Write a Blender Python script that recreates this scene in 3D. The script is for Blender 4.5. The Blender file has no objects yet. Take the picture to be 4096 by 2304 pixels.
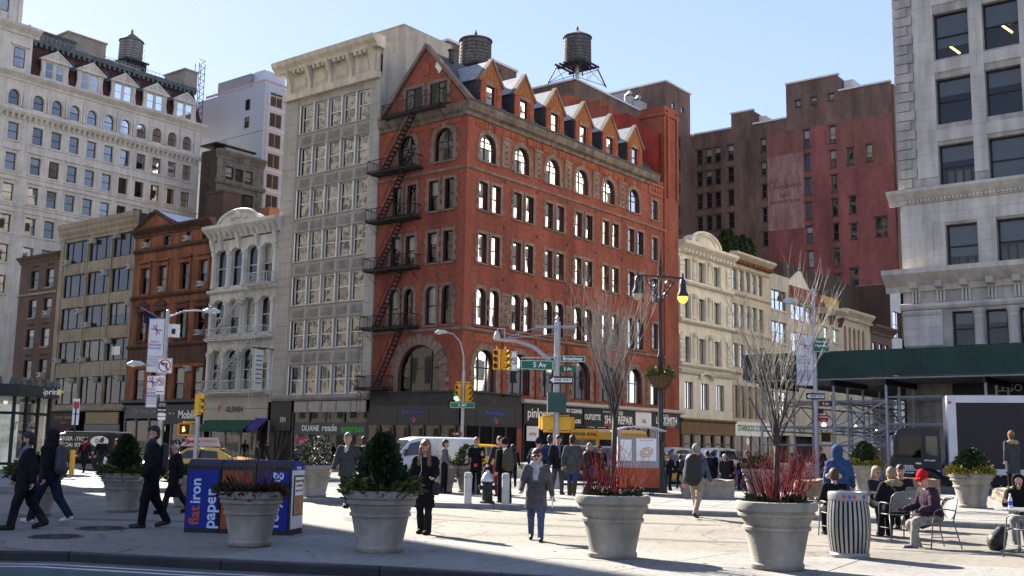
import bpy, math, random
import numpy as np
from mathutils import Vector, Matrix
R = math.radians
S = bpy.context.scene
COL = S.collection
RNG = random.Random(7)
# ---------------------------------------------------------------- camera, sky, sun, exposure
# world axes: +X along the cross street (away, right), +Y along the avenue (away, left), metres
def cam_basis(yaw, pitch, roll):
    f = Vector((math.sin(yaw)*math.cos(pitch), math.cos(yaw)*math.cos(pitch), math.sin(pitch)))
    r = Vector((math.cos(yaw), -math.sin(yaw), 0)); u = r.cross(f)
    c, s = math.cos(roll), math.sin(roll)
    return r*c+u*s, u*c-r*s, f
cr, cu, cf = cam_basis(R(52.009), R(8.3487), R(0.97661))
cam = bpy.data.objects.new('camera', bpy.data.cameras.new('camera'))
COL.objects.link(cam); S.camera = cam
cam.matrix_world = Matrix(((cr.x, cu.x, -cf.x, 0), (cr.y, cu.y, -cf.y, 0), (cr.z, cu.z, -cf.z, 1.62), (0, 0, 0, 1)))
cam.data.sensor_width = 36.0
cam.data.lens = 36.0*4298.57/4096
cam.data.clip_start = 0.1; cam.data.clip_end = 2000
SUN_EL, SUN_AZ = 32.0, 16.3
world = bpy.data.worlds.new('World'); S.world = world; world.use_nodes = True
wn = world.node_tree
sky = wn.nodes.new('ShaderNodeTexSky'); sky.sky_type = 'NISHITA'; sky.sun_disc = False
sky.sun_elevation = R(SUN_EL); sky.sun_rotation = R(SUN_AZ); sky.air_density = 1.0; sky.dust_density = 0.15; sky.ozone_density = 4.0
hs = wn.nodes.new('ShaderNodeHueSaturation'); hs.inputs['Saturation'].default_value = 1.25
gm = wn.nodes.new('ShaderNodeGamma'); gm.inputs[1].default_value = 0.5
wn.links.new(sky.outputs[0], gm.inputs[0]); wn.links.new(gm.outputs[0], hs.inputs['Color'])
wb_ = wn.nodes.new('ShaderNodeMix'); wb_.data_type = 'RGBA'; wb_.blend_type = 'MULTIPLY'; wb_.inputs['Factor'].default_value = 1; wb_.inputs['B'].default_value = (0.98, 0.87, 0.97, 1)   # camera white balance
wn.links.new(hs.outputs[0], wb_.inputs['A']); wn.links.new(wb_.outputs['Result'], wn.nodes['Background'].inputs[0])
wn.nodes['Background'].inputs[1].default_value = 0.132
sl = bpy.data.lights.new('sun', 'SUN'); sl.energy = 5.0; sl.angle = R(0.5); sl.color = (1.0, 0.93, 0.82)
sun = bpy.data.objects.new('sun', sl); COL.objects.link(sun)
sd = Vector((math.sin(R(SUN_AZ))*math.cos(R(SUN_EL)), math.cos(R(SUN_AZ))*math.cos(R(SUN_EL)), math.sin(R(SUN_EL))))
sun.rotation_euler = (-sd).to_track_quat('-Z', 'Y').to_euler(); sun.location = (0, 0, 100)
vs = S.view_settings
vs.view_transform = 'Standard'; vs.look = 'None'; vs.gamma = 1; vs.use_curve_mapping = False
vs.exposure = 2.05
cy = S.cycles
cy.max_bounces = 7; cy.diffuse_bounces = 4; cy.glossy_bounces = 3; cy.transmission_bounces = 3; cy.transparent_max_bounces = 8
cy.caustics_reflective = False; cy.caustics_refractive = False; cy.sample_clamp_indirect = 6
cy.use_denoising = True
try: cy.denoiser = 'OPENIMAGEDENOISE'
except Exception: pass

# ---------------------------------------------------------------- helpers
BASE = {}
class MB:
    def __init__(s): s.v = []; s.f = []; s.m = []
    def add(s, vs, fs, mi=0):
        n = len(s.v); s.v += [tuple(v) for v in vs]; s.f += [tuple(n+i for i in f) for f in fs]; s.m += [mi]*len(fs); return s
    def box(s, x0, y0, z0, x1, y1, z1, mi=0):
        return s.add([(x0,y0,z0),(x1,y0,z0),(x1,y1,z0),(x0,y1,z0),(x0,y0,z1),(x1,y0,z1),(x1,y1,z1),(x0,y1,z1)],
                     [(0,3,2,1),(4,5,6,7),(0,1,5,4),(1,2,6,5),(2,3,7,6),(3,0,4,7)], mi)
    def cbox(s, c, d, mi=0): return s.box(c[0]-d[0]/2, c[1]-d[1]/2, c[2]-d[2]/2, c[0]+d[0]/2, c[1]+d[1]/2, c[2]+d[2]/2, mi)
    def tube(s, pts, rad, n=6, cap=True, mi=0, flat=1.0):
        pts = [Vector(p) for p in pts]
        if not hasattr(rad, '__len__'): rad = [rad]*len(pts)
        b = len(s.v); ref = None
        for i, p in enumerate(pts):
            t = (pts[min(i+1, len(pts)-1)]-pts[max(i-1, 0)])
            if t.length < 1e-9: t = Vector((0, 0, 1))
            t.normalize()
            if ref is None: ref = Vector((1, 0, 0)) if abs(t.x) < .8 else Vector((0, 1, 0))
            a = t.cross(ref).normalized(); c = a.cross(t); ref = c
            for k in range(n):
                an = 2*math.pi*k/n
                s.v.append(tuple(p+a*math.cos(an)*rad[i]+c*math.sin(an)*rad[i]*flat))
        for i in range(len(pts)-1):
            for k in range(n):
                s.f.append((b+i*n+k, b+i*n+(k+1) % n, b+(i+1)*n+(k+1) % n, b+(i+1)*n+k)); s.m.append(mi)
        if cap and n > 2:
            s.f.append(tuple(b+k for k in reversed(range(n)))); s.m.append(mi)
            e = b+(len(pts)-1)*n; s.f.append(tuple(e+k for k in range(n))); s.m.append(mi)
        return s
    def lathe(s, prof, n=24, c=(0, 0, 0), mi=0, cap=True, a0=0.0):
        b = len(s.v)
        for r_, z in prof:
            for k in range(n):
                an = a0+2*math.pi*k/n; s.v.append((c[0]+r_*math.cos(an), c[1]+r_*math.sin(an), c[2]+z))
        for i in range(len(prof)-1):
            for k in range(n):
                s.f.append((b+i*n+k, b+i*n+(k+1) % n, b+(i+1)*n+(k+1) % n, b+(i+1)*n+k)); s.m.append(mi)
        if cap:
            s.f.append(tuple(b+k for k in reversed(range(n)))); e = b+(len(prof)-1)*n
            s.f.append(tuple(e+k for k in range(n))); s.m += [mi, mi]
        return s
    def prism(s, poly, fn, d0, d1, mi=0):
        n = len(poly)
        return s.add([fn(a, b, d0) for a, b in poly]+[fn(a, b, d1) for a, b in poly],
                     [tuple(range(n))[::-1], tuple(range(n, 2*n))]+[(i, (i+1) % n, n+(i+1) % n, n+i) for i in range(n)], mi)
    def poly(s, pts, z0, z1, mi=0): return s.prism(pts, lambda a, b, d: (a, b, d), z0, z1, mi)

def mesh(name, mb, mats, smooth=False, off=None):
    me = bpy.data.meshes.new(name)
    v = mb.v if off is None else [(a-off[0], b-off[1], c-off[2]) for a, b, c in mb.v]
    me.from_pydata(v, [], mb.f)
    if not isinstance(mats, (list, tuple)): mats = [mats]
    for m in mats: me.materials.append(m)
    if len(mats) > 1: me.polygons.foreach_set('material_index', mb.m)
    if smooth:
        me.polygons.foreach_set('use_smooth', [True]*len(me.polygons))
        if smooth is not True: me.set_sharp_from_angle(angle=R(smooth))
    me.update(); return me
def put(name, me, parent=None, loc=None, rz=0):
    o = bpy.data.objects.new(name, me); COL.objects.link(o)
    if parent is not None:
        o.parent = parent
        if parent.name in BASE: BASE[o.name] = BASE[parent.name]
    if loc is not None: o.location = loc
    if rz: o.rotation_euler = (0, 0, rz)
    return o
def obj(name, mb, mats, parent=None, smooth=False, loc=None, rz=0):
    off = BASE.get(parent.name) if parent is not None else None
    return put(name, mesh(name, mb, mats, smooth, off), parent, loc, rz)
def tag(o, label=None, cat=None, group=None, kind=None):
    if label: o['label'] = label
    if cat: o['category'] = cat
    if group: o['group'] = group
    if kind: o['kind'] = kind
    return o
def root(name, loc, label, cat, group=None, rz=0, world_coords=False):
    o = bpy.data.objects.new(name, None); COL.objects.link(o); o.location = loc; o.rotation_euler = (0, 0, rz)
    o.empty_display_size = .2
    if world_coords: BASE[o.name] = tuple(loc)
    return tag(o, label, cat, group)
def copy_tree(o, parent=None):
    c = o.copy(); COL.objects.link(c); c.parent = parent
    for ch in o.children: copy_tree(ch, c)
    return c

# ---------------------------------------------------------------- materials
MATS = {}
def nodes(name):
    m = bpy.data.materials.new(name); m.use_nodes = True; t = m.node_tree
    return m, t, t.nodes['Principled BSDF'], (lambda a, b: t.links.new(a, b))
def coord(t, L, world=True):
    if world:
        g = t.nodes.new('ShaderNodeNewGeometry'); return g.outputs['Position']
    c = t.nodes.new('ShaderNodeTexCoord'); return c.outputs['Object']
def mat(name, col, rough=.7, var=.15, scale=1.5, bump=0.0, bscale=40, metal=0.0, spec=.35, world=False, col2=None, streak=0.0, coat=0.0):
    """plain paint/stone/cloth: base colour broken up by two noises, optional vertical dirt streaks, fine relief"""
    if name in MATS: return MATS[name]
    m, t, p, L = nodes(name); N = t.nodes
    c2 = col2 or tuple(x*(1-2.2*var) for x in col)
    pos = coord(t, L, world)
    n1 = N.new('ShaderNodeTexNoise'); n1.inputs['Scale'].default_value = scale; n1.inputs['Detail'].default_value = 6; n1.inputs['Roughness'].default_value = .65
    L(pos, n1.inputs['Vector'])
    rp = N.new('ShaderNodeValToRGB'); rp.color_ramp.elements[0].position = .3; rp.color_ramp.elements[1].position = .7
    rp.color_ramp.elements[0].color = (*c2, 1); rp.color_ramp.elements[1].color = (*col, 1)
    L(n1.outputs['Fac'], rp.inputs['Fac']); out = rp.outputs['Color']
    if streak:
        mp = N.new('ShaderNodeMapping'); mp.inputs['Scale'].default_value = (1, 1, .12); L(pos, mp.inputs['Vector'])
        n2 = N.new('ShaderNodeTexNoise'); n2.inputs['Scale'].default_value = 2.2; n2.inputs['Detail'].default_value = 5; L(mp.outputs[0], n2.inputs['Vector'])
        r2 = N.new('ShaderNodeValToRGB'); r2.color_ramp.elements[0].position = .35; r2.color_ramp.elements[1].position = .62
        r2.color_ramp.elements[0].color = (1-streak,)*3+(1,); r2.color_ramp.elements[1].color = (1, 1, 1, 1)
        L(n2.outputs['Fac'], r2.inputs['Fac'])
        mx = N.new('ShaderNodeMix'); mx.data_type = 'RGBA'; mx.blend_type = 'MULTIPLY'; mx.inputs['Factor'].default_value = 1
        L(out, mx.inputs['A']); L(r2.outputs[0], mx.inputs['B']); out = mx.outputs['Result']
    L(out, p.inputs['Base Color'])
    p.inputs['Roughness'].default_value = rough; p.inputs['Metallic'].default_value = metal; p.inputs['Specular IOR Level'].default_value = spec
    if coat: p.inputs['Coat Weight'].default_value = coat; p.inputs['Coat Roughness'].default_value = .06
    if bump:
        nb = N.new('ShaderNodeTexNoise'); nb.inputs['Scale'].default_value = bscale; nb.inputs['Detail'].default_value = 4; L(pos, nb.inputs['Vector'])
        b = N.new('ShaderNodeBump'); b.inputs['Strength'].default_value = bump; b.inputs['Distance'].default_value = .02
        L(nb.outputs['Fac'], b.inputs['Height']); L(b.outputs[0], p.inputs['Normal'])
    MATS[name] = m; return m
def brick(name, c1, c2, mortar, w=.21, h=.07, stain=.35, sscale=.25, stain_col=None):
    m, t, p, L = nodes(name); N = t.nodes
    pos = coord(t, L, True)
    sx = N.new('ShaderNodeSeparateXYZ'); L(pos, sx.inputs[0])
    ad = N.new('ShaderNodeMath'); L(sx.outputs[0], ad.inputs[0]); L(sx.outputs[1], ad.inputs[1])
    cx = N.new('ShaderNodeCombineXYZ'); L(ad.outputs[0], cx.inputs[0]); L(sx.outputs[2], cx.inputs[1])
    b = N.new('ShaderNodeTexBrick'); L(cx.outputs[0], b.inputs['Vector'])
    b.inputs['Color1'].default_value = (*c1, 1); b.inputs['Color2'].default_value = (*c2, 1); b.inputs['Mortar'].default_value = (*mortar, 1)
    b.inputs['Scale'].default_value = 1; b.inputs['Brick Width'].default_value = w; b.inputs['Row Height'].default_value = h
    b.inputs['Mortar Size'].default_value = .007; b.inputs['Bias'].default_value = -.1
    n = N.new('ShaderNodeTexNoise'); n.inputs['Scale'].default_value = sscale*2; n.inputs['Detail'].default_value = 9; n.inputs['Roughness'].default_value = .72
    mp = N.new('ShaderNodeMapping'); mp.inputs['Scale'].default_value = (1, 1, .3); L(pos, mp.inputs['Vector']); L(mp.outputs[0], n.inputs['Vector'])
    r = N.new('ShaderNodeValToRGB'); r.color_ramp.elements[0].position = .36; r.color_ramp.elements[1].position = .66
    r.color_ramp.elements[0].color = (*(stain_col or (1-stain,)*3), 1); r.color_ramp.elements[1].color = (1.08, 1.05, 1.03, 1); L(n.outputs['Fac'], r.inputs['Fac'])
    n2 = N.new('ShaderNodeTexNoise'); n2.inputs['Scale'].default_value = 9; n2.inputs['Detail'].default_value = 3; L(pos, n2.inputs['Vector'])
    r2 = N.new('ShaderNodeValToRGB'); r2.color_ramp.elements[0].color = (.72, .72, .72, 1); r2.color_ramp.elements[1].color = (1.2, 1.2, 1.2, 1)
    r2.color_ramp.elements[0].position = .3; r2.color_ramp.elements[1].position = .7; L(n2.outputs['Fac'], r2.inputs['Fac'])
    mx = N.new('ShaderNodeMix'); mx.data_type = 'RGBA'; mx.blend_type = 'MULTIPLY'; mx.inputs['Factor'].default_value = 1
    L(b.outputs['Color'], mx.inputs['A']); L(r.outputs[0], mx.inputs['B'])
    m2 = N.new('ShaderNodeMix'); m2.data_type = 'RGBA'; m2.blend_type = 'MULTIPLY'; m2.inputs['Factor'].default_value = 1
    L(mx.outputs['Result'], m2.inputs['A']); L(r2.outputs[0], m2.inputs['B']); L(m2.outputs['Result'], p.inputs['Base Color'])
    p.inputs['Roughness'].default_value = .85; p.inputs['Specular IOR Level'].default_value = .2
    bp = N.new('ShaderNodeBump'); bp.inputs['Strength'].default_value = .5; bp.inputs['Distance'].default_value = .01; bp.invert = True
    L(b.outputs['Fac'], bp.inputs['Height']); L(bp.outputs[0], p.inputs['Normal'])
    MATS[name] = m; return m
def glass(name, tint=(.9, .93, .95), refl=1.6, wave=.0, wscale=.8):
    """thin window glass: mirror weighted by Fresnel over clear transmission; wave = old rippled panes"""
    m = bpy.data.materials.new(name); m.use_nodes = True; t = m.node_tree; N = t.nodes; L = t.links.new
    N.remove(N['Principled BSDF']); out = N['Material Output']
    tr = N.new('ShaderNodeBsdfTransparent'); tr.inputs[0].default_value = (*tint, 1)
    gl = N.new('ShaderNodeBsdfGlossy'); gl.inputs['Roughness'].default_value = .02; gl.inputs[0].default_value = (1, 1, 1, 1)
    fr = N.new('ShaderNodeFresnel'); fr.inputs['IOR'].default_value = refl
    mx = N.new('ShaderNodeMixShader'); L(fr.outputs[0], mx.inputs[0]); L(tr.outputs[0], mx.inputs[1]); L(gl.outputs[0], mx.inputs[2]); L(mx.outputs[0], out.inputs[0])
    if wave:
        g = N.new('ShaderNodeNewGeometry'); oi = N.new('ShaderNodeObjectInfo')
        va = N.new('ShaderNodeVectorMath'); va.operation = 'MULTIPLY_ADD'
        cb = N.new('ShaderNodeCombineXYZ'); L(oi.outputs['Random'], cb.inputs[0]); L(oi.outputs['Random'], cb.inputs[1]); L(oi.outputs['Random'], cb.inputs[2])
        L(cb.outputs[0], va.inputs[0]); va.inputs[1].default_value = (50, 50, 50); L(g.outputs['Position'], va.inputs[2])
        n = N.new('ShaderNodeTexNoise'); n.inputs['Scale'].default_value = wscale; n.inputs['Detail'].default_value = 1; L(va.outputs[0], n.inputs['Vector'])
        b = N.new('ShaderNodeBump'); b.inputs['Strength'].default_value = wave; b.inputs['Distance'].default_value = .05; L(n.outputs['Fac'], b.inputs['Height'])
        L(b.outputs[0], gl.inputs['Normal'])
    MATS[name] = m; return m
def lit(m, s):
    """makes a shop surface glow in its own colour, in place of shop lamps"""
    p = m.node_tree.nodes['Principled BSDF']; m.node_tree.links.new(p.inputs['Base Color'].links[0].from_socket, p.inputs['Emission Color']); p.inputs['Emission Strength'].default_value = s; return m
def emit(name, col, s):
    m, t, p, L = nodes(name); p.inputs['Emission Color'].default_value = (*col, 1); p.inputs['Emission Strength'].default_value = s
    p.inputs['Base Color'].default_value = (*col, 1); MATS[name] = m; return m

GL = glass('window_glass', refl=1.55, wave=.06)
GLW = glass('rippled_glass', refl=2.5, wave=.8, wscale=.8)
GLB = glass('sky_glass', tint=(.6, .65, .72), refl=1.75, wave=.05)
GLT = glass('tower_glass', tint=(.5, .55, .6), refl=1.3, wave=.05)
GLD = glass('shop_glass', tint=(.8, .83, .82), refl=1.6, wave=.02)
GLC = glass('car_glass', tint=(.35, .4, .4), refl=1.4)
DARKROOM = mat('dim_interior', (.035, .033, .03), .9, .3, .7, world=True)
BLIND = mat('cream_blind', (.62, .6, .53), .8, .06, 3, world=True)
BLACK = mat('black_paint', (.012, .012, .013), .45, .2, 5)
WHITE = mat('white_paint', (.78, .78, .76), .5, .05, 4)
STEEL = mat('galvanised_steel', (.42, .43, .44), .42, .12, 6, metal=.6)
YELLOWSIG = mat('signal_yellow', (.78, .42, .03), .42, .08, 6)
GREENSIGN = mat('sign_green', (.005, .13, .07), .4, .05, 4)
WPRINT = mat('white_print', (.82, .82, .8), .5, .02, 4)
FONT = None
def text_mesh(txt, size, mats, extrude=.004, bold=0.0, spacing=1.0, narrow=1.0):
    cu_ = bpy.data.curves.new('lettering', 'FONT'); cu_.body = txt; cu_.size = size; cu_.extrude = extrude
    cu_.align_x = 'CENTER'; cu_.align_y = 'CENTER'; cu_.offset = bold; cu_.space_character = spacing; cu_.resolution_u = 3
    o = bpy.data.objects.new('tmp', cu_); me = bpy.data.meshes.new_from_object(o)
    bpy.data.objects.remove(o); bpy.data.curves.remove(cu_)
    if narrow != 1.0:
        for v in me.vertices: v.co.x *= narrow
    me.materials.clear(); me.materials.append(mats); return me
def text(txt, size, m, parent, loc, facing, extrude=.004, bold=0.0, narrow=1.0, spacing=1.0, roll=0.0, name='lettering'):
    """flat lettering standing upright; facing = angle (deg, about Z) that its reading side looks towards"""
    o = put(name, text_mesh(txt, size, m, extrude, bold, spacing, narrow), parent)
    b = BASE.get(parent.name)
    if b: loc = (loc[0]-b[0], loc[1]-b[1], loc[2]-b[2])
    o.matrix_local = Matrix.Translation(loc) @ Matrix.Rotation(R(facing)+math.pi/2, 4, 'Z') @ Matrix.Rotation(math.pi/2, 4, 'X') @ Matrix.Rotation(R(roll), 4, 'Z')
    return o
# ================================================================ GROUND
def ground_mat(name, c1, c2, patch, pscale=.35, gran=180, crack=True, rough=.85):
    m, t, p, L = nodes(name); N = t.nodes; pos = coord(t, L, True)
    n = N.new('ShaderNodeTexNoise'); n.inputs['Scale'].default_value = pscale; n.inputs['Detail'].default_value = 9; n.inputs['Roughness'].default_value = .62; L(pos, n.inputs['Vector'])
    r = N.new('ShaderNodeValToRGB'); e = r.color_ramp.elements; e[0].position = .32; e[0].color = (*patch, 1); e[1].position = .68; e[1].color = (*c1, 1)
    x = e.new(.5); x.color = (*c2, 1); L(n.outputs['Fac'], r.inputs['Fac'])
    g = N.new('ShaderNodeTexNoise'); g.inputs['Scale'].default_value = gran; g.inputs['Detail'].default_value = 2; L(pos, g.inputs['Vector'])
    gr = N.new('ShaderNodeValToRGB'); gr.color_ramp.elements[0].position = .3; gr.color_ramp.elements[1].position = .7
    gr.color_ramp.elements[0].color = (.5, .5, .5, 1); gr.color_ramp.elements[1].color = (1.3, 1.3, 1.3, 1); L(g.outputs['Fac'], gr.inputs['Fac'])
    mx = N.new('ShaderNodeMix'); mx.data_type = 'RGBA'; mx.blend_type = 'MULTIPLY'; mx.inputs['Factor'].default_value = .8
    L(r.outputs[0], mx.inputs['A']); L(gr.outputs[0], mx.inputs['B']); out = mx.outputs['Result']
    g2 = N.new('ShaderNodeTexNoise'); g2.inputs['Scale'].default_value = 7; g2.inputs['Detail'].default_value = 8; g2.inputs['Roughness'].default_value = .8; L(pos, g2.inputs['Vector'])
    g3 = N.new('ShaderNodeValToRGB'); g3.color_ramp.elements[0].position = .36; g3.color_ramp.elements[0].color = (.62, .61, .6, 1); g3.color_ramp.elements[1].position = .56; g3.color_ramp.elements[1].color = (1.04, 1.04, 1.04, 1); L(g2.outputs['Fac'], g3.inputs['Fac'])
    m4 = N.new('ShaderNodeMix'); m4.data_type = 'RGBA'; m4.blend_type = 'MULTIPLY'; m4.inputs['Factor'].default_value = .75; L(out, m4.inputs['A']); L(g3.outputs[0], m4.inputs['B']); out = m4.outputs['Result']
    if crack:
        w = N.new('ShaderNodeTexNoise'); w.inputs['Scale'].default_value = 1.1; w.inputs['Detail'].default_value = 5; L(pos, w.inputs['Vector'])
        va = N.new('ShaderNodeVectorMath'); va.operation = 'MULTIPLY_ADD'; L(w.outputs['Color'], va.inputs[0]); va.inputs[1].default_value = (1.3, 1.3, 0); L(pos, va.inputs[2])
        vo = N.new('ShaderNodeTexVoronoi'); vo.feature = 'DISTANCE_TO_EDGE'; vo.inputs['Scale'].default_value = .21; L(va.outputs[0], vo.inputs['Vector'])
        cr_ = N.new('ShaderNodeValToRGB'); cr_.color_ramp.elements[0].position = .002; cr_.color_ramp.elements[0].color = (.42, .42, .42, 1)
        cr_.color_ramp.elements[1].position = .007; cr_.color_ramp.elements[1].color = (1, 1, 1, 1); L(vo.outputs['Distance'], cr_.inputs['Fac'])
        m3 = N.new('ShaderNodeMix'); m3.data_type = 'RGBA'; m3.blend_type = 'MULTIPLY'; m3.inputs['Factor'].default_value = .85
        L(out, m3.inputs['A']); L(cr_.outputs[0], m3.inputs['B']); out = m3.outputs['Result']
    L(out, p.inputs['Base Color']); p.inputs['Roughness'].default_value = rough; p.inputs['Specular IOR Level'].default_value = .25
    b = N.new('ShaderNodeBump'); b.inputs['Strength'].default_value = .35; b.inputs['Distance'].default_value = .006; L(g.outputs['Fac'], b.inputs['Height']); L(b.outputs[0], p.inputs['Normal'])
    MATS[name] = m; return m
ASPHALT = ground_mat('asphalt', (.15, .147, .143), (.125, .122, .12), (.09, .09, .09), .3)
TANGRAVEL = ground_mat('tan_gravel_coating', (.255, .23, .19), (.225, .205, .17), (.17, .155, .135), .45, 120)
CONC = ground_mat('sidewalk_concrete', (.29, .275, .255), (.26, .25, .23), (.21, .2, .19), .5, 200, False)
GRANITE = mat('kerb_granite', (.24, .235, .23), .7, .2, 3, bump=.3, bscale=60, world=True)
ROADPAINT = mat('road_paint', (.62, .62, .6), .75, .25, 2.5, world=True)

tag(obj('ground', MB().add([(-700, -700, -.13), (900, -700, -.13), (900, 900, -.13), (-700, 900, -.13)], [(0, 1, 2, 3)]), ASPHALT), kind='structure')
kerb_line = [(1.5, 18.6), (4.5, 17.6), (6.5, 16.6), (7.98, 15.46), (8.6, 14.7), (9.5, 12.4), (10.45, 10.3), (11.0, 8.7), (12.4, 4.5), (14, 0), (16, -6), (19, -16)]
isl_line = [(19.7, 25.2), (20.2, 22.6), (20.9, 19.4), (21.8, 17.5), (23.57, 14.0), (24.7, 10.6), (25.3, 6.3), (26.6, 0), (28, -8), (29, -16)]
def offset(line, d):
    out = []
    for i, p in enumerate(line):
        a = Vector(line[max(i-1, 0)]); b = Vector(line[min(i+1, len(line)-1)]); t = (b-a).normalized(); n = Vector((-t.y, t.x))
        out.append((p[0]+n.x*d, p[1]+n.y*d))
    return out
KW = .16
plaza_edge = offset(kerb_line, KW)
plaza = MB().poly(plaza_edge+[(60, -16), (60, -2), (26, -2), (25.5, 12), (22.5, 18), (21.5, 26), (18.6, 27.6), (13, 33), (1.5, 36)], -.13, 0)
tag(obj('plaza_ground', plaza, TANGRAVEL), kind='structure')
# granite kerbstones, one piece each
def kerbstones(name, line, z0, z1, width, parent, step=2.1, m_=None):
    pts = [Vector((*p, 0)) for p in line]; k = 0
    segs = []
    for a, b in zip(pts[:-1], pts[1:]):
        n = max(1, round((b-a).length/step))
        for i in range(n): segs.append((a.lerp(b, i/n), a.lerp(b, (i+1)/n)))
    for a, b in segs:
        t = (b-a).normalized(); nn = Vector((-t.y, t.x, 0)); g = t*.008
        a2, b2 = a+g, b-g; e = Vector((0, 0, 1)); c = .025
        prof = [(0, z0), (0, z1-c), (c, z1), (width, z1), (width, z0)]
        mb = MB(); nvs = []
        for q in (a2, b2): nvs += [tuple(q+nn*u+e*z) for u, z in prof]
        mb.add(nvs, [(0, 1, 2, 3, 4), (9, 8, 7, 6, 5)]+[(i, (i+1) % 5, 5+(i+1) % 5, 5+i) for i in range(5)])
        obj('kerbstone', mb, m_ or GRANITE, parent)
DKERB = mat('steel_faced_kerb', (.028, .027, .03), .5, .25, 3, bump=.3, bscale=60, world=True)
front_kerb = tag(obj('kerb', MB().poly(offset(kerb_line, .04)+offset(kerb_line, KW-.002)[::-1], -.13, -.03), DKERB), kind='structure')
kerbstones('k', kerb_line[2:10], -.129, .006, KW-.003, front_kerb, m_=DKERB)
isl = MB().poly(offset(isl_line, KW)+[(45, -16), (44, 4), (43, 11), (37, 16.8), (31.5, 22.2), (26.5, 27), (22, 29), (20.2, 27.6)], -.12, .126)
tag(obj('traffic_island', isl, CONC), kind='structure')
isl_kerb = tag(obj('island_kerb', MB().poly(offset(isl_line, .04)+offset(isl_line, KW-.002)[::-1], -.12, .09), GRANITE), kind='structure')
kerbstones('k', isl_line, .0, .13, KW-.003, isl_kerb, 2.6)
# concrete band along the front kerb: individual slabs
band_out = [(13.85, 13.18), (14.73, 11.21), (15.45, 9.29), (16.1, 7.57), (16.5, 5.73), (17.2, 3), (18.3, -1), (20, -7)]
slabs = tag(obj('sidewalk', MB().poly([plaza_edge[5]]+[plaza_edge[6], plaza_edge[7], plaza_edge[8], plaza_edge[9], plaza_edge[10]]+band_out[::-1]+[(13.2, 14.8)], 0, .003), GRANITE), kind='structure')
inner = [Vector(p) for p in [(9.55, 12.8), (10.6, 10.4), (11.15, 8.75), (12.55, 4.55), (14.15, .05), (16.1, -6)]]
outer = [Vector(p) for p in [(13.4, 14.2), (14.73, 11.21), (15.75, 8.6), (16.62, 5.3), (17.9, .4), (19.7, -6)]]
def along(line, t):
    t = t*(len(line)-1); i = min(int(t), len(line)-2); return line[i].lerp(line[i+1], t-i)
NS = 9
for i in range(NS):
    for j in range(2):
        t0, t1 = i/NS, (i+1)/NS; s0, s1 = (0, .47) if j == 0 else (.47, 1)
        q = [along(inner, t).lerp(along(outer, t), s) for t, s in ((t0, s0), (t0, s1), (t1, s1), (t1, s0))]
        c = sum(q, Vector((0, 0)))/4; q = [c+(p-c)*(1-.014/((p-c).length+.01)) for p in q]
        zz = .010+RNG.uniform(-.002, .003)
        obj('paving_slab', MB().poly([tuple(p) for p in q], .001, zz), CONC, slabs)
# manhole covers (cast iron, ribbed)
IRON = mat('cast_iron', (.045, .045, .047), .55, .3, 9, bump=.5, bscale=50, metal=.4)
def manhole(loc, r, lab):
    t = root('manhole_cover', loc, lab, 'manhole', 'manhole covers on the plaza')
    obj('frame', MB().lathe([(r*1.08, .001), (r*1.08, .011), (r*1.0, .013), (r*.98, .006)], 32), IRON, t)
    mb = MB().lathe([(r*.97, .001), (r*.97, .009), (.01, .011)], 32)
    for k in range(18):
        a = 2*math.pi*k/18; ca, sa = math.cos(a), math.sin(a)
        mb.tube([(ca*r*.35, sa*r*.35, .012), (ca*r*.9, sa*r*.9, .012)], .018, 4)
    obj('cover', mb, IRON, t)
manhole((11.22, 18.15, 0), .42, 'round iron manhole cover with radial ribs behind the walking bearded man')
manhole((9.75, 17.1, 0), .40, 'worn round iron manhole cover close to the front kerb')
# painted lines
lines = tag(obj('road_markings', MB(), ROADPAINT), kind='structure')
def stripe(a, b, w, z=-.126, par=None):
    a = Vector((*a, 0)); b = Vector((*b, 0)); t = (b-a).normalized(); n = Vector((-t.y, t.x, 0))*w/2
    obj('painted_line', MB().add([(*(a-n).xy, z), (*(b-n).xy, z), (*(b+n).xy, z), (*(a+n).xy, z)], [(0, 1, 2, 3)]), ROADPAINT, par or lines)
GREENLANE = mat('green_lane_paint', (.05, .085, .08), .8, .2, 3, world=True)
fl = offset(kerb_line, -.42)
for i in range(2, 9):
    stripe(fl[i], fl[i+1], .1)
    a, b = offset(kerb_line, -.72)[i], offset(kerb_line, -.72)[i+1]; stripe(a, b, .12)
lane = offset(kerb_line, -.95)[2:10]; lane2 = offset(kerb_line, -2.6)[2:10]
tag(obj('bike_lane', MB().poly(lane+lane2[::-1], -.13, -.1265), GREENLANE), kind='structure')
for i in range(14):  # crosswalk over the avenue
    y = 38.2; x = 28.5+i*1.62; stripe((x, y), (x-.9, y+3.4), .6)
for i in range(16):  # crosswalk over the cross street in front of the kiosk
    y = 20.2+i*1.55; stripe((43.8, y), (47.6, y-.3), .6)
stripe((36, 52), (36, 140), .15); stripe((44, 52), (44, 140), .15)
for y in range(4): stripe((60, 30+y*3.4), (190, 30+y*3.4), .12)
tag(obj('unseen_park_paving', MB().poly([(-90, 40), (-12, 34), (-3, 22), (1.5, 12), (4.5, 3), (8, -8), (14, -30), (20, -140), (-90, -140)], -.13, -.01), CONC), kind='structure')  # out of view behind the camera, added to bounce sunlight onto the facades
SW = tag(obj('avenue_sidewalk', MB().poly([(51.4, 200), (51.4, 46), (52.2, 44), (54.2, 43.2), (200, 43.2), (200, 48.76), (56.93, 48.76), (56.93, 200)], -.13, .03), CONC), kind='structure')
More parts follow.
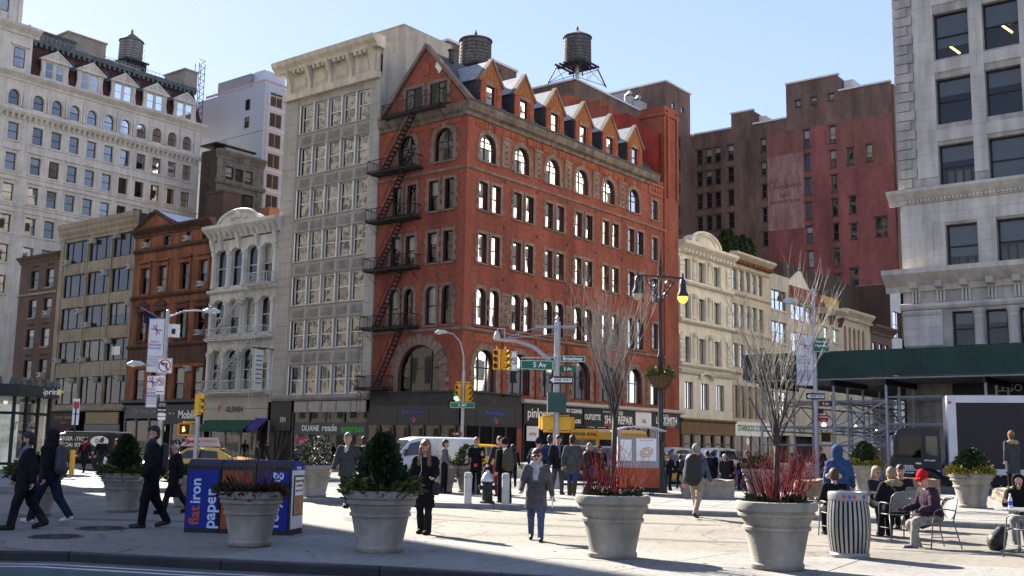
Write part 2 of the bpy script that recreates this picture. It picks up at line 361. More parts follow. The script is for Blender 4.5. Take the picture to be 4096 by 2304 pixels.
tag(obj('corner_sidewalk', MB().poly([(51.4, -60), (51.4, 20.6), (52.2, 22.6), (54, 23.5), (200, 23.5), (200, 18.2), (56.93, 18.2), (56.93, -60)], -.13, .03), CONC), kind='structure')
prow_walk = [(12.5, 36.5), (18.7, 34.3), (19.4, 33.4), (21.0, 31.6), (22.2, 31.3), (24, 34), (27.5, 44), (30.5, 52), (30.5, 120), (2, 120)]
tag(obj('tower_sidewalk', MB().poly(prow_walk, -.13, .03), CONC), kind='structure')

e1 = Vector((.33, -.944)); e2 = Vector((.944, .33)); isl_poly = offset(isl_line, KW)+[(44, -8), (43, 4), (42, 11), (36.5, 16.5), (31, 21.6), (26.3, 26.4), (22, 28.4)]
def inside(p, poly):
    c = False; j = len(poly)-1
    for i in range(len(poly)):
        (xi, yi), (xj, yj) = poly[i], poly[j]
        if (yi > p[1]) != (yj > p[1]) and p[0] < (xj-xi)*(p[1]-yi)/(yj-yi)+xi: c = not c
        j = i
    return c
isl_o = bpy.data.objects['traffic_island']
for i in range(-4, 20):
    for j in range(0, 12):
        q = [Vector((20.5, 23))+e1*(i*1.55+a)+e2*(j*1.55+b) for a, b in ((.012, .012), (1.538, .012), (1.538, 1.538), (.012, 1.538))]
        if all(inside(p, isl_poly) for p in q): obj('paving_slab', MB().poly([tuple(p) for p in q], .1255, .131+RNG.uniform(-.002, .003)), CONC, isl_o)
PATCH = ground_mat('dark_asphalt_patch', (.15, .14, .125), (.13, .12, .11), (.1, .095, .09), .8, 90, False)
pg_ = bpy.data.objects['plaza_ground']
for cx, cy, rx, ry, an in ((20.6, 12.6, 1.5, .28, 115), (18.2, 14.6, 2.2, .16, 100), (17.4, 9.6, 2.6, .12, 112), (19.2, 17.2, 1.6, .2, 80), (22.6, 9.2, 1.2, .3, 100), (16.2, 16.5, 1.3, .22, 60), (12.9, 19.5, 1.7, .3, 120), (18.8, 5.2, 1.2, .2, 105)):
    a = R(an); pts = []
    for k in range(22):
        t = k*2*math.pi/22; r_ = 1+RNG.uniform(-.3, .3); u, v = rx*math.cos(t)*r_, ry*math.sin(t)*r_; pts.append((cx+u*math.cos(a)-v*math.sin(a), cy+u*math.sin(a)+v*math.cos(a)))
    obj('asphalt_patch', MB().poly(pts, -.01, .0035), PATCH, pg_)
gum = MB()
for k in range(420):
    x, y = RNG.uniform(9, 24), RNG.uniform(2, 22); r_ = RNG.uniform(.012, .035)
    if inside((x, y), plaza_edge+[(26, -2), (24.5, 10), (21.5, 17.5), (20, 24), (13, 30)]): gum.add([(x+r_*math.cos(t), y+r_*math.sin(t), .0145) for t in (0, .9, 1.8, 2.7, 3.6, 4.5, 5.4)], [(0, 1, 2, 3, 4, 5, 6)])
tag(obj('gum_spots', gum, mat('trodden_gum', (.07, .065, .06), .8, .2, 5)), 'dark trodden gum spots scattered over the plaza paving', 'gum', kind='stuff')
# ================================================================ FACADE KIT
class Fac:
    """a facade plane: ax 'x' faces -X (avenue side), ax 'y' faces -Y (cross-street side); u runs along it, d outward, z up"""
    def __init__(s, ax, p): s.ax = ax; s.p = p
    def P(s, u, d, z): return (s.p-d, u, z) if s.ax == 'x' else (u, s.p-d, z)
    def L(s, u, d, z): return (-d, u, z) if s.ax == 'x' else (u, -d, z)
    @property
    def facing(s): return 180 if s.ax == 'x' else 270
def fbox(mb, F, u0, u1, d0, d1, z0, z1, mi=0):
    a = F.P(u0, d0, z0); b = F.P(u1, d1, z1)
    return mb.box(min(a[0], b[0]), min(a[1], b[1]), z0, max(a[0], b[0]), max(a[1], b[1]), z1, mi)
def fprism(mb, F, prof, u0, u1, mi=0):
    """profile (d,z) swept along u: cornices, belts, sills"""
    n = len(prof)
    return mb.add([F.P(u0, d, z) for d, z in prof]+[F.P(u1, d, z) for d, z in prof],
                  [tuple(range(n))[::-1], tuple(range(n, 2*n))]+[(i, (i+1) % n, n+(i+1) % n, n+i) for i in range(n)], mi)
def fpoly(mb, F, pts, d0, d1, mi=0): return mb.prism(pts, lambda a, b, d: F.P(a, d, b), d0, d1, mi)
def arch_pts(w, h, rise, ins=0.0, n=12):
    """outline of an opening from bottom left over the top to bottom right, local u,z"""
    a = w/2-ins; zb = ins
    if rise <= 0: return [(-a, zb), (-a, h-ins), (a, h-ins), (a, zb)]
    zs = h-rise; b = rise-ins
    return [(-a, zb)]+[(-a*math.cos(math.pi*i/n), zs+b*math.sin(math.pi*i/n)) for i in range(n+1)]+[(a, zb)]
def wall(F, u0, u1, z0, z1, holes, depth=.28, top=None):
    mb = MB()
    us = sorted({u0, u1}|{h[0] for h in holes}|{h[1] for h in holes}); zs = sorted({z0, z1}|{h[2] for h in holes}|{h[3] for h in holes})
    us = [u for u in us if u0-1e-6 <= u <= u1+1e-6]; zs = [z for z in zs if z0-1e-6 <= z <= z1+1e-6]
    idx = {}
    def vid(i, j):
        if (i, j) not in idx: idx[(i, j)] = len(mb.v); mb.v.append(F.P(us[i], 0, zs[j]))
        return idx[(i, j)]
    for i in range(len(us)-1):
        cu_ = (us[i]+us[i+1])/2; hh = [h for h in holes if h[0] < cu_ < h[1]]
        for j in range(len(zs)-1):
            cz = (zs[j]+zs[j+1])/2
            if any(h[2] < cz < h[3] for h in hh): continue
            mb.f.append((vid(i, j), vid(i+1, j), vid(i+1, j+1), vid(i, j+1))); mb.m.append(0)
    for h in holes:
        ua, ub, za, zb = h[:4]; rise = h[4] if len(h) > 4 else 0; uc = (ua+ub)/2
        pts = [(uc+u, za+z) for u, z in arch_pts(ub-ua, zb-za, rise)]; n = len(pts)
        mb.add([F.P(u, 0, z) for u, z in pts]+[F.P(u, -depth, z) for u, z in pts], [(i, (i+1) % n, n+(i+1) % n, n+i) for i in range(n)])
        if rise > 0:
            ar = pts[1:-1]; k = len(ar)//2
            mb.add([F.P(ua, 0, zb)]+[F.P(u, 0, z) for u, z in ar[:k+1]], [(0, i+1, i+2) for i in range(k)])
            mb.add([F.P(ub, 0, zb)]+[F.P(u, 0, z) for u, z in ar[k:]], [(0, i+1, i+2) for i in range(len(ar)-k-1)])
    return mb
WM = {}
def win_mesh(ax, w, h, rise, st):
    key = (ax, round(w, 2), round(h, 2), round(rise, 2), st['name'])
    if key in WM: return WM[key]
    F = Fac(ax, 0.0); L = F.L; t = st.get('t', .07); mb = MB()
    o, i_ = arch_pts(w, h, rise), arch_pts(w, h, rise, t); n = len(o)
    mb.add([L(u, 0, z) for u, z in o]+[L(u, 0, z) for u, z in i_]+[L(u, -.07, z) for u, z in i_],
           [(k, (k+1) % n, n+(k+1) % n, n+k) for k in range(n)]+[(n+k, n+(k+1) % n, 2*n+(k+1) % n, 2*n+k) for k in range(n)])
    def bar(u0, u1, z0, z1, d0=-.06, d1=.012):
        mb.add([L(u, d, z) for z in (z0, z1) for u, d in ((u0, d0), (u1, d0), (u1, d1), (u0, d1))], [(0, 3, 2, 1), (4, 5, 6, 7), (0, 1, 5, 4), (1, 2, 6, 5), (2, 3, 7, 6), (3, 0, 4, 7)])
    zm = st.get('mid', .5)*h
    mull = st.get('mull', [])
    rails = st.get('rails', [zm] if zm else [])
    for z in rails: bar(-w/2+t, w/2-t, z-.035, z+.035)
    for f_ in mull: bar(w*(f_-.5)-.04, w*(f_-.5)+.04, t, h-t-(rise*.15 if rise else 0), -.06, .02)
    for f_, za, zb in st.get('munt', []): bar(w*(f_-.5)-.015, w*(f_-.5)+.015, za*h, zb*h-.02, -.04, .006)
    frame = mesh('window', mb, st['frame'])
    panes = []
    cuts = [0]+[f_ for f_ in mull]+[1]; zr = [0]+[z/h for z in rails]+[1]
    for a, b in zip(cuts[:-1], cuts[1:]):
        for c, d in zip(zr[:-1], zr[1:]):
            u0, u1 = w*(a-.5)+t*.5, w*(b-.5)-t*.5; z0, z1 = c*h+t*.3, d*h-t*.3
            if rise > 0 and d == 1:
                ar = [(u, z) for u, z in arch_pts(w, h, rise, t*.5) if u0 <= u <= u1 and z > z0]
                f0 = lambda uu: (h-rise)+(rise-t*.5)*math.sqrt(max(0, 1-(uu/(w/2-t*.5))**2))
                pts = [(u0, z0), (u0, max(f0(u0), z0))]+[p for p in ar if p[0] > u0+.01 and p[0] < u1-.01]+[(u1, max(f0(u1), z0)), (u1, z0)]
            else: pts = [(u0, z0), (u0, z1), (u1, z1), (u1, z0)]
            pm = MB().add([L(u, -.035, z) for u, z in pts], [tuple(range(len(pts)))])
            panes.append(mesh('pane', pm, st['glass']))
    blinds = []
    for fr in (.35, .5, .72, .95):
        bm = MB().add([L(-w/2, -.13, h*(1-fr)), L(w/2, -.13, h*(1-fr)), L(w/2, -.13, h), L(-w/2, -.13, h)], [(0, 1, 2, 3)])
        blinds.append(mesh('blind', bm, st.get('blind', BLIND)))
    WM[key] = (frame, panes, blinds); return WM[key]
def windows(F, parent, holes, st, recess=.18, blind=.4):
    b = BASE[parent.name]
    for h in holes:
        ua, ub, za, zb = h[:4]; rise = h[4] if len(h) > 4 else 0
        fr, panes, blinds = win_mesh(F.ax, ub-ua, zb-za, rise, st)
        p = F.P((ua+ub)/2, -recess, za); o = put('window', fr, parent, (p[0]-b[0], p[1]-b[1], p[2]-b[2]))
        for pm in panes: put('pane', pm, o)
        if RNG.random() < blind: put('blind', RNG.choice(blinds), o)
SM = {}
def surround(F, parent, h, m, kind='tooth', wd=.3, proud=.05, sill=True):
    """dressed stone frame of separate blocks round one opening"""
    ua, ub, za, zb = h[:4]; rise = h[4] if len(h) > 4 else 0; w, hh = ub-ua, zb-za
    key = (F.ax, round(w, 2), round(hh, 2), round(rise, 2), m.name, kind, wd)
    if key not in SM:
        G = Fac(F.ax, 0.0); mb = MB()
        n = max(3, round((hh-rise)/.36)); st = (hh-rise)/n
        for k in range(n):
            wk = wd*(1.25 if (k % 2 == 0 and kind == 'tooth') else .8); pr = proud+(.008 if k % 2 else 0); g = .006
            for s in (-1, 1):
                a, c = s*w/2, s*(w/2+wk); fbox(mb, G, min(a, c), max(a, c), -.1, pr, k*st+g, (k+1)*st-g)
        if rise > 0:
            nv = max(5, round(math.pi*(w/2+rise)/2/.42)); zs = hh-rise
            for k in range(nv):
                a0, a1 = math.pi*k/nv+.012, math.pi*(k+1)/nv-.012; wk = wd*(1.15 if k % 2 else .95)
                q = []
                for aa, e in ((a0, 0), (a1, 0), (a1, wk), (a0, wk)): q.append((-(w/2+e)*math.cos(aa), zs+(rise+e)*math.sin(aa)))
                mb.prism(q, lambda x, y, d: G.P(x, d, y), -.1, proud+(.01 if k % 2 else 0))
        else:
            wk = wd*.85; nb = 3 if w > .8 else 2
            for k in range(nb):
                x0 = -w/2-wd*.85; t = (w+1.7*wd)/nb; fbox(mb, G, x0+k*t+.005, x0+(k+1)*t-.005, -.1, proud+.01*(k % 2), hh+.005, hh+wk)
        if sill: fprism(mb, G, [(-.15, -.16), (.1, -.16), (.12, -.06), (-.15, .0)], -w/2-wd*.9, w/2+wd*.9)
        SM[key] = mesh('window_surround', mb, m)
    b = BASE[parent.name]; p = F.P((ua+ub)/2, 0, za)
    return put('window_surround', SM[key], parent, (p[0]-b[0], p[1]-b[1], p[2]-b[2]))
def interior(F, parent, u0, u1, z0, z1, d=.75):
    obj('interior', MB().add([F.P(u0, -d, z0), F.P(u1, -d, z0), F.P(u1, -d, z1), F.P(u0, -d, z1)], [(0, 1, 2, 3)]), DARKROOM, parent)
def carcass(parent, m, x0, y0, x1, y1, z0, z1, skip=('x0', 'y0'), name='body'):
    """the unseen sides and roof of a building, open where a detailed facade closes it"""
    v = [(x0,y0,z0),(x1,y0,z0),(x1,y1,z0),(x0,y1,z0),(x0,y0,z1),(x1,y0,z1),(x1,y1,z1),(x0,y1,z1)]
    fs = {'top': (4,5,6,7), 'y0': (0,1,5,4), 'x1': (1,2,6,5), 'y1': (2,3,7,6), 'x0': (3,0,4,7)}
    return obj(name, MB().add(v, [f for k, f in fs.items() if k not in skip]), m, parent)
ST = lambda name, frame, gl, **k: dict(name=name, frame=frame, glass=gl, **k)
X0, Y0 = 56.93, 48.76
FE = Fac('x', X0); FN = Fac('y', Y0)

# ================================================================ RED BRICK CORNER BUILDING
RED = brick('red_brick', (.36, .098, .062), (.26, .066, .044), (.25, .125, .1), stain=.45)
REDP = mat('bright_red_paint', (.36, .04, .025), .6, .2, .6, world=True, streak=.3)
BSTONE = mat('brownstone_trim', (.3, .215, .17), .85, .22, 1.2, bump=.3, bscale=30, world=True, streak=.25)
TERRA = mat('terracotta_relief', (.4, .11, .055), .8, .25, 2.5, bump=1.0, bscale=9, world=True)
OCHRE = mat('ochre_tile', (.36, .135, .045), .8, .2, 4, world=True)
CORN = mat('weathered_cornice', (.28, .22, .18), .8, .3, 1.5, world=True, streak=.4)
SLATE = mat('roof_slate', (.06, .065, .075), .55, .25, 2, bump=.6, bscale=14, world=True)
SLATEL = mat('pale_slate', (.3, .33, .38), .5, .2, 2, bump=.5, bscale=14, world=True)
DKFRAME = mat('dark_window_frame', (.015, .016, .017), .5, .15, 4)
REDW = ST('red', DKFRAME, GL, t=.075)
red = root('corner_brick_building', (X0, Y0, 0), 'tall red brick corner building with gable, dormers and black fire escape', 'building', world_coords=True)
bays = [58.35+4.083*k for k in range(6)]
hN, hE = {'r3': [], 'r4': [], 'r5': [], 'r6': [], 'r2': []}, {'r3': [], 'r4': [], 'r5': [], 'r6': [], 'r2': []}
for b in bays:
    hN['r2'].append((b-.12, b+2.3, 5.35, 8.38, 1.21))
    hN['r3'] += [(b-.05, b+.97, 10.12, 12.78, .38), (b+1.48, b+2.5, 10.12, 12.78, .38)]
    hN['r4'] += [(b, b+.96, 14.66, 16.76), (b+1.53, b+2.49, 14.66, 16.76)]
    hN['r5'] += [(b, b+.96, 18.56, 20.58), (b+1.53, b+2.49, 18.56, 20.58)]
    hN['r6'].append((b+.05, b+1.83, 22.22, 24.24, .86))
for z0, z1 in ((22.15, 23.9), (18.42, 20.46), (14.6, 16.7), (10.4, 12.6)): hN['r4'].append((82.85, 83.8, z0, z1))
hN['r2'].append((82.4, 84.1, 5.35, 8.1, .8))
for a in (50.33, 51.88, 54.05, 55.55):
    hE['r3'].append((a-.48, a+.48, 10.12, 12.9, .36)); hE['r4'].append((a-.45, a+.45, 14.65, 16.86)); hE['r5'].append((a-.45, a+.45, 18.5, 20.72))
hE['r6'] = [(50.05, 51.93, 22.15, 24.6, .9), (53.8, 55.55, 22.15, 24.6, .9)]
hE['r2'] = [(50.82, 54.87, 5.3, 8.72, 2.02)]
alln = sum(hN.values(), []); alle = sum(hE.values(), [])
wl = wall(FN, X0, 87.4, 0, 25.95, alln+[(63.9, 87.2, .1, 3.25)]); w2 = wall(FE, Y0, 57.6, 0, 25.95, alle)
wl.add(w2.v, w2.f); obj('wall', wl, RED, red)
carcass(red, RED, X0, Y0, 87.4, 57.6, 0, 26)
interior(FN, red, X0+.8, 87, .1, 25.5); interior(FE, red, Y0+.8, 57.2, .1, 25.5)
for k in ('r3', 'r4', 'r5'):
    windows(FN, red, hN[k], REDW, .17, .75); windows(FE, red, hE[k], REDW, .17, .5)
    for F, hh in ((FN, hN), (FE, hE)):
        for h in hh[k]: surround(F, red, h, BSTONE, wd=.27)
R6 = ST('red6', DKFRAME, GL, t=.08, mull=[.38], rails=[.95, 1.45], mid=0)
windows(FN, red, hN['r6'], R6, .17, .45); windows(FE, red, hE['r6'], R6, .17, .3)
for F, hh in ((FN, hN), (FE, hE)):
    for h in hh['r6']: surround(F, red, h, BSTONE, wd=.34)
R2 = ST('red2', DKFRAME, GL, t=.11, mull=[.3, .7], rails=[1.75], mid=0)
windows(FN, red, hN['r2'], R2, .25, .1); windows(FE, red, hE['r2'], ST('red2e', DKFRAME, GL, t=.13, mull=[.25, .75], rails=[1.75], mid=0), .25, 0)
for h in hN['r2']: surround(FN, red, h, BSTONE, wd=.42, sill=False)
surround(FE, red, hE['r2'][0], BSTONE, wd=.75, sill=False)
# string courses and cornice (mitred round the corner by running the avenue piece past it)
def band(F, u0, u1, prof, m, name): obj(name, fprism(MB(), F, prof, u0, u1), m, red)
for z, pr in ((9.62, .14), (21.3, .13)):
    pf = [(-.05, z), (pr*.5, z), (pr, z+.1), (pr, z+.2), (-.05, z+.26)]
    band(FN, X0-pr, 85.3, pf, BSTONE, 'string_course'); band(FE, Y0+.001, 57.55, pf, BSTONE, 'string_course')
cp = [(-.05, 25.2), (.12, 25.2), (.2, 25.45), (.42, 25.6), (.5, 25.85), (.55, 26.12), (-.05, 26.14)]
band(FN, X0-.5, 83.4, cp, CORN, 'cornice'); band(FE, Y0+.001, 57.6, [(d*.75, z-.01) for d, z in cp], CORN, 'cornice')
gut = [(.3, 26.14), (.58, 26.14), (.6, 26.3), (.32, 26.3)]
band(FN, X0-.3, 83.4, gut, SLATE, 'gutter')
# terracotta frieze panels under the cornice, with cross-shaped anchors between
for b in bays:
    for q in range(2):
        mb = MB(); u = b-.55+q*2.2
        fbox(mb, FN, u, u+1.3, -.02, .05, 24.55, 25.12)
        for i in range(5): fbox(mb, FN, u+.08+i*.24, u+.24+i*.24, .05, .085, 24.62, 25.05)
        obj('frieze_panel', mb, TERRA, red)
    mb = MB(); fbox(mb, FN, b+.9, b+1.02, -.02, .07, 24.6, 25.1); fbox(mb, FN, b+.72, b+1.2, -.02, .06, 24.8, 24.9); obj('wall_anchor', mb, BSTONE, red)
    # carved panels on the piers
    if b != bays[-1]:
        for z0, z1, uo, ww in ((22.2, 24.3, 2.55, .92), (10.3, 12.5, 2.82, .9)):
            mb = MB(); u = b+uo; fbox(mb, FN, u, u+ww, -.02, .06, z0, z1); fbox(mb, FN, u-.1, u+ww+.1, -.02, .12, z1, z1+.2)
            for i in range(4):
                zc = z0+.25+i*(z1-z0-.3)/4; mb.lathe([(.16, -.02), (.12, .03), (0.01, .045)], 8, FN.P(u+ww/2, .06, zc))
                fbox(mb, FN, u+.12, u+ww-.12, .06, .09, zc+.15, zc+.24)
            obj('carved_panel', mb, BSTONE, red)
    mb = MB(); fbox(mb, FN, b+2.75, b+2.9, -.02, .1, 9.88, 10.2); obj('bracket', mb, BSTONE, red)
    obj('relief_frieze', fbox(MB(), FN, b-.1, b+2.4, -.02, .03, 8.95, 9.5), TERRA, red)
    for z in (13.6, 17.5, 21.0): obj('vent_brick', fbox(MB(), FN, b+2.9, b+3.1, -.01, .03, z, z+.22), DKFRAME, red)
for u, ww in ((49.4, 2.9), (53.2, 3.3)): obj('frieze_panel', fbox(MB(), FE, u, u+ww, -.02, .05, 24.75, 25.12), TERRA, red)
# stone ground storey: dark fascia bands
DKFAS = mat('charcoal_fascia', (.022, .022, .024), .45, .2, 1.5, world=True, spec=.5)
DKSTONE = mat('dark_stone_base', (.05, .047, .045), .7, .25, 1.2, world=True)
st = MB(); fbox(st, FE, Y0, 57.6, -.02, .1, 4.35, 5.28); fprism(st, FE, [(-.02, 5.28), (.22, 5.28), (.2, 5.36), (-.02, 5.4)], Y0-.05, 57.6)
obj('stone_band', st, DKSTONE, red)
st = MB(); fbox(st, FN, X0-.1, 63.6, -.02, .1, 4.35, 5.28); fprism(st, FN, [(-.02, 5.28), (.22, 5.28), (.2, 5.36), (-.02, 5.4)], X0-.22, 63.6)
obj('stone_band', st, DKSTONE, red)
obj('sign_ledge', fprism(MB(), FN, [(-.02, 4.75), (.3, 4.75), (.38, 4.86), (.38, 5.05), (-.02, 5.1)], 63.7, 88), mat('pale_ledge', (.5, .48, .45), .7, .1, 2, world=True), red)
# pilasters/downpipes between bays near the foot
for b in bays[1:]: obj('pilaster', fbox(MB(), FN, b-1.05, b-.75, -.02, .1, 5.1, 9.62), RED, red)
# gable and roof
GA, GZ = 53.03, 31.05
g = fpoly(MB(), FE, [(Y0, 26.05), (57.55, 26.05), (GA, GZ)], -.35, -.05)
obj('gable_wall', g, RED, red)
cop = MB()
for (a, z), (c, e) in (((Y0-.15, 26.15), (GA, GZ+.12)), ((57.7, 26.15), (GA, GZ+.12))):
    dx, dz = c-a, e-z; ln = math.hypot(dx, dz); nx, nz = -dz/ln*.3, dx/ln*.3
    if nz < 0: nx, nz = -nx, -nz
    fpoly(cop, FE, [(a, z), (c, e), (c, e+.34), (a+nx, z+nz)], -.42, .14)
obj('gable_coping', cop, BSTONE, red)
rf = MB().add([(X0+.3, Y0-.02, 26.2), (84.4, Y0-.02, 26.2), (84.4, GA, GZ+.05), (X0+.3, GA, GZ+.05), (84.4, 57.6, 26.2), (X0+.3, 57.6, 26.2)], [(0, 1, 2, 3), (3, 2, 4, 5)])
roof = obj('roof', rf, SLATE, red)
for k in range(9):
    z = 26.6+k*.5; y = Y0+(z-26.2)*(GA-Y0)/(GZ-26.15)
    obj('slate_course', MB().box(X0+.35, y-.03, z-.03, 84.3, y+.03, z+.035), SLATE, roof)
# attic french doors in the gable
att = [(50.79, 52.5, 26.5, 28.2), (53.27, 54.98, 26.5, 28.2)]
for h in att:
    surround(FE, red, h, BSTONE, wd=.25, sill=False)
    obj('attic_recess', fbox(MB(), FE, h[0], h[1], -.04, -.03, h[2], h[3]), DARKROOM, red)
windows(FE, red, att, ST('attic', DKFRAME, GL, t=.1, mull=[.5], rails=[1.2], mid=0), -.02, 0)
mb = MB(); fbox(mb, FE, 52.7, 53.3, -.05, .0, 29.0, 29.9); obj('gable_plaque', mb, TERRA, red)
obj('bare_plaster_patch', fpoly(MB(), FE, [(51.9, 29.25), (52.15, 29.5), (52.0, 29.9), (51.6, 30.05), (51.35, 29.7), (51.45, 29.2), (51.75, 28.9)], -.049, -.044), WHITE, red)
obj('chimney_pot', MB().lathe([(.22, 0), (.22, .9), (.3, .95), (.3, 1.05), (.2, 1.1)], 12, (59.3, 52.6, 30.6)), SLATE, red)
# dormers
for k in range(6):
    c = 59.5+4.075*k; w = 1.28; zb, ze, zt = 26.2, 28.35, 29.95
    d = put('dormer', None, red, (c-X0, 0, 0)); d.empty_display_size = .1; BASE[d.name] = (c, Y0, 0)
    FD = Fac('y', Y0+.02)
    h = (c-.47, c+.45, 26.3, 28.0)
    fr = wall(FD, c-w, c+w, zb, ze, [h], .2); obj('dormer_face', fr, TERRA, d)
    tri = MB(); fpoly(tri, FD, [(c-w-.02, ze), (c+w+.02, ze), (c, zt)], -.2, .03); obj('tile_gable', tri, OCHRE, d)
    tiles = MB()
    for r_ in range(5):
        zz = ze+.12+r_*.28; half = (zt-zz)/(zt-ze)*w-.12; n = int(half*2/.26)
        for i in range(n):
            u = c-half+(i+.5)*2*half/n; fpoly(tiles, FD, [(u-.11, zz+.24), (u+.11, zz+.24), (u+.1, zz+.06), (u, zz), (u-.1, zz+.06)], .03, .055+.01*(i % 2))
    tag(obj('gable_tile', tiles, OCHRE, d), kind='stuff')
    cp_ = MB()
    for s in (-1, 1): fpoly(cp_, FD, [(c+s*(w+.22), ze-.08), (c+s*(w+.1), ze-.22), (c, zt+.02), (c, zt+.26)], -.25, .16)
    obj('dormer_coping', cp_, BSTONE, d)
    for s in (-1, 1):  # studded brick jambs
        jm = MB(); fbox(jm, FD, min(c+s*.62, c+s*1.2), max(c+s*.62, c+s*1.2), .0, .07, zb, ze-.1)
        for i in range(9):
            for q in range(3): fbox(jm, FD, c+s*.91-.2+q*.15, c+s*.91-.1+q*.15, .07, .1, zb+.12+i*.22+.05*(q % 2), zb+.22+i*.22+.05*(q % 2))
        obj('studded_jamb', jm, TERRA, d)
    obj('lintel', fbox(MB(), FD, c-.62, c+.62, 0, .08, 28.02, 28.3), BSTONE, d)
    yb = 54.2
    sd_ = MB().add([(c-w, Y0, zb), (c-w, yb, zb), (c-w, yb, ze), (c-w, Y0, ze)], [(0, 1, 2, 3)]).add([(c+w, Y0, zb), (c+w, yb, zb), (c+w, yb, ze), (c+w, Y0, ze)], [(0, 1, 2, 3)])
    obj('cheek', sd_, SLATE, d)
    rr = MB()
    for s in (-1, 1): rr.add([(c+s*(w+.15), Y0-.05, ze-.08), (c+s*(w+.15), yb, ze-.08), (c, yb, zt+.1), (c, Y0-.05, zt+.1)], [(0, 1, 2, 3)])
    obj('dormer_roof', rr, SLATEL, d)
    windows(FD, d, [h], REDW, .12, .5); obj('interior', MB().box(c-.6, Y0+.5, 26.2, c+.6, Y0+.55, 28.1), DARKROOM, d)
# chimney tower, red painted party wall and stepped brick wall at the far end
tw = MB(); tw.box(84.9, Y0-.12, 0, 87.45, Y0+2.6, 32.4); tw.box(84.75, Y0-.25, 32.4, 87.6, Y0+2.75, 32.75); tw.box(85.0, Y0-.1, 32.75, 87.35, Y0+2.5, 33.4); tw.box(85.3, Y0-.28, 24.6, 85.6, Y0-.12, 33.0); tw.box(87.0, Y0-.28, 24.6, 87.3, Y0-.12, 33.0)
tower = obj('chimney_tower', tw, RED, red)
for u in (86.3,): obj('flue_opening', MB().lathe([(.38, -.03), (.38, .03)], 16, (0, 0, 0)), BLACK, tower).matrix_local = Matrix.Translation((u-X0, -.14, 32.0)) @ Matrix.Rotation(math.pi/2, 4, 'X')
obj('flue_opening', MB().lathe([(.38, -.03), (.38, .03)], 16, (0, 0, 0)), BLACK, tower).matrix_local = Matrix.Translation((84.88-X0, 1.2, 32.0)) @ Matrix.Rotation(math.pi/2, 4, 'Y')
obj('arcaded_parapet', fbox(fbox(MB(), FN, 82.2, 84.7, -.3, .2, 25.25, 25.45), FN, 82.2, 84.7, -.3, .08, 24.4, 25.25), TERRA, red)
for i in range(4): obj('parapet_niche', fpoly(MB(), FN, [(82.55+i*.55, 24.7), (82.9+i*.55, 24.7), (82.72+i*.55, 25.1)], .08, .1), BLACK, red)
obj('party_wall', MB().add([(84.45, Y0+.2, 25), (84.45, Y0+9, 25), (84.45, Y0+9, 33.2), (84.45, Y0+3.6, 33.2), (84.45, Y0+.2, 30.6)], [(0, 1, 2, 3, 4)]).add([(84.8, Y0+.2, 25), (84.8, Y0+9, 25), (84.8, Y0+9, 33.2), (84.8, Y0+3.6, 33.2), (84.8, Y0+.2, 30.6)], [(4, 3, 2, 1, 0)]).add([(84.45, Y0+.2, 30.6), (84.8, Y0+.2, 30.6), (84.8, Y0+3.6, 33.2), (84.45, Y0+3.6, 33.2)], [(0, 1, 2, 3)]), REDP, red)
sp = MB()
for i, (a, b, z) in enumerate(((55.2, 57.4, 34.9), (57.4, 58.8, 35.5), (58.8, 60.4, 36.1), (54.2, 55.2, 34.2))): sp.box(84.0, a, 26, 85.4, b, z)
obj('stepped_wall', sp, RED, red)
# ---- fire escape on the avenue face
FEI = mat('fire_escape_black', (.014, .013, .013), .6, .2, 8)
fe = put('fire_escape', None, red, (0, 0, 0)); fe.empty_display_size = .1; BASE[fe.name] = BASE[red.name]
def balcony(F, par, u0, u1, z, dep=1.15, rail=.95, m=FEI, step=.16):
    mb = MB()
    for d in np.arange(.1, dep+.01, .15): fbox(mb, F, u0, u1, d-.03, d+.03, z, z+.03)
    for u in (u0, u1-.06, (u0+u1)/2): fbox(mb, F, u, u+.06, 0, dep, z-.07, z)
    for d in (0.03, dep): fbox(mb, F, u0, u1, d-.03, d+.03, z-.08, z+.04)
    for u in (u0+.2, u1-.2):
        mb.tube([F.P(u, dep-.1, z-.05), F.P(u, .02, z-.85)], .022, 4)
    obj('platform', mb, m, par)
    mb = MB()
    for zz in (.12, rail*.55, rail):
        if zz == rail*.55: continue
        for (a, b) in (((u0, dep), (u1, dep)), ((u0, .05), (u0, dep)), ((u1, .05), (u1, dep))):
            mb.tube([F.P(a[0], a[1], z+zz), F.P(b[0], b[1], z+zz)], .032, 4)
    n = int((u1-u0)/step)
    for i in range(n+1):
        u = u0+(u1-u0)*i/n; mb.tube([F.P(u, dep, z), F.P(u, dep, z+rail)], .015 if i % 5 else .026, 4, False)
    for u in (u0, u1):
        for d in np.arange(.15, dep, step): mb.tube([F.P(u, d, z), F.P(u, d, z+rail)], .015, 4, False)
    obj('railing', mb, m, par)
def stair(F, par, ua, za, ub, zb, d0, wid=.5, m=FEI, n=14):
    mb = MB()
    for d in (d0, d0+wid):
        p, q = F.P(ua, d, za), F.P(ub, d, zb); mb.tube([p, q], .07, 4)
        mb.tube([F.P(ua, d, za+.85), F.P(ub, d, zb+.85)], .028, 4)
        for i in range(0, n+1, 4):
            t = i/n; u, z = ua+(ub-ua)*t, za+(zb-za)*t; mb.tube([F.P(u, d, z), F.P(u, d, z+.85)], .02, 4)
    for i in range(1, n):
        t = i/n; u, z = ua+(ub-ua)*t, za+(zb-za)*t; fbox(mb, F, u-.1, u+.1, d0, d0+wid, z-.03, z+.03)
    obj('stair_flight', mb, m, par)
fl_z = [5.55, 9.98, 14.35, 18.1, 21.85, 26.0]
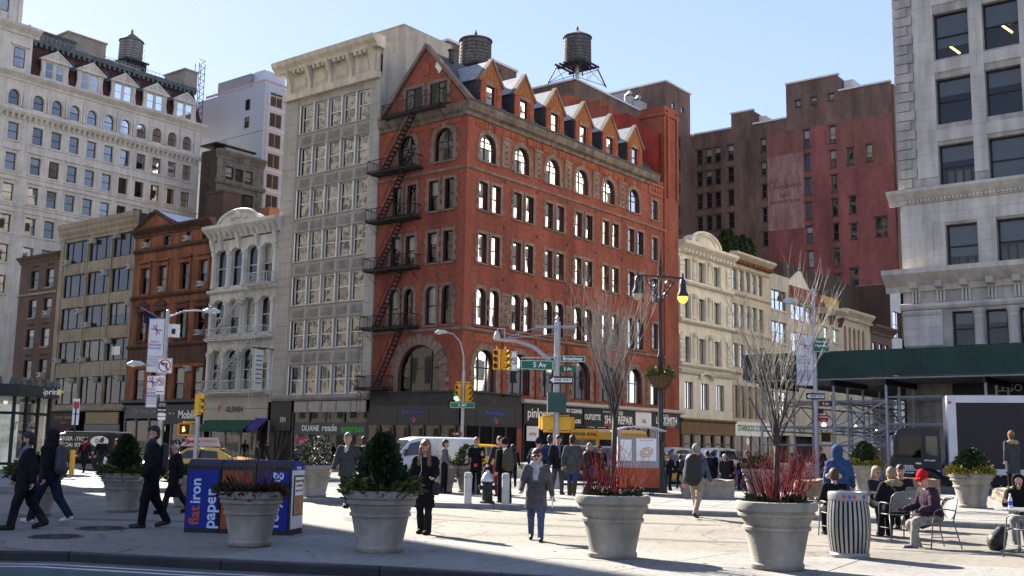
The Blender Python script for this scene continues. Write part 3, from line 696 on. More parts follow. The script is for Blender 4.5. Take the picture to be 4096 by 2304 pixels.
for i, z in enumerate(fl_z):
    u0, u1 = ((55.3, 58.2), (52.95, 57.9), (52.95, 57.8), (53.05, 57.75), (53.0, 57.7), (50.6, 56.4))[i]
    balcony(FE, fe, u0, u1, z, rail=.95)
for i in range(5): stair(FE, fe, (56.6, 56.9, 56.9, 56.8, 56.6)[i], fl_z[i], (54.2, 54.3, 54.4, 54.3, 53.6)[i], fl_z[i+1], .35)
lad = MB()
for u in (57.55, 57.95): lad.tube([FE.P(u, 1.12, 3.6), FE.P(u, 1.12, 10.6)], .022, 4)
for k in range(22): lad.tube([FE.P(57.55, 1.12, 3.7+k*.32), FE.P(57.95, 1.12, 3.7+k*.32)], .014, 4)
obj('drop_ladder', lad, FEI, fe)
# ================================================================ AVENUE ROW (left of the corner)
def cornice(F, par, u0, u1, z0, z1, out, m, name='cornice'):
    h = z1-z0
    return obj(name, fprism(MB(), F, [(-.1, z0), (out*.18, z0), (out*.25, z0+h*.25), (out*.55, z0+h*.45), (out*.8, z0+h*.6), (out, z0+h*.75), (out*1.03, z1-.04), (-.1, z1)], u0, u1), m, par)
def belt(F, par, u0, u1, z, h, out, m, name='belt_course'):
    return obj(name, fprism(MB(), F, [(-.05, z), (out*.6, z), (out, z+h*.4), (out, z+h*.85), (-.05, z+h)], u0, u1), m, par)
def ac_unit(F, par, u, z, m, i=0):
    mb = MB(); fbox(mb, F, u-.33, u+.33, -.2, .38, z, z+.46); 
    for k in range(4): fbox(mb, F, u-.28, u+.0, .38, .395, z+.06+k*.1, z+.1+k*.1, 1)
    fbox(mb, F, u+.06, u+.29, .38, .39, z+.08, z+.38, 1)
    obj('air_conditioner', mb, [m, DKFRAME], par)
GREYST = mat('grey_limestone', (.45, .43, .395), .85, .1, .7, bump=.2, bscale=25, world=True, streak=.14)
GREYDK = mat('grey_spandrel', (.36, .345, .32), .85, .2, 1.2, bump=.6, bscale=12, world=True)
CREAM = mat('cream_cornice', (.72, .65, .53), .7, .14, .9, world=True, streak=.2)
WFRAME = mat('white_window_frame', (.78, .77, .73), .55, .08, 3)
TARP = mat('roof_tar', (.06, .06, .06), .9, .2, 1, world=True)
AC = mat('air_conditioner_shell', (.5, .5, .47), .5, .12, 3)
gy = root('grey_loft_building', (X0, 57.6, 0), 'pale grey loft building with broad window rows and cream bracketed cornice', 'building', world_coords=True)
rowz = [5.33+3.575*k for k in range(7)]
hg = []
for z in rowz:
    for i in range(5): a = 58.8+i*1.655; hg.append((a, a+1.5, z, z+(2.3 if z < 16 else 2.42)))
obj('wall', wall(FE, 57.62, 68.85, 4.9, 30, hg, .3), GREYST, gy)
interior(FE, gy, 57.7, 68.7, .2, 29.7, 1.2)
windows(FE, gy, hg, ST('grey', WFRAME, GLW, t=.1, mid=.5), .2, .12)
for z in rowz:
    for i in range(6): obj('mullion', fbox(MB(), FE, 58.66+i*1.655-.015*(i == 5), 58.79+i*1.655, -.12, .035, z, z+(2.3 if z < 16 else 2.42)), WFRAME, gy)
c_ = carcass(gy, mat('grey_plaster', (.5, .47, .42), .9, .15, .5, world=True, streak=.25), X0, 57.62, 80, 68.85, 0, 31.7, skip=('x0',))
for k, z in enumerate(rowz[1:]):
    for i in range(5):
        a = 58.74+i*1.655; mb = MB()
        fbox(mb, FE, a+.18, a+1.46, 0, .06, z-1.02, z-.3); fbox(mb, FE, a+.3, a+1.34, .06, .1, z-.9, z-.42)
        for q in range(8): fbox(mb, FE, a+.36+q*.115, a+.42+q*.115, .1, .13, z-.86, z-.46)
        obj('spandrel_panel', mb, GREYDK, gy)
        if i: 
            ro = obj('rosette', MB().lathe([(.2, 0), (.18, .06), (.08, .09), (.01, .1)], 10), GREYDK, gy)
            ro.matrix_local = Matrix.Translation((-.02, a-57.6, z-.66)) @ Matrix.Rotation(-math.pi/2, 4, 'Y')
    belt(FE, gy, 58.7, 67.2, z-.14, .14, .12, GREYST, 'sill_course'); belt(FE, gy, 58.7, 67.2, z-1.2, .12, .1, GREYST, 'head_course')
for u0, u1 in ((57.64, 58.62), (67.25, 68.85)):  # ashlar piers, one block per course
    for k in range(38): obj('ashlar_block', fbox(MB(), FE, u0+.006, u1-.006, -.02, .1+.012*(k % 2), 5.0+k*.65+.006, 5.64+k*.65), GREYST, gy)
    obj('pier_moulding', fbox(MB(), FE, (u1 if u0 < 60 else u0-.12), (u1+.12 if u0 < 60 else u0), -.02, .06, 5, 29.6), GREYST, gy)
cor = put('cornice', None, gy, (0, 0, 0)); BASE[cor.name] = BASE[gy.name]
obj('cornice_crown', fprism(MB(), FE, [(-.1, 32.15), (.75, 32.15), (.85, 32.4), (1.15, 32.65), (1.25, 32.95), (1.25, 33.05), (-.1, 33.15)], 57.5, 69.6), CREAM, cor)
obj('cornice_frieze', fbox(fbox(MB(), FE, 57.9, 68.7, -.1, .25, 30.3, 32.15), FE, 57.75, 68.85, -.1, .45, 29.75, 30.3), CREAM, cor)
for i in range(5):
    u = 58.15+i*2.42; obj('bracket', fpoly(MB(), Fac('y', 0), [(0, 0)], 0, 0) if 0 else fprism(MB(), FE, [(.2, 30.3), (.45, 30.3), (.5, 30.9), (.72, 31.5), (1.0, 32.1), (1.0, 32.2), (.2, 32.2)], u, u+.34), CREAM, cor)
    if i < 4:
        mb = MB(); fbox(mb, FE, u+.6, u+2.15, .25, .3, 30.6, 31.6); fbox(mb, FE, u+.75, u+2.0, .3, .34, 30.75, 31.45); obj('cornice_panel', mb, CREAM, cor)
        for q in range(3): obj('modillion', fbox(MB(), FE, u+.62+q*.55, u+.85+q*.55, .25, .8, 31.85, 32.15), CREAM, cor)
bk = MB().box(59.2, 57.62, 31.7, 65, 66, 34.8); bk.box(59.15, 57.6, 34.8, 65.05, 66.1, 34.92)
obj('stair_bulkhead', bk, MATS['grey_plaster'], gy)
obj('parapet', MB().box(57.0, 57.62, 31.7, 57.7, 58.0, 32.85).box(57.7, 57.62, 31.7, 59.2, 57.95, 32.15), MATS['grey_plaster'], gy)
# base: moulded band, shopfront
belt(FE, gy, 57.7, 68.8, 4.85, .45, .3, GREYDK); 
for i in range(5): obj('base_panel', fbox(fbox(MB(), FE, 58.1+i*1.62, 59.6+i*1.62, -.05, .06, 3.95, 4.8), FE, 58.25+i*1.62, 59.45+i*1.62, .06, .1, 4.1, 4.65), GREYST, gy)
obj('shop_base', fbox(MB(), FE, 57.65, 66.3, -.06, .02, .03, .35), DKFAS, gy)
for u in (57.7, 60.3, 62.3, 64.2, 66.1): obj('shop_mullion', fbox(MB(), FE, u, u+.14, -.1, .06, .35, 3.95), DKFAS, gy)
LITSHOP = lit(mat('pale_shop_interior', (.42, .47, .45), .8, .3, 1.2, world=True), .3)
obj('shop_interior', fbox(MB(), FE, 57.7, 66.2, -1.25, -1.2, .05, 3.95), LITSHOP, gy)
for u in (57.84, 60.44, 62.44, 64.34): obj('pane', fbox(MB(), FE, u, u+(2.46 if u < 58 else 1.76), -.04, -.035, .35, 3.95), GLD, gy)
obj('entry_surround', fbox(fbox(MB(), FE, 66.35, 68.8, -.05, .12, 2.5, 4.85), FE, 68.2, 68.8, -.05, .12, .03, 2.5), BLACK, gy)
obj('entry_door', fbox(MB(), FE, 66.4, 68.2, -.3, -.25, .03, 2.5), DARKROOM, gy)
PALE = mat('pale_letter', (.75, .75, .72), .5, .03, 3)
text('184', .62, PALE, gy, (X0-.14, 67.3, 3.35), 180, narrow=.8)
obj('hanging_sign_bar', MB().box(X0-2.2, 68.85, 9.0, X0, 68.92, 9.08), BLACK, gy)
sg = obj('vertical_sign', MB().box(X0-1.9, 68.86, 5.6, X0-1.1, 68.91, 8.9), WHITE, gy)
for k in range(7): obj('sign_line', MB().box(X0-1.8, 68.84, 6.2+k*.36, X0-1.2, 68.857, 6.27+k*.36), DKFRAME, sg)
LOGOG = mat('logo_green', (.05, .35, .04), .5, .03, 3)
fas = obj('shop_fascia', fbox(MB(), FE, 57.9, 65.9, .02, .07, 2.2, 3.15), mat('smoky_fascia', (.05, .06, .06), .4, .1, 3, world=True), gy)
text('DUANE', .62, WPRINT, gy, (X0-.075, 64.05, 2.68), 180, bold=.01, narrow=.95); text('reade', .74, WPRINT, gy, (X0-.075, 61.9, 2.72), 180, bold=.008)
text('express', .8, LOGOG, gy, (X0-.075, 59.4, 2.68), 180, bold=.02)
sale = obj('sale_poster', fbox(MB(), FE, 64.6, 65.6, -.03, -.02, .9, 2.05), mat('magenta_poster', (.5, .03, .2), .6, .05, 3), gy)
text('3|2', .5, WPRINT, gy, (X0+.015, 65.1, 1.55), 180)

# ---- white cast-iron building with arched pediment
IRONW = mat('cream_white_ironwork', (.68, .68, .65), .6, .12, .8, world=True, streak=.22)
IRWIN = ST('iron', IRONW, GL, t=.06, mid=.5)
wi = root('cast_iron_building', (X0, 68.95, 0), 'white four-storey cast iron front with arched pediment and zigzag fire escape', 'building', world_coords=True)
hw = []; cols_u = [69.75, 71.75, 73.85, 75.9]
for z, hh, rs in ((5.85, 3.4, .35), (10.6, 2.95, .35), (14.75, 3.25, .35)):
    for u in cols_u: hw.append((u-.25, u+1.3, z, z+hh, rs))
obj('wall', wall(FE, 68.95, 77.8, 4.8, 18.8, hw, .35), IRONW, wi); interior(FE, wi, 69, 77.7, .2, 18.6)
windows(FE, wi, hw, IRWIN, .28, .25)
carcass(wi, TARP, X0, 68.95, 78, 77.8, 0, 19, skip=('x0',))
for z, hh in ((5.75, 3.3), (10.5, 2.85), (14.6, 3.2)):
    for u in (69.35, 71.28, 73.35, 75.42, 77.45):
        p = FE.P(u, .06, z); obj('column', MB().lathe([(.24, 0), (.24, .2), (.18, .3), (.16, hh-.45), (.19, hh-.4), (.26, hh-.2), (.28, hh)], 12, p), IRONW, wi, 30)
    for u in cols_u:  # moulded arch heads
        mb = MB(); n = 8
        for k in range(n):
            a0, a1 = math.pi*k/n, math.pi*(k+1)/n; c = u+.525; zs = z+hh-.05
            fpoly(mb, FE, [(c-.63*math.cos(a0), zs+.35*math.sin(a0)), (c-.63*math.cos(a1), zs+.35*math.sin(a1)), (c-.8*math.cos(a1), zs+.52*math.sin(a1)), (c-.8*math.cos(a0), zs+.52*math.sin(a0))], 0, .1)
        obj('arch_head', mb, IRONW, wi)
for z in (10.0, 14.15): belt(FE, wi, 68.85, 77.9, z, .35, .35, IRONW)
belt(FE, wi, 68.9, 77.9, 5.3, .45, .4, IRONW)
cornice(FE, wi, 68.6, 78.3, 18.9, 20.1, .9, IRONW)
for i in range(13): obj('modillion', fprism(MB(), FE, [(.1, 18.85), (.3, 18.85), (.75, 19.5), (.1, 19.5)], 69.0+i*.72, 69.22+i*.72), IRONW, wi)
for u in (69.1, 71.5, 73.9, 76.3, 77.5): obj('bracket', fprism(MB(), FE, [(.0, 17.9), (.2, 17.9), (.5, 18.9), (0, 18.9)], u, u+.25), IRONW, wi)
pd = MB(); n = 14; c = 74.0
fpoly(pd, FE, [(c-2.6*math.cos(math.pi*k/n), 20.1+1.0*math.sin(math.pi*k/n)) for k in range(n+1)], -.6, .35); obj('pediment', pd, IRONW, wi)
rim = MB().tube([FE.P(c-2.65*math.cos(math.pi*k/n), .4, 20.12+1.07*math.sin(math.pi*k/n)) for k in range(n+1)], .16, 6); obj('pediment_moulding', rim, IRONW, wi)
scr = MB()
for s in (-1, 1):
    scr.tube([FE.P(c+s*(.5+.5*t+.25*math.cos(t*7)), .4, 20.45+.5*(1-t)+.2*math.sin(t*7)) for t in np.linspace(0, 1.6, 18)], .06, 5)
scr.lathe([(.4, -.3), (.42, 0), (.3, .3), (.05, .45)], 10, FE.P(c, .3, 20.8)); obj('scrollwork', scr, IRONW, wi)
for s in (0, .45): obj('chimney_pipe', MB().lathe([(.18, 0), (.18, 1.5), (.26, 1.55), (.26, 1.7)], 10, (60+s*2, 70.2-s, 19.9)), CREAM, wi)
fw = put('fire_escape', None, wi, (0, 0, 0)); BASE[fw.name] = BASE[wi.name]
for u0, u1, z in ((69.1, 71.9, 14.45), (69.4, 76.8, 10.05), (69.2, 76.8, 5.62)): balcony(FE, fw, u0, u1, z, 1.0, .95, IRONW, .2)
stair(FE, fw, 76.4, 10.1, 71.4, 14.5, .35, .5, IRONW, 18); stair(FE, fw, 76.4, 5.7, 70.9, 10.1, .35, .5, IRONW, 18)
ld = MB()
for u in (70.2, 70.6): ld.tube([FE.P(u, 1.0, 4.2), FE.P(u, 1.0, 10.2)], .022, 4)
for k in range(16): ld.tube([FE.P(70.2, 1.0, 4.3+k*.36), FE.P(70.6, 1.0, 4.3+k*.36)], .014, 4)
obj('ladder', ld, IRONW, fw)
# shop: stone fascia, awnings, glazing
SHOPST = mat('pale_shop_stone', (.46, .43, .38), .75, .12, 1, world=True)
for i in range(4):
    for j in range(2): obj('cladding_panel', fbox(MB(), FE, 69.3+i*2.1+.01, 71.4+i*2.1-.01, -.04, .1, 3.3+j*.98+.01, 4.26+j*.98), SHOPST, wi)
text('7', .75, mat('logo_red', (.45, .03, .02), .5, .03, 3), wi, (X0-.13, 75.5, 4.25), 180, bold=.02); text('-ELEVEN', .62, mat('logo_dark_green', (.01, .09, .04), .5, .03, 3), wi, (X0-.13, 73.5, 4.2), 180, bold=.025)
def awning(F, par, u0, u1, z0, z1, out, m):
    mb = fprism(MB(), F, [(.1, z1), (.13, z1), (out, z0+.02), (out, z0-.2), (out-.03, z0-.2), (out-.03, z0)], u0, u1); return obj('awning', mb, m, par)
awning(FE, wi, 70.8, 76.9, 2.55, 3.35, 1.2, mat('green_canvas', (.012, .075, .045), .85, .15, 3)); awning(FE, wi, 69.1, 70.6, 2.6, 3.5, 1.1, mat('purple_canvas', (.05, .035, .2), .85, .15, 3))
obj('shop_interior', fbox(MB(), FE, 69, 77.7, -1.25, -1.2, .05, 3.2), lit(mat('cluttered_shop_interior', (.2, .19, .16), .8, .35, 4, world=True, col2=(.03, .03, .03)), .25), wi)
for u in (69.0, 70.7, 72.6, 74.6, 76.6, 77.6): obj('shop_mullion', fbox(MB(), FE, u, u+.15, -.1, .05, .03, 3.3), SHOPST, wi)
for u in (70.85, 72.75, 74.75): obj('pane', fbox(MB(), FE, u, u+1.8, -.04, -.035, .3, 3.2), GLD, wi)
text('ELEVEN', .4, PALE, wi, (X0-.1, 73.6, 2.25), 180, bold=.01)

# ---- brownstone with pedimented left half
BROWN = mat('red_brownstone', (.33, .125, .065), .85, .25, .6, bump=.35, bscale=20, world=True, streak=.45)
BROWND = mat('sooty_brownstone', (.12, .065, .047), .85, .3, .8, world=True, streak=.4)
br = root('brownstone_building', (X0, 77.8, 0), 'weathered rust-brown brownstone pair with small pediment over its far half', 'building', world_coords=True)
bu = [(87.1, 88.4), (84.4, 85.7), (81.0, 82.3), (78.3, 79.6)]
hb = []
for a, b in bu: hb += [(a, b, 15.0, 17.4), (a, b, 10.65, 13.25), (a-.15, b+.15, 5.2, 8.0)]
hba = [(87.3, 88.3, 19.3, 20.2), (84.2, 85.2, 19.3, 20.2), (81.0, 81.9, 19.3, 20.2), (78.6, 79.5, 19.3, 20.2)]
obj('wall', wall(FE, 77.8, 89.6, 4.8, 20.6, hb+hba, .3), BROWN, br); interior(FE, br, 77.9, 89.5, .2, 20.4)
BW = ST('brownst', mat('brown_sash', (.05, .035, .03), .6, .2, 4), GL, t=.07, mid=.5, blind=mat('net_curtain', (.42, .4, .36), .9, .15, 6, world=True))
windows(FE, br, hb, BW, .2, .8); windows(FE, br, hba, BW, .2, 0)
carcass(br, TARP, X0, 77.8, 76, 89.6, 0, 20.7, skip=('x0',))
for a, b in bu:
    for z0, z1 in ((15.0, 17.4), (10.65, 13.25)):
        mb = MB(); fbox(mb, FE, a-.22, a-.02, -.02, .1, z0-.1, z1); fbox(mb, FE, b+.02, b+.22, -.02, .1, z0-.1, z1); fbox(mb, FE, a-.3, b+.3, -.02, .16, z1, z1+.25); fbox(mb, FE, a-.35, b+.35, -.02, .25, z1+.45, z1+.62); fbox(mb, FE, a-.3, b+.3, -.02, .2, z0-.25, z0-.1)
        if z0 < 12 and a > 84: fpoly(mb, FE, [(a-.35, z1+.62), (b+.35, z1+.62), ((a+b)/2, z1+1.05)], -.02, .2)
        obj('window_hood', mb, BROWND if z0 < 12 else BROWN, br)
for z, o in ((18.85, .3), (14.45, .3), (9.85, .35)): belt(FE, br, 77.85, 89.6, z, .38, o, BROWND)
belt(FE, br, 77.85, 89.6, 4.75, .45, .5, BLACK)
fr = obj('dark_frame', fbox(fbox(fbox(MB(), FE, 77.9, 89.5, 0, .12, 8.4, 9.8), FE, 83.3, 84.0, 0, .12, 5.2, 8.4), FE, 77.85, 78.1, 0, .12, 5.2, 8.4), BROWND, br)
cornice(FE, br, 77.7, 83.4, 20.3, 21.05, .7, BROWND); cornice(FE, br, 83.4, 89.8, 20.35, 21.1, .7, BROWND)
ped = fpoly(MB(), FE, [(83.5, 21.0), (89.7, 21.0), (86.6, 22.5)], -.6, .15); obj('pediment', ped, BROWN, br)
pm = MB()
for a, b in (((83.2, 21.05), (86.6, 22.65)), ((90.0, 21.05), (86.6, 22.65))): pm.tube([FE.P(a[0], .2, a[1]), FE.P(b[0], .2, b[1])], .2, 4)
obj('pediment_moulding', pm, BROWND, br)
obj('sheet_roof', MB().add([(X0-.1, 83.2, 21.3), (X0-.1, 86.6, 22.75), (X0+8, 86.6, 22.75), (X0+8, 83.2, 21.3)], [(0, 1, 2, 3)]), mat('zinc_roof', (.4, .44, .5), .35, .1, 2, metal=.5), br)
for u, z in ((87.8, 19.32), (81.5, 19.32), (84.9, 14.95), (79.1, 15.0), (79.0, 10.7), (80.2, 7.6)): ac_unit(FE, br, u, z, AC)
chm = mat('chimney_brick', (.3, .13, .07), .9, .2, 3, world=True)
obj('chimney', MB().box(63, 77.9, 20, 64.2, 79.1, 23.2), chm, br); obj('chimney', MB().box(61, 82.2, 20, 63, 84.6, 24.8).box(60.9, 82.1, 24.8, 63.1, 84.7, 25), brick('sooty_brick', (.1, .07, .055), (.075, .055, .045), (.09, .08, .07)), br)
obj('roof_parapet', MB().box(60, 78, 20.6, 60.5, 84, 22.3), MATS['sooty_brick'], br)
pole = obj('flagpole', MB().tube([(X0, 81.7, 11.2), (X0-3.2, 83.3, 13.1)], .05, 6), STEEL, br)
flg = MB(); vsn = []
for i in range(9):
    for j in range(7):
        t = i/8; x, y, z = X0-.9-2.0*t, 82.2+.95*t, 11.7+1.2*t; vsn.append((x+.12*math.sin(j*1.3+i), y+.12*math.cos(i*1.7+j), z-j*.32*(1.15-.6*t)))
flg.add(vsn, [(i*7+j, i*7+j+1, i*7+j+8, i*7+j+7) for i in range(8) for j in range(6)]); obj('flag', flg, mat('indigo_flag', (.03, .025, .12), .8, .2, 3), pole, True)
obj('shop_fascia', fbox(MB(), FE, 77.9, 83.6, -.02, .14, 3.0, 4.7), BLACK, br); obj('shop_fascia', fbox(MB(), FE, 83.8, 89.5, -.02, .1, 3.5, 4.7), DKFAS, br)
LM = mat('logo_magenta', (.45, .05, .25), .5, .03, 3)
text('T', .75, LM, br, (X0-.17, 83.0, 3.5), 180); text('- -', .9, WPRINT, br, (X0-.17, 82.1, 4.0), 180); text('Mobile', 1.0, WPRINT, br, (X0-.17, 79.8, 3.8), 180, bold=.02)
text('City Market Cafe', .5, mat('faded_gold', (.4, .36, .26), .6, .05, 3), br, (X0-.13, 86.3, 4.15), 180)
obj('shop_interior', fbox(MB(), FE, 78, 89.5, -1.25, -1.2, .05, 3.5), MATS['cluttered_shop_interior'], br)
for u in (77.9, 80.2, 82.2, 83.5, 85.6, 87.6, 89.4): obj('shop_mullion', fbox(MB(), FE, u, u+.16, -.1, .06, .03, 3.5), mat('grey_shop_frame', (.16, .16, .16), .5, .15, 3), br)
for u in (78.06, 80.36, 83.66, 85.76, 87.76): obj('pane', fbox(MB(), FE, u, u+1.8, -.04, -.035, .3, 3.3), GLD, br)

# ---- tan concrete office building
TAN = mat('tan_concrete', (.37, .32, .24), .85, .15, .5, bump=.2, bscale=20, world=True, streak=.3)
tn = root('tan_office_building', (X0, 89.6, 0), 'flat tan concrete office block with wide dark windows and many air conditioners', 'building', world_coords=True)
ht = [(a, b, z, z+hh) for z, hh in ((18.95, 2.3), (15.55, 2.3), (12.3, 2.2), (8.95, 2.15), (4.85, 2.7)) for a, b in ((98.15, 102.1), (93.85, 97.75), (89.8, 93.5))]
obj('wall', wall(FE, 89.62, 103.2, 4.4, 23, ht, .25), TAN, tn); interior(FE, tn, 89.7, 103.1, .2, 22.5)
windows(FE, tn, ht, ST('tan', DKFRAME, GL, t=.12, mull=[.3, .72], rails=[], mid=0, blind=mat('dusty_blind', (.3, .27, .2), .9, .2, 2, world=True)), .15, .22)
carcass(tn, TARP, X0, 89.62, 74, 103.2, 0, 23, skip=('x0',))
obj('parapet', fprism(MB(), FE, [(-.1, 21.6), (.1, 21.6), (.12, 21.9), (.3, 22.2), (.3, 22.5), (.42, 22.7), (.42, 23.1), (-.1, 23.15)], 89.6, 103.25), TAN, tn)
for z in (18.0, 14.7, 11.5, 8.0):
    for k in range(3): obj('spandrel_panel', fbox(MB(), FE, (98.1, 93.8, 89.75)[k], (102.15, 97.8, 93.55)[k], -.02, .025, z-.0, z+.7), TAN, tn)
for u in (89.68, 93.6, 97.85, 102.3): obj('pilaster', fbox(MB(), FE, u, u+.18, -.02, .09, 4.4, 21.6), TAN, tn)
for u, z in ((101.6, 18.95), (97.2, 20.7), (93.0, 20.8), (94.6, 17.3), (98.6, 13.8), (97.0, 12.35), (90.2, 14.1), (102.0, 9.0), (93.3, 10.6), (97.5, 9.0), (99.4, 7.0), (95.2, 7.0), (91.0, 7.0), (90.3, 17.5)): ac_unit(FE, tn, u, z, AC)
pos_ = obj('window_notice', fbox(MB(), FE, 91.3, 92.7, -.14, -.13, 9.5, 10.3), WHITE, tn)
belt(FE, tn, 89.6, 103.2, 4.2, .35, .3, TAN)
obj('shop_fascia', fbox(MB(), FE, 90.5, 96.0, -.02, .12, 3.0, 4.1), mat('mottled_gold_board', (.36, .29, .17), .8, .25, 6, world=True), tn); obj('shop_fascia', fbox(MB(), FE, 97.2, 102.6, -.02, .12, 2.9, 4.1), mat('brown_board', (.07, .05, .035), .8, .25, 6, world=True), tn)
text('Leather Fashion', .55, mat('old_gold', (.3, .22, .1), .6, .1, 3), tn, (X0-.14, 99.9, 3.65), 180); text('OPEN', .35, MATS['old_gold'], tn, (X0-.14, 99.9, 3.1), 180)
awning(FE, tn, 97.4, 102.4, 2.1, 2.9, 1.2, mat('maroon_canvas', (.06, .015, .02), .9, .2, 3))
sh_ = MB(); fbox(sh_, FE, 90.3, 96.2, -.05, .05, .03, 2.95)
for k in range(18): fbox(sh_, FE, 90.4, 96.1, .05, .075, .1+k*.155, .2+k*.155)
obj('roller_shutter', sh_, mat('shutter_grey', (.16, .16, .17), .5, .15, 2), tn)
obj('shop_interior', fbox(MB(), FE, 96.3, 103, -.6, -.55, .05, 3.0), DARKROOM, tn)
# ---- dark brown brick walk-up
DKB = brick('dark_brown_brick', (.16, .1, .08), (.12, .08, .065), (.13, .11, .095))
dk = root('brown_walkup', (X0, 103.2, 0), 'narrow dark brown brick walk-up beside the tan office block', 'building', world_coords=True)
hd = [(u, u+1.55, z, z+1.9) for z in (17.0, 13.95, 10.85, 7.65) for u in (104.1, 107.1)]
obj('wall', wall(FE, 103.22, 110.9, 0, 20.4, hd+[(104, 110, .3, 3.2)], .25), DKB, dk); interior(FE, dk, 103.3, 110.8, .2, 20)
windows(FE, dk, hd, ST('dkb', DKFRAME, GL, t=.08, mid=.5), .18, .5); carcass(dk, DKB, X0, 103.22, 72, 110.9, 0, 20.5, skip=('x0',))
for h in hd:
    for i in range(3): obj('brick_arch', fbox(MB(), FE, h[0]+.1+i*.5, h[0]+.4+i*.5, -.02, .06, h[3]+.35, h[3]+.55), BROWND, dk)
    obj('sill', fbox(MB(), FE, h[0]-.1, h[1]+.1, -.1, .1, h[2]-.15, h[2]), TAN, dk)
cornice(FE, dk, 103.2, 111.1, 19.8, 20.5, .5, DKB); belt(FE, dk, 103.2, 110.9, 16.3, .25, .15, TAN)
obj('sheet_roof', MB().add([(X0-.4, 103.2, 20.5), (X0-.4, 111.1, 20.5), (X0+6, 111.1, 21.4), (X0+6, 103.2, 22.4)], [(0, 1, 2, 3)]), MATS['zinc_roof'], dk)
for u, z in ((104.8, 14.0), (104.9, 7.7)): ac_unit(FE, dk, u, z, AC)
obj('shop_fascia', fbox(MB(), FE, 103.6, 110.5, -.02, .1, 3.2, 4.1), mat('beige_board', (.35, .3, .22), .8, .2, 3, world=True), dk)
# ================================================================ BACKGROUND BUILDINGS
WSTONE = mat('white_limestone', (.72, .70, .65), .85, .12, .35, bump=.15, bscale=12, world=True, streak=.18)
YW = 129.0; FW = Fac('y', YW)
wb = root('white_palace_building', (65.4, YW, 0), 'huge white stone building with arched windows and dark red mansard roof', 'building', world_coords=True)
WB = ST('wb', DKFRAME, GLB, t=.08, mid=.5, blind=mat('white_blind', (.5, .5, .47), .8, .08, 3, world=True))
cx_ = [66.73+2.465*k for k in range(10)]; zr = [19.05, 22.92, 26.65, 30.55, 34.4, 38.3]
ha = [(c-.7, c+.7, 42.7, 44.66, .7) for c in [63.52]+cx_]
hr = [(c-.68, c+.68, z, z+2.14) for c in [63.75]+[c+.22 for c in cx_] for z in zr]
obj('wall', wall(FW, 57.0, 91.2, 0, 46.6, ha+hr, .35), WSTONE, wb); interior(FW, wb, 57.2, 91, 1, 46.4)
windows(FW, wb, ha+hr, WB, .22, .45)
carcass(wb, WSTONE, 57.0, YW, 91.2, 165, 0, 46.6, skip=('y0',))
mbs = MB()
for c, z in [(h[0]+.68, h[2]) for h in hr]:
    fbox(mbs, FW, c-.95, c-.7, -.02, .08, z-.1, z+2.2); fbox(mbs, FW, c+.7, c+.95, -.02, .08, z-.1, z+2.2); fbox(mbs, FW, c-.95, c+.95, -.02, .1, z+2.2, z+2.42); fbox(mbs, FW, c-1.0, c+1.0, -.02, .16, z-.25, z-.1)
    if z in (34.4, 30.55, 26.65): fbox(mbs, FW, c-1.05, c+1.05, -.02, .22, z+2.6, z+2.75)
for i in range(len(hr)):
    pass
tag(obj('window_surround', mbs, WSTONE, wb), kind='stuff')
for c in [h[0]+.7 for h in ha]:
    mb = MB(); n = 9
    for k in range(n):
        a0, a1 = math.pi*k/n, math.pi*(k+1)/n
        fpoly(mb, FW, [(c-.75*math.cos(a0), 43.96+.75*math.sin(a0)), (c-.75*math.cos(a1), 43.96+.75*math.sin(a1)), (c-1.02*math.cos(a1), 43.96+1.02*math.sin(a1)), (c-1.02*math.cos(a0), 43.96+1.02*math.sin(a0))], 0, .12)
    obj('arch_moulding', mb, WSTONE, wb)
    for s in (-1, 1): obj('colonnette', MB().lathe([(.16, 0), (.12, .1), (.12, 1.2), (.17, 1.3)], 8, FW.P(c+s*.9, .1, 42.65)), WSTONE, wb)
    for s in (1.23,): obj('arcade_pier', fbox(MB(), FW, c+s-.1, c+s+.12, 0, .22, 42.6, 45.6), WSTONE, wb)
belt(FW, wb, 56.5, 91.5, 41.55, .85, .75, WSTONE)
for k in range(46): obj('corbel', fprism(MB(), FW, [(0, 40.95), (.2, 40.95), (.6, 41.55), (0, 41.55)], 57.3+k*.74, 57.62+k*.74), WSTONE, wb)
belt(FW, wb, 57, 91.3, 33.75, .18, .15, WSTONE); belt(FW, wb, 57, 91.3, 29.9, .18, .15, WSTONE)
cornice(FW, wb, 56.6, 91.6, 45.9, 46.9, .9, WSTONE)
for k in range(60): obj('quoin', fbox(MB(), FW, 64.75+(.25 if k % 2 else 0), 65.55, -.02, .06, 20+k*.36+.01, 20.35+k*.36), WSTONE, wb)
MANS = mat('dark_red_slate', (.1, .035, .035), .7, .25, 1.5, bump=.5, bscale=6, world=True)
ms = MB().add([(65.3, YW-.1, 46.9), (91.2, YW-.1, 46.9), (90.6, YW+1.6, 52.0), (65.3, YW+1.6, 52.0)], [(0, 1, 2, 3)]).add([(91.2, YW-.1, 46.9), (91.2, YW+25, 46.9), (90.6, YW+25, 52), (90.6, YW+1.6, 52)], [(0, 1, 2, 3)])
mroof = obj('mansard_roof', ms, MANS, wb)
for k in range(11): z = 47.2+k*.44; obj('slate_course', MB().box(65.3, YW-.1+(z-46.9)/3-.02, z, 91.15-(z-46.9)*.11, YW-.1+(z-46.9)/3+.05, z+.06), MANS, mroof)
VERD = mat('verdigris_cresting', (.14, .17, .17), .7, .3, 2, world=True)
obj('roof_cresting', MB().box(64.9, YW+1.2, 52.0, 90.9, YW+1.9, 52.6), VERD, wb); obj('roof_slab', MB().box(65, YW+1.7, 51.9, 90.6, 160, 52.2), TARP, wb)
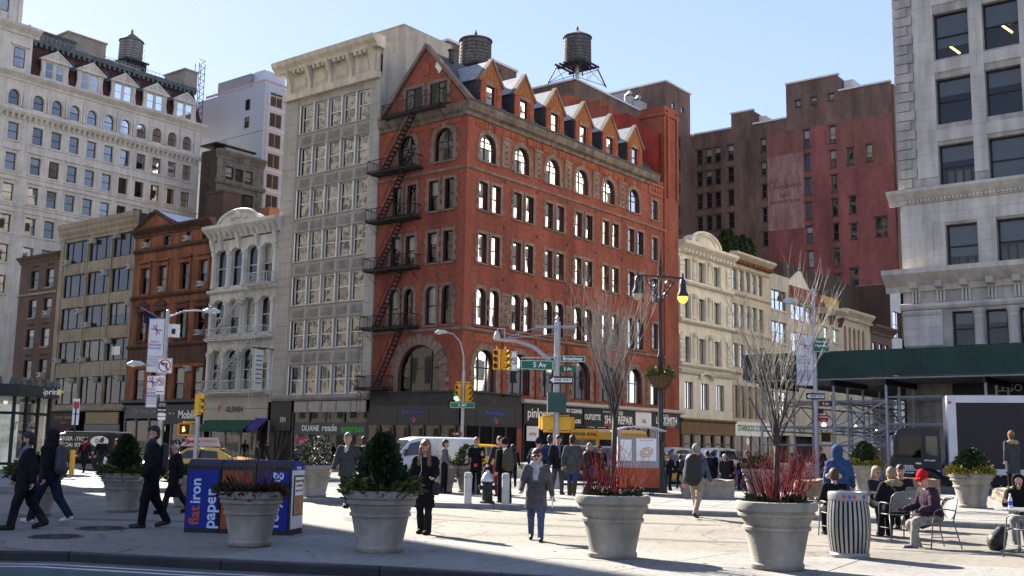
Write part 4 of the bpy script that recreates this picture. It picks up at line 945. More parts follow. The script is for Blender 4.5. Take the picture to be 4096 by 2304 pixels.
for k in range(34): obj('cresting_corbel', MB().box(65.3+k*.75, YW+1.0, 51.45, 65.65+k*.75, YW+1.55, 52.0), VERD, wb)
for k in range(5):
    c = 68.35+4.92*k; d = put('dormer', None, wb, (0, 0, 0)); BASE[d.name] = BASE[wb.name]; FD = Fac('y', YW-.3)
    hh = [(c-1.25, c-.15, 47.15, 49.3), (c+.15, c+1.25, 47.15, 49.3)]
    obj('dormer_face', wall(FD, c-1.6, c+1.6, 46.9, 49.6, hh, .2), WSTONE, d)
    windows(FD, d, hh, ST('wbd', WFRAME, GLB, t=.08, mid=.5), .12, .3)
    pd = MB(); fpoly(pd, FD, [(c-2.05, 49.55), (c+2.05, 49.55), (c, 50.75)], -.5, .25); obj('pediment', pd, WSTONE, d)
    pm = MB(); fpoly(pm, FD, [(c-2.2, 49.5), (c-1.9, 49.5), (c, 50.7), (c, 50.95)], -.4, .4); fpoly(pm, FD, [(c+2.2, 49.5), (c+1.9, 49.5), (c, 50.7), (c, 50.95)], -.4, .4); fbox(pm, FD, c-2.1, c+2.1, -.1, .38, 49.4, 49.6); obj('pediment_moulding', pm, WSTONE, d)
    orn = MB()
    for s in (-1, 1): orn.tube([FD.P(c+s*(.1+.9*t), .28, 49.75+.55*(1-t)+.12*math.sin(9*t)) for t in np.linspace(0, 1, 10)], .07, 5)
    orn.lathe([(.22, -.2), (.24, .05), (.05, .25)], 8, FD.P(c, .25, 50.1)); obj('scrollwork', orn, WSTONE, d)
    for s in (-1, 1): obj('scroll_jamb', fpoly(MB(), FD, [(c+s*1.6, 46.9), (c+s*1.95, 46.9), (c+s*1.75, 48.2), (c+s*1.85, 49.4), (c+s*1.6, 49.4)], -.2, .1), WSTONE, d)
    obj('dormer_back', MB().box(c-1.6, YW, 46.9, c+1.6, YW+3, 49.5), DARKROOM, d)
    sk = MB().add([(c+1.9, YW+.65, 49.5), (c+3.1, YW+.65, 49.5), (c+3.0, YW+1.1, 50.8), (c+1.9, YW+1.1, 50.8)], [(0, 1, 2, 3)]); 
    obj('skylight', MB().add([(c+1.85, YW+.5, 49.4), (c+3.25, YW+.5, 49.4), (c+3.25, YW+.98, 50.85), (c+1.85, YW+.98, 50.85)], [(0, 1, 2, 3)]), GLB, d)
# corner pavilion and rooftop clutter
pv = MB().box(57, YW-.25, 46.9, 65.2, YW+8, 52.0); obj('corner_pavilion', pv, WSTONE, wb)
FP = Fac('y', YW-.27)
cornice(FP, wb, 56.4, 65.9, 51.7, 52.9, 1.0, WSTONE); obj('pavilion_attic', MB().box(57, YW+.2, 52.9, 63.7, YW+7, 59.4), WSTONE, wb)
ph = [(62.9, 64.3, 47.5, 50.0)]; windows(FP, wb, ph, WB, -.02, 1); obj('window_hood', fpoly(fbox(MB(), FP, 62.4, 64.8, 0, .3, 50.2, 50.45), FP, [(62.4, 50.45), (64.8, 50.45), (63.6, 51.2)], 0, .3), WSTONE, wb)
FP2 = Fac('y', YW+.18); windows(FP2, wb, [(60.4, 61.9, 54.3, 58.0)], WB, -.02, 0); cornice(FP2, wb, 56.6, 64.2, 58.9, 60.0, .9, WSTONE)
for u in (62.2, 63.4): obj('pilaster', fbox(MB(), FP2, u-.25, u+.25, 0, .2, 53, 59), WSTONE, wb)
ROOFB = mat('rooftop_plaster', (.35, .31, .25), .9, .15, .8, world=True)
for x0, x1, y, h, m in ((66.8, 73.2, 133, 2.6, VERD), (72.6, 78.3, 134, 4.2, ROOFB), (78.6, 83.5, 134, 2.0, ROOFB), (82.0, 85.5, 134, 1.2, VERD), (89.2, 91.4, 131, 3.2, ROOFB)):
    obj('rooftop_shed', MB().box(x0, y, 52, x1, y+5, 52+h).box(x0-.15, y-.15, 52+h, x1+.15, y+5.15, 52.25+h), m, wb)
rl = MB()
for k in range(42): rl.tube([(65.4+k*.6, YW+2.3, 52.2), (65.4+k*.6, YW+2.3, 53.5)], .03, 4, False)
rl.tube([(65.4, YW+2.3, 53.5), (90.4, YW+2.3, 53.5)], .03, 4); rl.tube([(65.4, YW+2.3, 52.9), (90.4, YW+2.3, 52.9)], .02, 4); obj('roof_railing', rl, STEEL, wb)
for x in (65.6,): obj('roof_vent', MB().lathe([(.25, 0), (.25, 1.8), (.4, 1.9), (.4, 2.2), (.1, 2.5)], 8, (x+.6, 132, 52.2)), STEEL, wb)
la = MB()
for a, b in ((91.6, 131), (92.6, 131), (91.6, 132), (92.6, 132)): la.tube([(a, b, 44), (a, b, 57)], .06, 4)
for k in range(13): la.tube([(91.6, 131, 44.5+k), (92.6, 131, 45.5+k)], .04, 4); la.tube([(91.6, 131, 45.5+k), (92.6, 131, 45.5+k)], .04, 4)
obj('lattice_mast', la, BLACK, wb)

# ---- water tanks
def water_tank(loc, rad, h, m, lab, legs=0.0, cone=1.2, stub=.6):
    t = root('water_tank', loc, lab, 'water tank', 'rooftop water tanks')
    st_ = MB(); n = 26
    for k in range(n):  # staves
        a0, a1 = 2*math.pi*(k+.04)/n, 2*math.pi*(k+.96)/n; r1 = rad*(1+.004*(k % 3))
        st_.add([(r1*math.cos(a0), r1*math.sin(a0), legs), (r1*math.cos(a1), r1*math.sin(a1), legs), (r1*.97*math.cos(a1), r1*.97*math.sin(a1), legs+h), (r1*.97*math.cos(a0), r1*.97*math.sin(a0), legs+h)], [(0, 1, 2, 3)])
    st_.lathe([(rad*.985, legs+.02), (rad*.955, legs+h)], n); body = obj('barrel', st_, m, t)
    for k in range(9):
        z = legs+.15+(h-.3)*(k/8)**1.25; r2 = rad*(1.012-.03*(z-legs)/h)
        obj('hoop', MB().lathe([(r2, z-.035), (r2+.025, z-.035), (r2+.025, z+.035), (r2, z+.035)], 26, cap=False), BLACK, body)
    obj('conical_roof', MB().lathe([(rad*1.06, legs+h-.05), (rad*1.06, legs+h+.05), (.16, legs+h+cone), (.16, legs+h+cone+.15), (.22, legs+h+cone+.2), (.02, legs+h+cone+.75)], 24), mat('tank_roof_felt', (.2, .17, .13), .8, .25, 2), t)
    pl = MB()
    for k in range(7): pl.box(-rad*1.15, -rad*1.15+k*rad*.37, legs-.28, rad*1.15, -rad*1.15+k*rad*.37+.16, legs)
    for s in (-1, 1): pl.box(s*rad*.7-.12, -rad*1.2, legs-.55, s*rad*.7+.12, rad*1.2, legs-.28)
    obj('platform', pl, mat('tank_dunnage', (.03, .03, .032), .7, .2, 4), t)
    if legs > 1:
        for a in (-1, 1):
            for b in (-1, 1): obj('leg', MB().tube([(a*rad*1.05, b*rad*1.05, legs-.4), (a*rad*1.5, b*rad*1.5, 0)], .11, 4), BLACK, t)
        xb = MB()
        for a in (-1, 1):
            for p, q in (((a, -1), (a, 1)), ((-1, a), (1, a))):
                xb.tube([(p[0]*rad*1.05, p[1]*rad*1.05, legs-.5), (q[0]*rad*1.45, q[1]*rad*1.45, .2)], .045, 4); xb.tube([(q[0]*rad*1.05, q[1]*rad*1.05, legs-.5), (p[0]*rad*1.45, p[1]*rad*1.45, .2)], .045, 4)
        obj('cross_brace', xb, BLACK, t); obj('riser_pipe', MB().lathe([(.3, -.5), (.3, legs)], 10), STEEL, t)
    else: obj('stub_frame', MB().box(-rad, -rad, -stub, rad, rad, -.1), BLACK, t)
    ldr = MB()
    for s in (-.2, .2): ldr.tube([(rad*1.05, s-rad*.3, legs-2 if legs > 2 else legs), (rad*1.05, s-rad*.3, legs+h+.2)], .03, 4)
    for k in range(int(h/.4)): ldr.tube([(rad*1.05, -.2-rad*.3, legs+.3+k*.4), (rad*1.05, .2-rad*.3, legs+.3+k*.4)], .02, 4)
    obj('ladder', ldr, BLACK, t)
TW1 = mat('weathered_tank_wood', (.17, .165, .165), .85, .3, 2.5, bump=.5, bscale=15, streak=.3); TW2 = mat('silvered_tank_wood', (.3, .29, .29), .8, .2, 2.5, bump=.5, bscale=15, streak=.3)
water_tank((118.8, 81.9, 51.4), 1.95, 3.95, TW1, 'dark wooden water tank raised on a braced steel trestle', legs=3.0, cone=1.1)
water_tank((95.2, 80.6, 46.6), 1.95, 3.45, TW1, 'dark wooden water tank behind the red gable roof', cone=.75, stub=3)
water_tank((87.4, 142.6, 58.2), 1.75, 3.3, TW2, 'silver-grey wooden water tank over the dark red mansard roof', cone=1.35, stub=6)

# ---- ornate loft front and glass tower on the next street
orl = root('ornate_loft_building', (86.25, 118, 0), 'small carved grey stone front with a dark brick flank wall', 'building', world_coords=True)
FO = Fac('y', 118.0); OST = mat('weathered_grey_stone', (.27, .25, .22), .85, .25, .8, bump=.5, bscale=8, world=True, streak=.3)
ho = [(87.65, 89.0, 36.7, 38.5), (89.3, 90.65, 36.7, 38.5), (90.95, 92.25, 36.7, 38.5), (87.5, 92.6, 30.5, 35.2)]
obj('wall', wall(FO, 86.25, 94, 0, 40.3, ho, .4), OST, orl); interior(FO, orl, 86.4, 93.9, 20, 40)
windows(FO, orl, ho[:3], ST('orl', DKFRAME, GL, t=.09, mid=.5), .25, .3); windows(FO, orl, ho[3:], ST('orl2', DKFRAME, GL, t=.12, mull=[.25, .5, .75], rails=[3.0], mid=0), .3, .3)
carcass(orl, MATS['sooty_brick'], 86.25, 118, 94, 121.6, 0, 40.6, skip=('y0',))
belt(FO, orl, 86.1, 94.2, 35.9, .7, .5, OST); cornice(FO, orl, 86.1, 94.2, 39.4, 40.6, .5, OST)
for u in (86.5, 92.9):
    obj('carved_pier', fbox(MB(), FO, u, u+.85, 0, .25, 30, 35.8), OST, orl)
    for k in range(10): obj('carved_block', fbox(MB(), FO, u+.15, u+.7, .25, .34, 30.3+k*.52, 30.65+k*.52), OST, orl)
    ro = obj('roundel', MB().lathe([(.5, 0), (.45, .12), (.2, .15), (.05, .2)], 14), OST, orl); ro.matrix_local = Matrix.Translation((u+.4-86.25, -.02, 39)) @ Matrix.Rotation(math.pi/2, 4, 'X')
FS = Fac('x', 86.25)
windows(FS, orl, [(119.6, 120.6, 37.0, 39.2), (119.6, 120.6, 33.4, 35.8)], ST('orl3', DKFRAME, GL, t=.08, mid=.5), -.02, 0)
obj('roof_canopy', MB().box(88, 118.6, 40.6, 92.5, 121.4, 42.2), mat('pale_sheet', (.5, .5, .48), .5, .1, 2, world=True), orl); obj('roof_edge', MB().box(86, 118.2, 41.3, 92.8, 121.6, 41.5), BLACK, orl)
gt = root('glass_apartment_tower', (95.97, 121, 0), 'modern pale metal and glass tower rising behind the low avenue roofs', 'building', world_coords=True)
PAN = mat('pale_metal_panel', (.5, .54, .6), .45, .06, .3, world=True, metal=.1); PANE = mat('smooth_grey_panel', (.42, .44, .49), .6, .05, .2, world=True)
FG = Fac('y', 121.0); FGE = Fac('x', 95.97)
zz = [50.0-3.05*k for k in range(9)]; hgN = [(97.05+i*3.3, 99.25+i*3.3, z, z+2.1) for z in zz for i in range(2)]; hgE = [(124.25, 125.5, z, z+1.7) for z in (49.7, 47.0)]
w_ = wall(FG, 95.97, 103.5, 18, 53.2, hgN, .2); obj('wall', w_, PAN, gt); obj('flank_wall', wall(FGE, 121.0, 137, 18, 53.2, hgE, .3), PANE, gt)
interior(FG, gt, 96.4, 103.4, 18, 53, .9); interior(FGE, gt, 121.9, 137, 18, 53, .9)
windows(FG, gt, hgN, ST('gt', STEEL, GLT, t=.06, mull=[.5], rails=[], mid=0), .05, .2); windows(FGE, gt, hgE, ST('gte', DKFRAME, GL, t=.08, mid=.5), .2, .2)
for z in zz: obj('panel_joint', fbox(MB(), FG, 96.0, 103.4, 0, .05, z-.55, z-.3), mat('bright_aluminium', (.6, .62, .66), .3, .05, 2, metal=.7), gt)
for u in (96.5, 99.9, 100.1): obj('mullion_rib', fbox(MB(), FG, u, u+.12, 0, .1, 18, 53), MATS['bright_aluminium'], gt)
for z in (46, 42, 30): obj('panel_seam', fbox(MB(), FGE, 121, 137, 0, .012, z, z+.06), DKFRAME, gt)
carcass(gt, PANE, 95.97, 121, 103.5, 137, 18, 53.2, skip=('y0', 'x0'))
obj('rooftop_plant', MB().box(98, 127, 53.2, 102, 135, 56.4), mat('grey_louvre', (.25, .26, .27), .6, .1, 2), gt); obj('rooftop_screen', MB().box(98.5, 124.5, 53.2, 102.5, 127, 56.6), PAN, gt)
saf = MB()
for k in range(8): saf.tube([(96.1, 121.2+k*2, 53.2), (96.1, 121.2+k*2, 54.3)], .03, 4)
saf.add([(96.1, 121.2, 53.4), (96.1, 135.2, 53.4), (96.1, 135.2, 53.8), (96.1, 121.2, 53.8)], [(0, 1, 2, 3)]).add([(96.1, 121.2, 53.4), (103.4, 121.2, 53.4), (103.4, 121.2, 53.8), (96.1, 121.2, 53.8)], [(0, 1, 2, 3)])
obj('safety_netting', saf, mat('orange_netting', (.55, .4, .38), .8, .15, 3), gt)

# ---- brown brick lofts behind the corner building
BRB = brick('umber_brick', (.23, .15, .115), (.18, .115, .09), (.2, .16, .135), stain=.4)
COPE = mat('white_coping', (.7, .7, .68), .6, .1, 2)
mdb = root('umber_loft_building', (116.6, 80.7, 0), 'dark umber brick loft behind the red dormers, stepping up by its stair tower', 'building', world_coords=True)
FM = Fac('y', 80.7); FME = Fac('x', 116.6)
hm = [(117.9, 118.7, 48.3, 49.0), (119.3, 120.3, 47.2, 49.0), (121.3, 122.2, 47.0, 48.9)]
hm2 = [(143.2, 144.2, 54.5, 55.4), (146.2, 147.1, 54.5, 55.4)]+[(144.8, 146.0, z, z+1.9) for z in (48.5, 44.8, 41.0, 37.2, 33.5, 29.8)]
obj('wall', wall(FM, 116.6, 141.3, 0, 51.4, hm, .25), BRB, mdb); obj('tower_wall', wall(FM, 141.3, 150.2, 0, 51.4, [h for h in hm2 if h[2] < 51], .25), BRB, mdb)
obj('tower_top', wall(FM, 141.3, 149.2, 51.4, 58.2, [h for h in hm2 if h[2] > 51], .25), BRB, mdb)
interior(FM, mdb, 117, 149, 12, 51, .6); interior(FM, mdb, 142, 149, 51, 58, .6)
MW = ST('mdb', DKFRAME, GL, t=.09, mid=.5); windows(FM, mdb, hm+hm2, MW, .15, .2)
carcass(mdb, BRB, 116.6, 80.7, 141.3, 104, 0, 51.4, skip=('y0',)); carcass(mdb, BRB, 141.3, 80.7, 149.2, 92, 51.3, 58.2, skip=('y0',), name='stair_tower')
obj('coping', MB().box(116.4, 80.5, 51.4, 141.3, 80.95, 51.65).box(116.4, 80.95, 51.4, 116.8, 100, 51.65), COPE, mdb); obj('coping', MB().box(141.1, 80.5, 58.2, 149.4, 80.95, 58.45).box(141.1, 80.95, 58.2, 141.5, 92, 58.45), COPE, mdb)
obj('coping', MB().box(149.2, 80.5, 51.4, 150.3, 81, 51.6), COPE, mdb)
wd_ = MB().box(103, 92, 0, 118, 112, 55.2); obj('rear_wing', wd_, BRB, mdb); obj('coping', MB().box(102.8, 91.8, 55.2, 118.2, 112, 55.5), COPE, mdb)
obj('rear_wing', MB().box(102.5, 88, 0, 117, 96, 49), BRB, mdb); obj('coping', MB().box(102.3, 87.8, 49, 117.2, 96, 49.2), COPE, mdb)
for x in (104, 106.5, 108): obj('vent_stack', MB().lathe([(.25, 0), (.25, 3.5)], 8, (x, 90, 49)), BLACK, mdb)
obj('penthouse_glazing', MB().box(128, 88, 51.4, 141, 98, 56), mat('pale_blue_glazing', (.45, .55, .68), .15, .06, .8, metal=.3), mdb); 
for k in range(7): obj('glazing_rib', MB().box(127.9+k*2, 87.9, 51.4, 128.1+k*2, 88.0, 56.1), WHITE, mdb)
obj('plant_room', MB().box(134.5, 84, 51.4, 141.2, 88, 55.2), mat('pale_sheet', (.5, .5, .48), .5, .1, 2, world=True), mdb)
for x in (133.5, 136): obj('duct', MB().tube([(x, 83, 51.4), (x, 83, 54.2), (x-.4, 82, 54.4)], .35, 8), STEEL, mdb)
rt = MB()
for y, x in ((81.2, 149.6), (81.2, 150.4)): rt.tube([(x, y, 46), (x, y, 55)], .05, 4)
for k in range(18): rt.tube([(149.6, 81.2, 46.2+k*.48), (150.4, 81.2, 46.2+k*.48)], .03, 4)
obj('cage_ladder', rt, STEEL, mdb)
# ---- huge far flank wall with ghost sign
FB = root('ghost_sign_building', (150, Y0, 0), 'massive brown brick flank wall with faded red paint and a ghost sign', 'building', world_coords=True)
FBX = Fac('x', 150.0)
hf = [(61.14,62.05,46.63,49.24),(57.15,58.03,46.63,49.14),(57.13,58.05,42.98,45.47),(61.10,62.01,42.98,45.50),(61.10,61.98,39.35,41.84),(57.05,57.92,39.28,41.74),(57.06,57.92,35.64,38.14),(61.04,61.95,35.65,38.11),(61.01,61.94,32.02,34.46),(57.02,57.88,31.95,34.47),(60.94,61.83,28.34,30.75),(56.97,57.87,28.22,30.78),(57.0,57.9,24.5,27),(54.54,55.48,43.01,45.42),(51.81,52.68,43.06,45.50),(54.34,55.37,35.70,38.20),(54.34,55.30,31.97,34.12),(50.00,51.68,31.89,34.66),(54.3,55.6,24.6,27.6),(68.17,68.98,47.08,49.06),(68.16,68.94,43.33,45.43),(68.13,68.91,39.75,41.80),(68.10,68.87,36.00,38.14),(68.02,68.86,32.27,34.40),(62.45,63.24,53.11,54.11),(59.91,60.78,53.07,54.13),(57.25,58.08,53.13,54.17)]
hf += [(u, u+1.04, z, z+2.35) for z in (46.6, 43.0, 39.35, 35.72, 32.1) for u in (79.0, 77.38, 75.81, 73.56)]
GB = nodes('ghost_sign_brick'); m, t, p, L = GB
FLK = brick('flank_brick', (.25, .16, .125), (.2, .125, .1), (.22, .17, .145), stain=.6, sscale=.16)
RDP = brick('faded_red_paint', (.37, .13, .115), (.29, .095, .09), (.28, .14, .13), stain=.5, sscale=.14)
RD2 = brick('older_red_paint', (.3, .125, .1), (.25, .1, .085), (.25, .14, .12), stain=.4, sscale=.2)
PLP = brick('flaking_pale_paint', (.46, .3, .28), (.36, .22, .2), (.34, .24, .22), stain=.55, sscale=.45, stain_col=(.55, .42, .4))
bpy.data.materials.remove(m)
def subwall(u0, u1, z0, z1, m, name='wall'):
    hs_ = [h for h in hf if h[0] >= u0-.01 and h[1] <= u1+.01 and h[2] >= z0-.01 and h[3] <= z1+.01]
    obj(name, wall(FBX, u0, u1, z0, z1, hs_, .3), m, FB)
subwall(68.05-.1, 80.9, 0, 51.6, FLK); subwall(62.15, 67.95, 34.5, 51.6, FLK) if 0 else None
subwall(62.2, 67.95, 49.75, 51.6, FLK); subwall(62.2, 67.95, 34.45, 46.0, PLP, 'ghost_sign_patch'); subwall(62.2, 67.95, 46.0, 49.75, RD2, 'older_paint_patch'); subwall(62.2, 67.95, 0, 34.45, RDP, 'painted_wall')
subwall(56.5, 62.2, 0, 49.6, RDP, 'painted_wall'); subwall(56.5, 62.2, 49.6, 51.6, FLK)
subwall(Y0, 56.5, 0, 42.2, RDP, 'painted_wall'); subwall(Y0, 56.5, 42.2, 49.6, RD2, 'older_paint_patch'); subwall(Y0, 56.5, 49.6, 54.3, FLK)
subwall(56.5, 64.7, 51.6, 56.9, FLK, 'parapet_block'); obj('parapet_block', MB().box(150, 70.2, 51.6, 153, 73.9, 53.9), FLK, FB)
interior(FBX, FB, Y0+.3, 80.5, 12, 51, .6)
windows(FBX, FB, hf, ST('fb', mat('grey_steel_sash', (.1, .1, .1), .6, .2, 3), GL, t=.08, mid=.5), .2, .35)
mb = MB()
for h in hf: fbox(mb, FBX, h[0]-.2, h[1]+.2, -.02, .06, h[3], h[3]+.22); fbox(mb, FBX, h[0]-.15, h[1]+.15, -.02, .12, h[2]-.16, h[2])
tag(obj('lintel', mb, mat('sooty_stone', (.1, .08, .075), .9, .25, 2, world=True), FB), kind='stuff')
cpm = MB(); cpm.box(149.8, 73.9, 51.6, 150.4, 81, 51.85).box(149.8, 70.0, 53.9, 150.4, 74.0, 54.15).box(149.8, 64.7, 51.6, 150.4, 70.2, 51.85).box(149.8, 56.4, 56.9, 150.4, 64.8, 57.15).box(149.8, Y0, 54.3, 150.4, 56.5, 54.55)
obj('coping', cpm, COPE, FB); obj('body', MB().box(150.4, 56.6, 54.2, 160, 64.6, 56.8).box(150.8, Y0, 0, 175, 64, 54.2).box(150.8, 64.01, 0, 175, 80.8, 51.5), FLK, FB)
obj('stair_hut', MB().box(152, 55, 54, 158, 56.4, 56.5), COPE, FB); obj('stair_hut', MB().box(152, 69, 51.6, 160, 70.1, 53.4), COPE, FB)
GH = mat('faded_black_lettering', (.1, .05, .05), .9, .3, 1.2, world=True)
for s_, y, z, sz in (('LITHOGRAPHY', 65.1, 41.0, .78), ('SALES', 65.2, 39.7, .7), ('PROMOTION', 65.2, 38.7, .8)): text(s_, sz, GH, FB, (149.985, y, z), 180, extrude=.002)
# ================================================================ SHOPS AT THE FOOT OF THE CORNER BUILDING
LOGOB = mat('logo_blue', (.06, .09, .45), .5, .03, 3); LOGOR = mat('logo_flag_red', (.5, .06, .05), .5, .03, 3)
REDV = lit(mat('glowing_red_vinyl', (.42, .035, .035), .5, .15, 2, world=True), .25); DIMSHOP = lit(mat('dim_shop_interior', (.3, .28, .25), .8, .4, 3, world=True, col2=(.06, .06, .06)), .28)  # emission added to vinyl and shop backs, in place of shop lamps
fasc = fbox(MB(), FE, Y0-.12, 57.55, 0, .2, 2.95, 4.35); f2 = fbox(MB(), FN, X0-.2, 63.7, 0, .12, 2.95, 4.35)
bf1 = obj('bank_fascia', fasc, DKFAS, red); bf2 = obj('bank_fascia', f2, DKFAS, red)
for u in (49.0, 51.5, 54.6, 57.4): obj('fascia_joint', fbox(MB(), FE, u, u+.03, .2, .21, 2.95, 4.35), BLACK, red)
for u in (58.4, 62.9): obj('fascia_joint', fbox(MB(), FN, u, u+.03, .12, .13, 2.95, 4.35), BLACK, red)
def flaglogo(par, F, u, z, s=1, d=.22):
    for k in range(3):
        mb = fpoly(MB(), F, [(u-.1*s+k*.14, z+.25-.02*k), (u+.28+k*.14, z-.02*k+.03), (u+.36+k*.14, z+.06), (u+.0+k*.14, z+.32)], d, d+.01); obj('emblem_stripe', mb, (LOGOB, LOGOR, LOGOR)[k], par)
for F, u, d in ((FE, 53.1, .2), (FN, 60.6, .12)):
    p = F.P(u, d+.005, 3.9); text('Bank of America', .33, LOGOB, red, p, F.facing, bold=.008, narrow=.95)
    s = 1
    for k, (c_, du, dz) in enumerate(((LOGOB, -.22, .0), (LOGOB, -.02, .1), (LOGOR, .0, -.12), (LOGOR, .2, -.02), (LOGOR, .1, -.22))):
        q = [(u-.12+du, 3.42+dz), (u+.08+du, 3.52+dz), (u+.2+du, 3.44+dz), (u+.0+du, 3.34+dz)]
        if F.ax == 'x': q = [(2*u-a, b) for a, b in q]
        obj('emblem_stripe', fpoly(MB(), F, q, d, d+.012+.001*k), c_, red)
# bank glazing
for F, segs in ((FE, (49.2, 50.7, 52.2, 53.7, 55.2, 56.6)), (FN, (57.4, 58.9, 60.4, 61.9))):
    for u in segs:
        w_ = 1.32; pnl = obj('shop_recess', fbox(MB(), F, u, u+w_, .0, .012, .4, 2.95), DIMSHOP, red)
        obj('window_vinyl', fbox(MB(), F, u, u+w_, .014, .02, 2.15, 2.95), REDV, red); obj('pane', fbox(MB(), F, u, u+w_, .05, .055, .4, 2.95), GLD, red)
        obj('shop_mullion', fbox(MB(), F, u-.16, u, 0, .14, .03, 2.95), DKFAS, red)
    obj('shop_base', fbox(MB(), F, segs[0]-.3, segs[-1]+1.4, 0, .1, .03, .4), DKFAS, red)
# row of shops on the cross street
signs = [(63.9, 71.7, 'pinkyotto', 1.05, 3.3, 5), (71.85, 74.4, 'OUTLETTE', .55, 3.35, 4.8), (74.45, 79.7, 'SHOE REPAIR', .85, 3.4, 4.8), (79.8, 82.4, '', .6, 3.4, 4.8), (82.55, 87.6, 'LOCKSMITH', .85, 3.5, 4.75)]
for a, b, s_, sz, z0, z1 in signs:
    bd = obj('shop_sign', fbox(MB(), FN, a, b, .02, .16, z0-.1, z1-.1), BLACK if s_ else WHITE, red)
    uc = (a+b)/2
    if s_ == 'pinkyotto':
        text('pinkyotto', 1.0, WPRINT, red, FN.P(66.3, .165, 4.05), 270, bold=.015); text('DRY CLEANER', .42, WPRINT, red, FN.P(70.4, .165, 4.4), 270, bold=.012, narrow=.85); text('TAILORS', .42, WPRINT, red, FN.P(70.6, .165, 3.6), 270, bold=.012)
    elif s_ == 'SHOE REPAIR':
        text('SHOE REPAIR', .92, WPRINT, red, FN.P(uc, .165, 3.85), 270, bold=.02, narrow=.8); text('EZE', .4, WPRINT, red, FN.P(uc+.3, .165, 4.45), 270, bold=.01); text('KEY CUTTING', .2, WPRINT, red, FN.P(75.3, .165, 4.5), 270)
        obj('sign_flash', fbox(MB(), FN, 74.8, 76.4, .162, .17, 3.35, 3.5), LOGOR, red)
    elif s_ == 'LOCKSMITH':
        text('LOCKSMITH', .85, WPRINT, red, FN.P(uc, .165, 4.05), 270, bold=.02, narrow=.8); text('ACCESS', .28, WPRINT, red, FN.P(84.9, .165, 4.52), 270); text('24 HR EMERGENCY SERVICE', .24, WPRINT, red, FN.P(uc, .165, 3.68), 270); obj('sign_flash', fbox(MB(), FN, 85.2, 86.6, .162, .17, 3.43, 3.55), LOGOR, red)
    elif s_: text(s_, .6, WPRINT, red, FN.P(uc, .165, 4.0), 270, bold=.015, narrow=.8)
    else: text('186', .55, BLACK, red, FN.P(uc, .165, 3.9), 270)
for i in range(14):
    u = 64.0+i*1.65; obj('shop_mullion', fbox(MB(), FN, u, u+.13, -.12, .05, .1, 3.25), DKFAS, red)
    obj('pane', fbox(MB(), FN, u+.13, u+1.65, -.05, -.045, .3, 3.2), GLD, red)
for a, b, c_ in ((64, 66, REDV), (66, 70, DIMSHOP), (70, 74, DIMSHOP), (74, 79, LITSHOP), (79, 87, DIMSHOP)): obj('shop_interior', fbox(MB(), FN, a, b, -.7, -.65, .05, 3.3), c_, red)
pz = obj('window_sign', fbox(MB(), FN, 64.4, 65.9, .06, .09, 2.0, 3.1), WHITE, red); text('pinky', .42, LOGOR, red, FN.P(65.15, .1, 2.55), 270)

# ================================================================ CROSS STREET ROW
CRM = mat('cream_painted_stone', (.72, .68, .58), .75, .1, .7, bump=.1, bscale=15, world=True, streak=.15)
CRY = mat('yellowish_stone', (.56, .5, .38), .8, .12, .7, world=True, streak=.2)
def rowhouse(name, u0, u1, z1, m, label):
    r_ = root(name, (u0, Y0, 0), label, 'building', world_coords=True); carcass(r_, m, u0, Y0, u1, Y0+22, 0, z1, skip=('y0',)); interior(FN, r_, u0+.1, u1-.1, .1, z1-.3); return r_
a1 = rowhouse('cream_iron_building', 87.62, 98.4, 20.9, CRM, 'cream painted front with carved columns and round roof pediment, next to brick corner')
h1 = [(u, u+1.35, z, z+hh) for u in (88.4, 91.45, 94.6) for z, hh in ((17.45, 2.0), (13.7, 2.2), (9.6, 2.45))]; h1b = [(u, u+1.65, 5.28, 7.8) for u in (88.7, 91.88, 95.05)]
obj('wall', wall(FN, 87.62, 98.4, 4.3, 20.6, h1+h1b, .35), CRM, a1); windows(FN, a1, h1, ST('cr', DKFRAME, GL, t=.07, mull=[.5], rails=[], mid=0, blind=MATS['white_blind']), .28, .8); windows(FN, a1, h1b, ST('crb', BLACK, GL, t=.05, mull=[.5], rails=[], mid=0), .25, 0)
for z in (9.2, 13.3, 17.0): belt(FN, a1, 87.5, 98.6, z, .42, .38, CRM)
for z, hh in ((17.42, 2.3), (13.72, 2.5), (9.62, 2.9)):
    for u in (90.5, 93.6):
        obj('column', MB().lathe([(.36, 0), (.36, .25), (.27, .35), (.24, hh-.5), (.3, hh-.4), (.36, hh-.15), (.36, hh)], 12, FN.P(u, .05, z)), CRM, a1, 30)
        for k in range(4): obj('capital_leaf', fbox(MB(), FN, u-.32+k*.16, u-.22+k*.16, .3, .42, z+hh-.42, z+hh-.12), CRM, a1)
    for u in (87.65, 97.3):
        for k in range(int(hh/.42)): obj('rusticated_block', fbox(MB(), FN, u, u+.9, 0, .16+.03*(k % 2), z+k*.42+.02, z+k*.42+.4), CRM, a1)
    for u in (88.4, 91.45, 94.6):
        for q in (-.3, 1.4): obj('window_frame_moulding', fbox(MB(), FN, u+q, u+q+.25, 0, .12, z, z+hh-.1), CRM, a1)
cornice(FN, a1, 87.4, 98.6, 19.9, 21.0, .9, CRM)
for k in range(15): obj('modillion', fbox(MB(), FN, 87.9+k*.72, 88.15+k*.72, .1, .6, 19.95, 20.25), CRM, a1)
pd = MB(); n = 14
fpoly(pd, FN, [(92.2-2.9*math.cos(math.pi*k/n), 21.0+1.2*math.sin(math.pi*k/n)) for k in range(n+1)], -.6, .5); obj('pediment', pd, CRM, a1)
obj('pediment_moulding', MB().tube([FN.P(92.2-3.0*math.cos(math.pi*k/n), .55, 21.0+1.3*math.sin(math.pi*k/n)) for k in range(n+1)], .16, 6), CRM, a1)
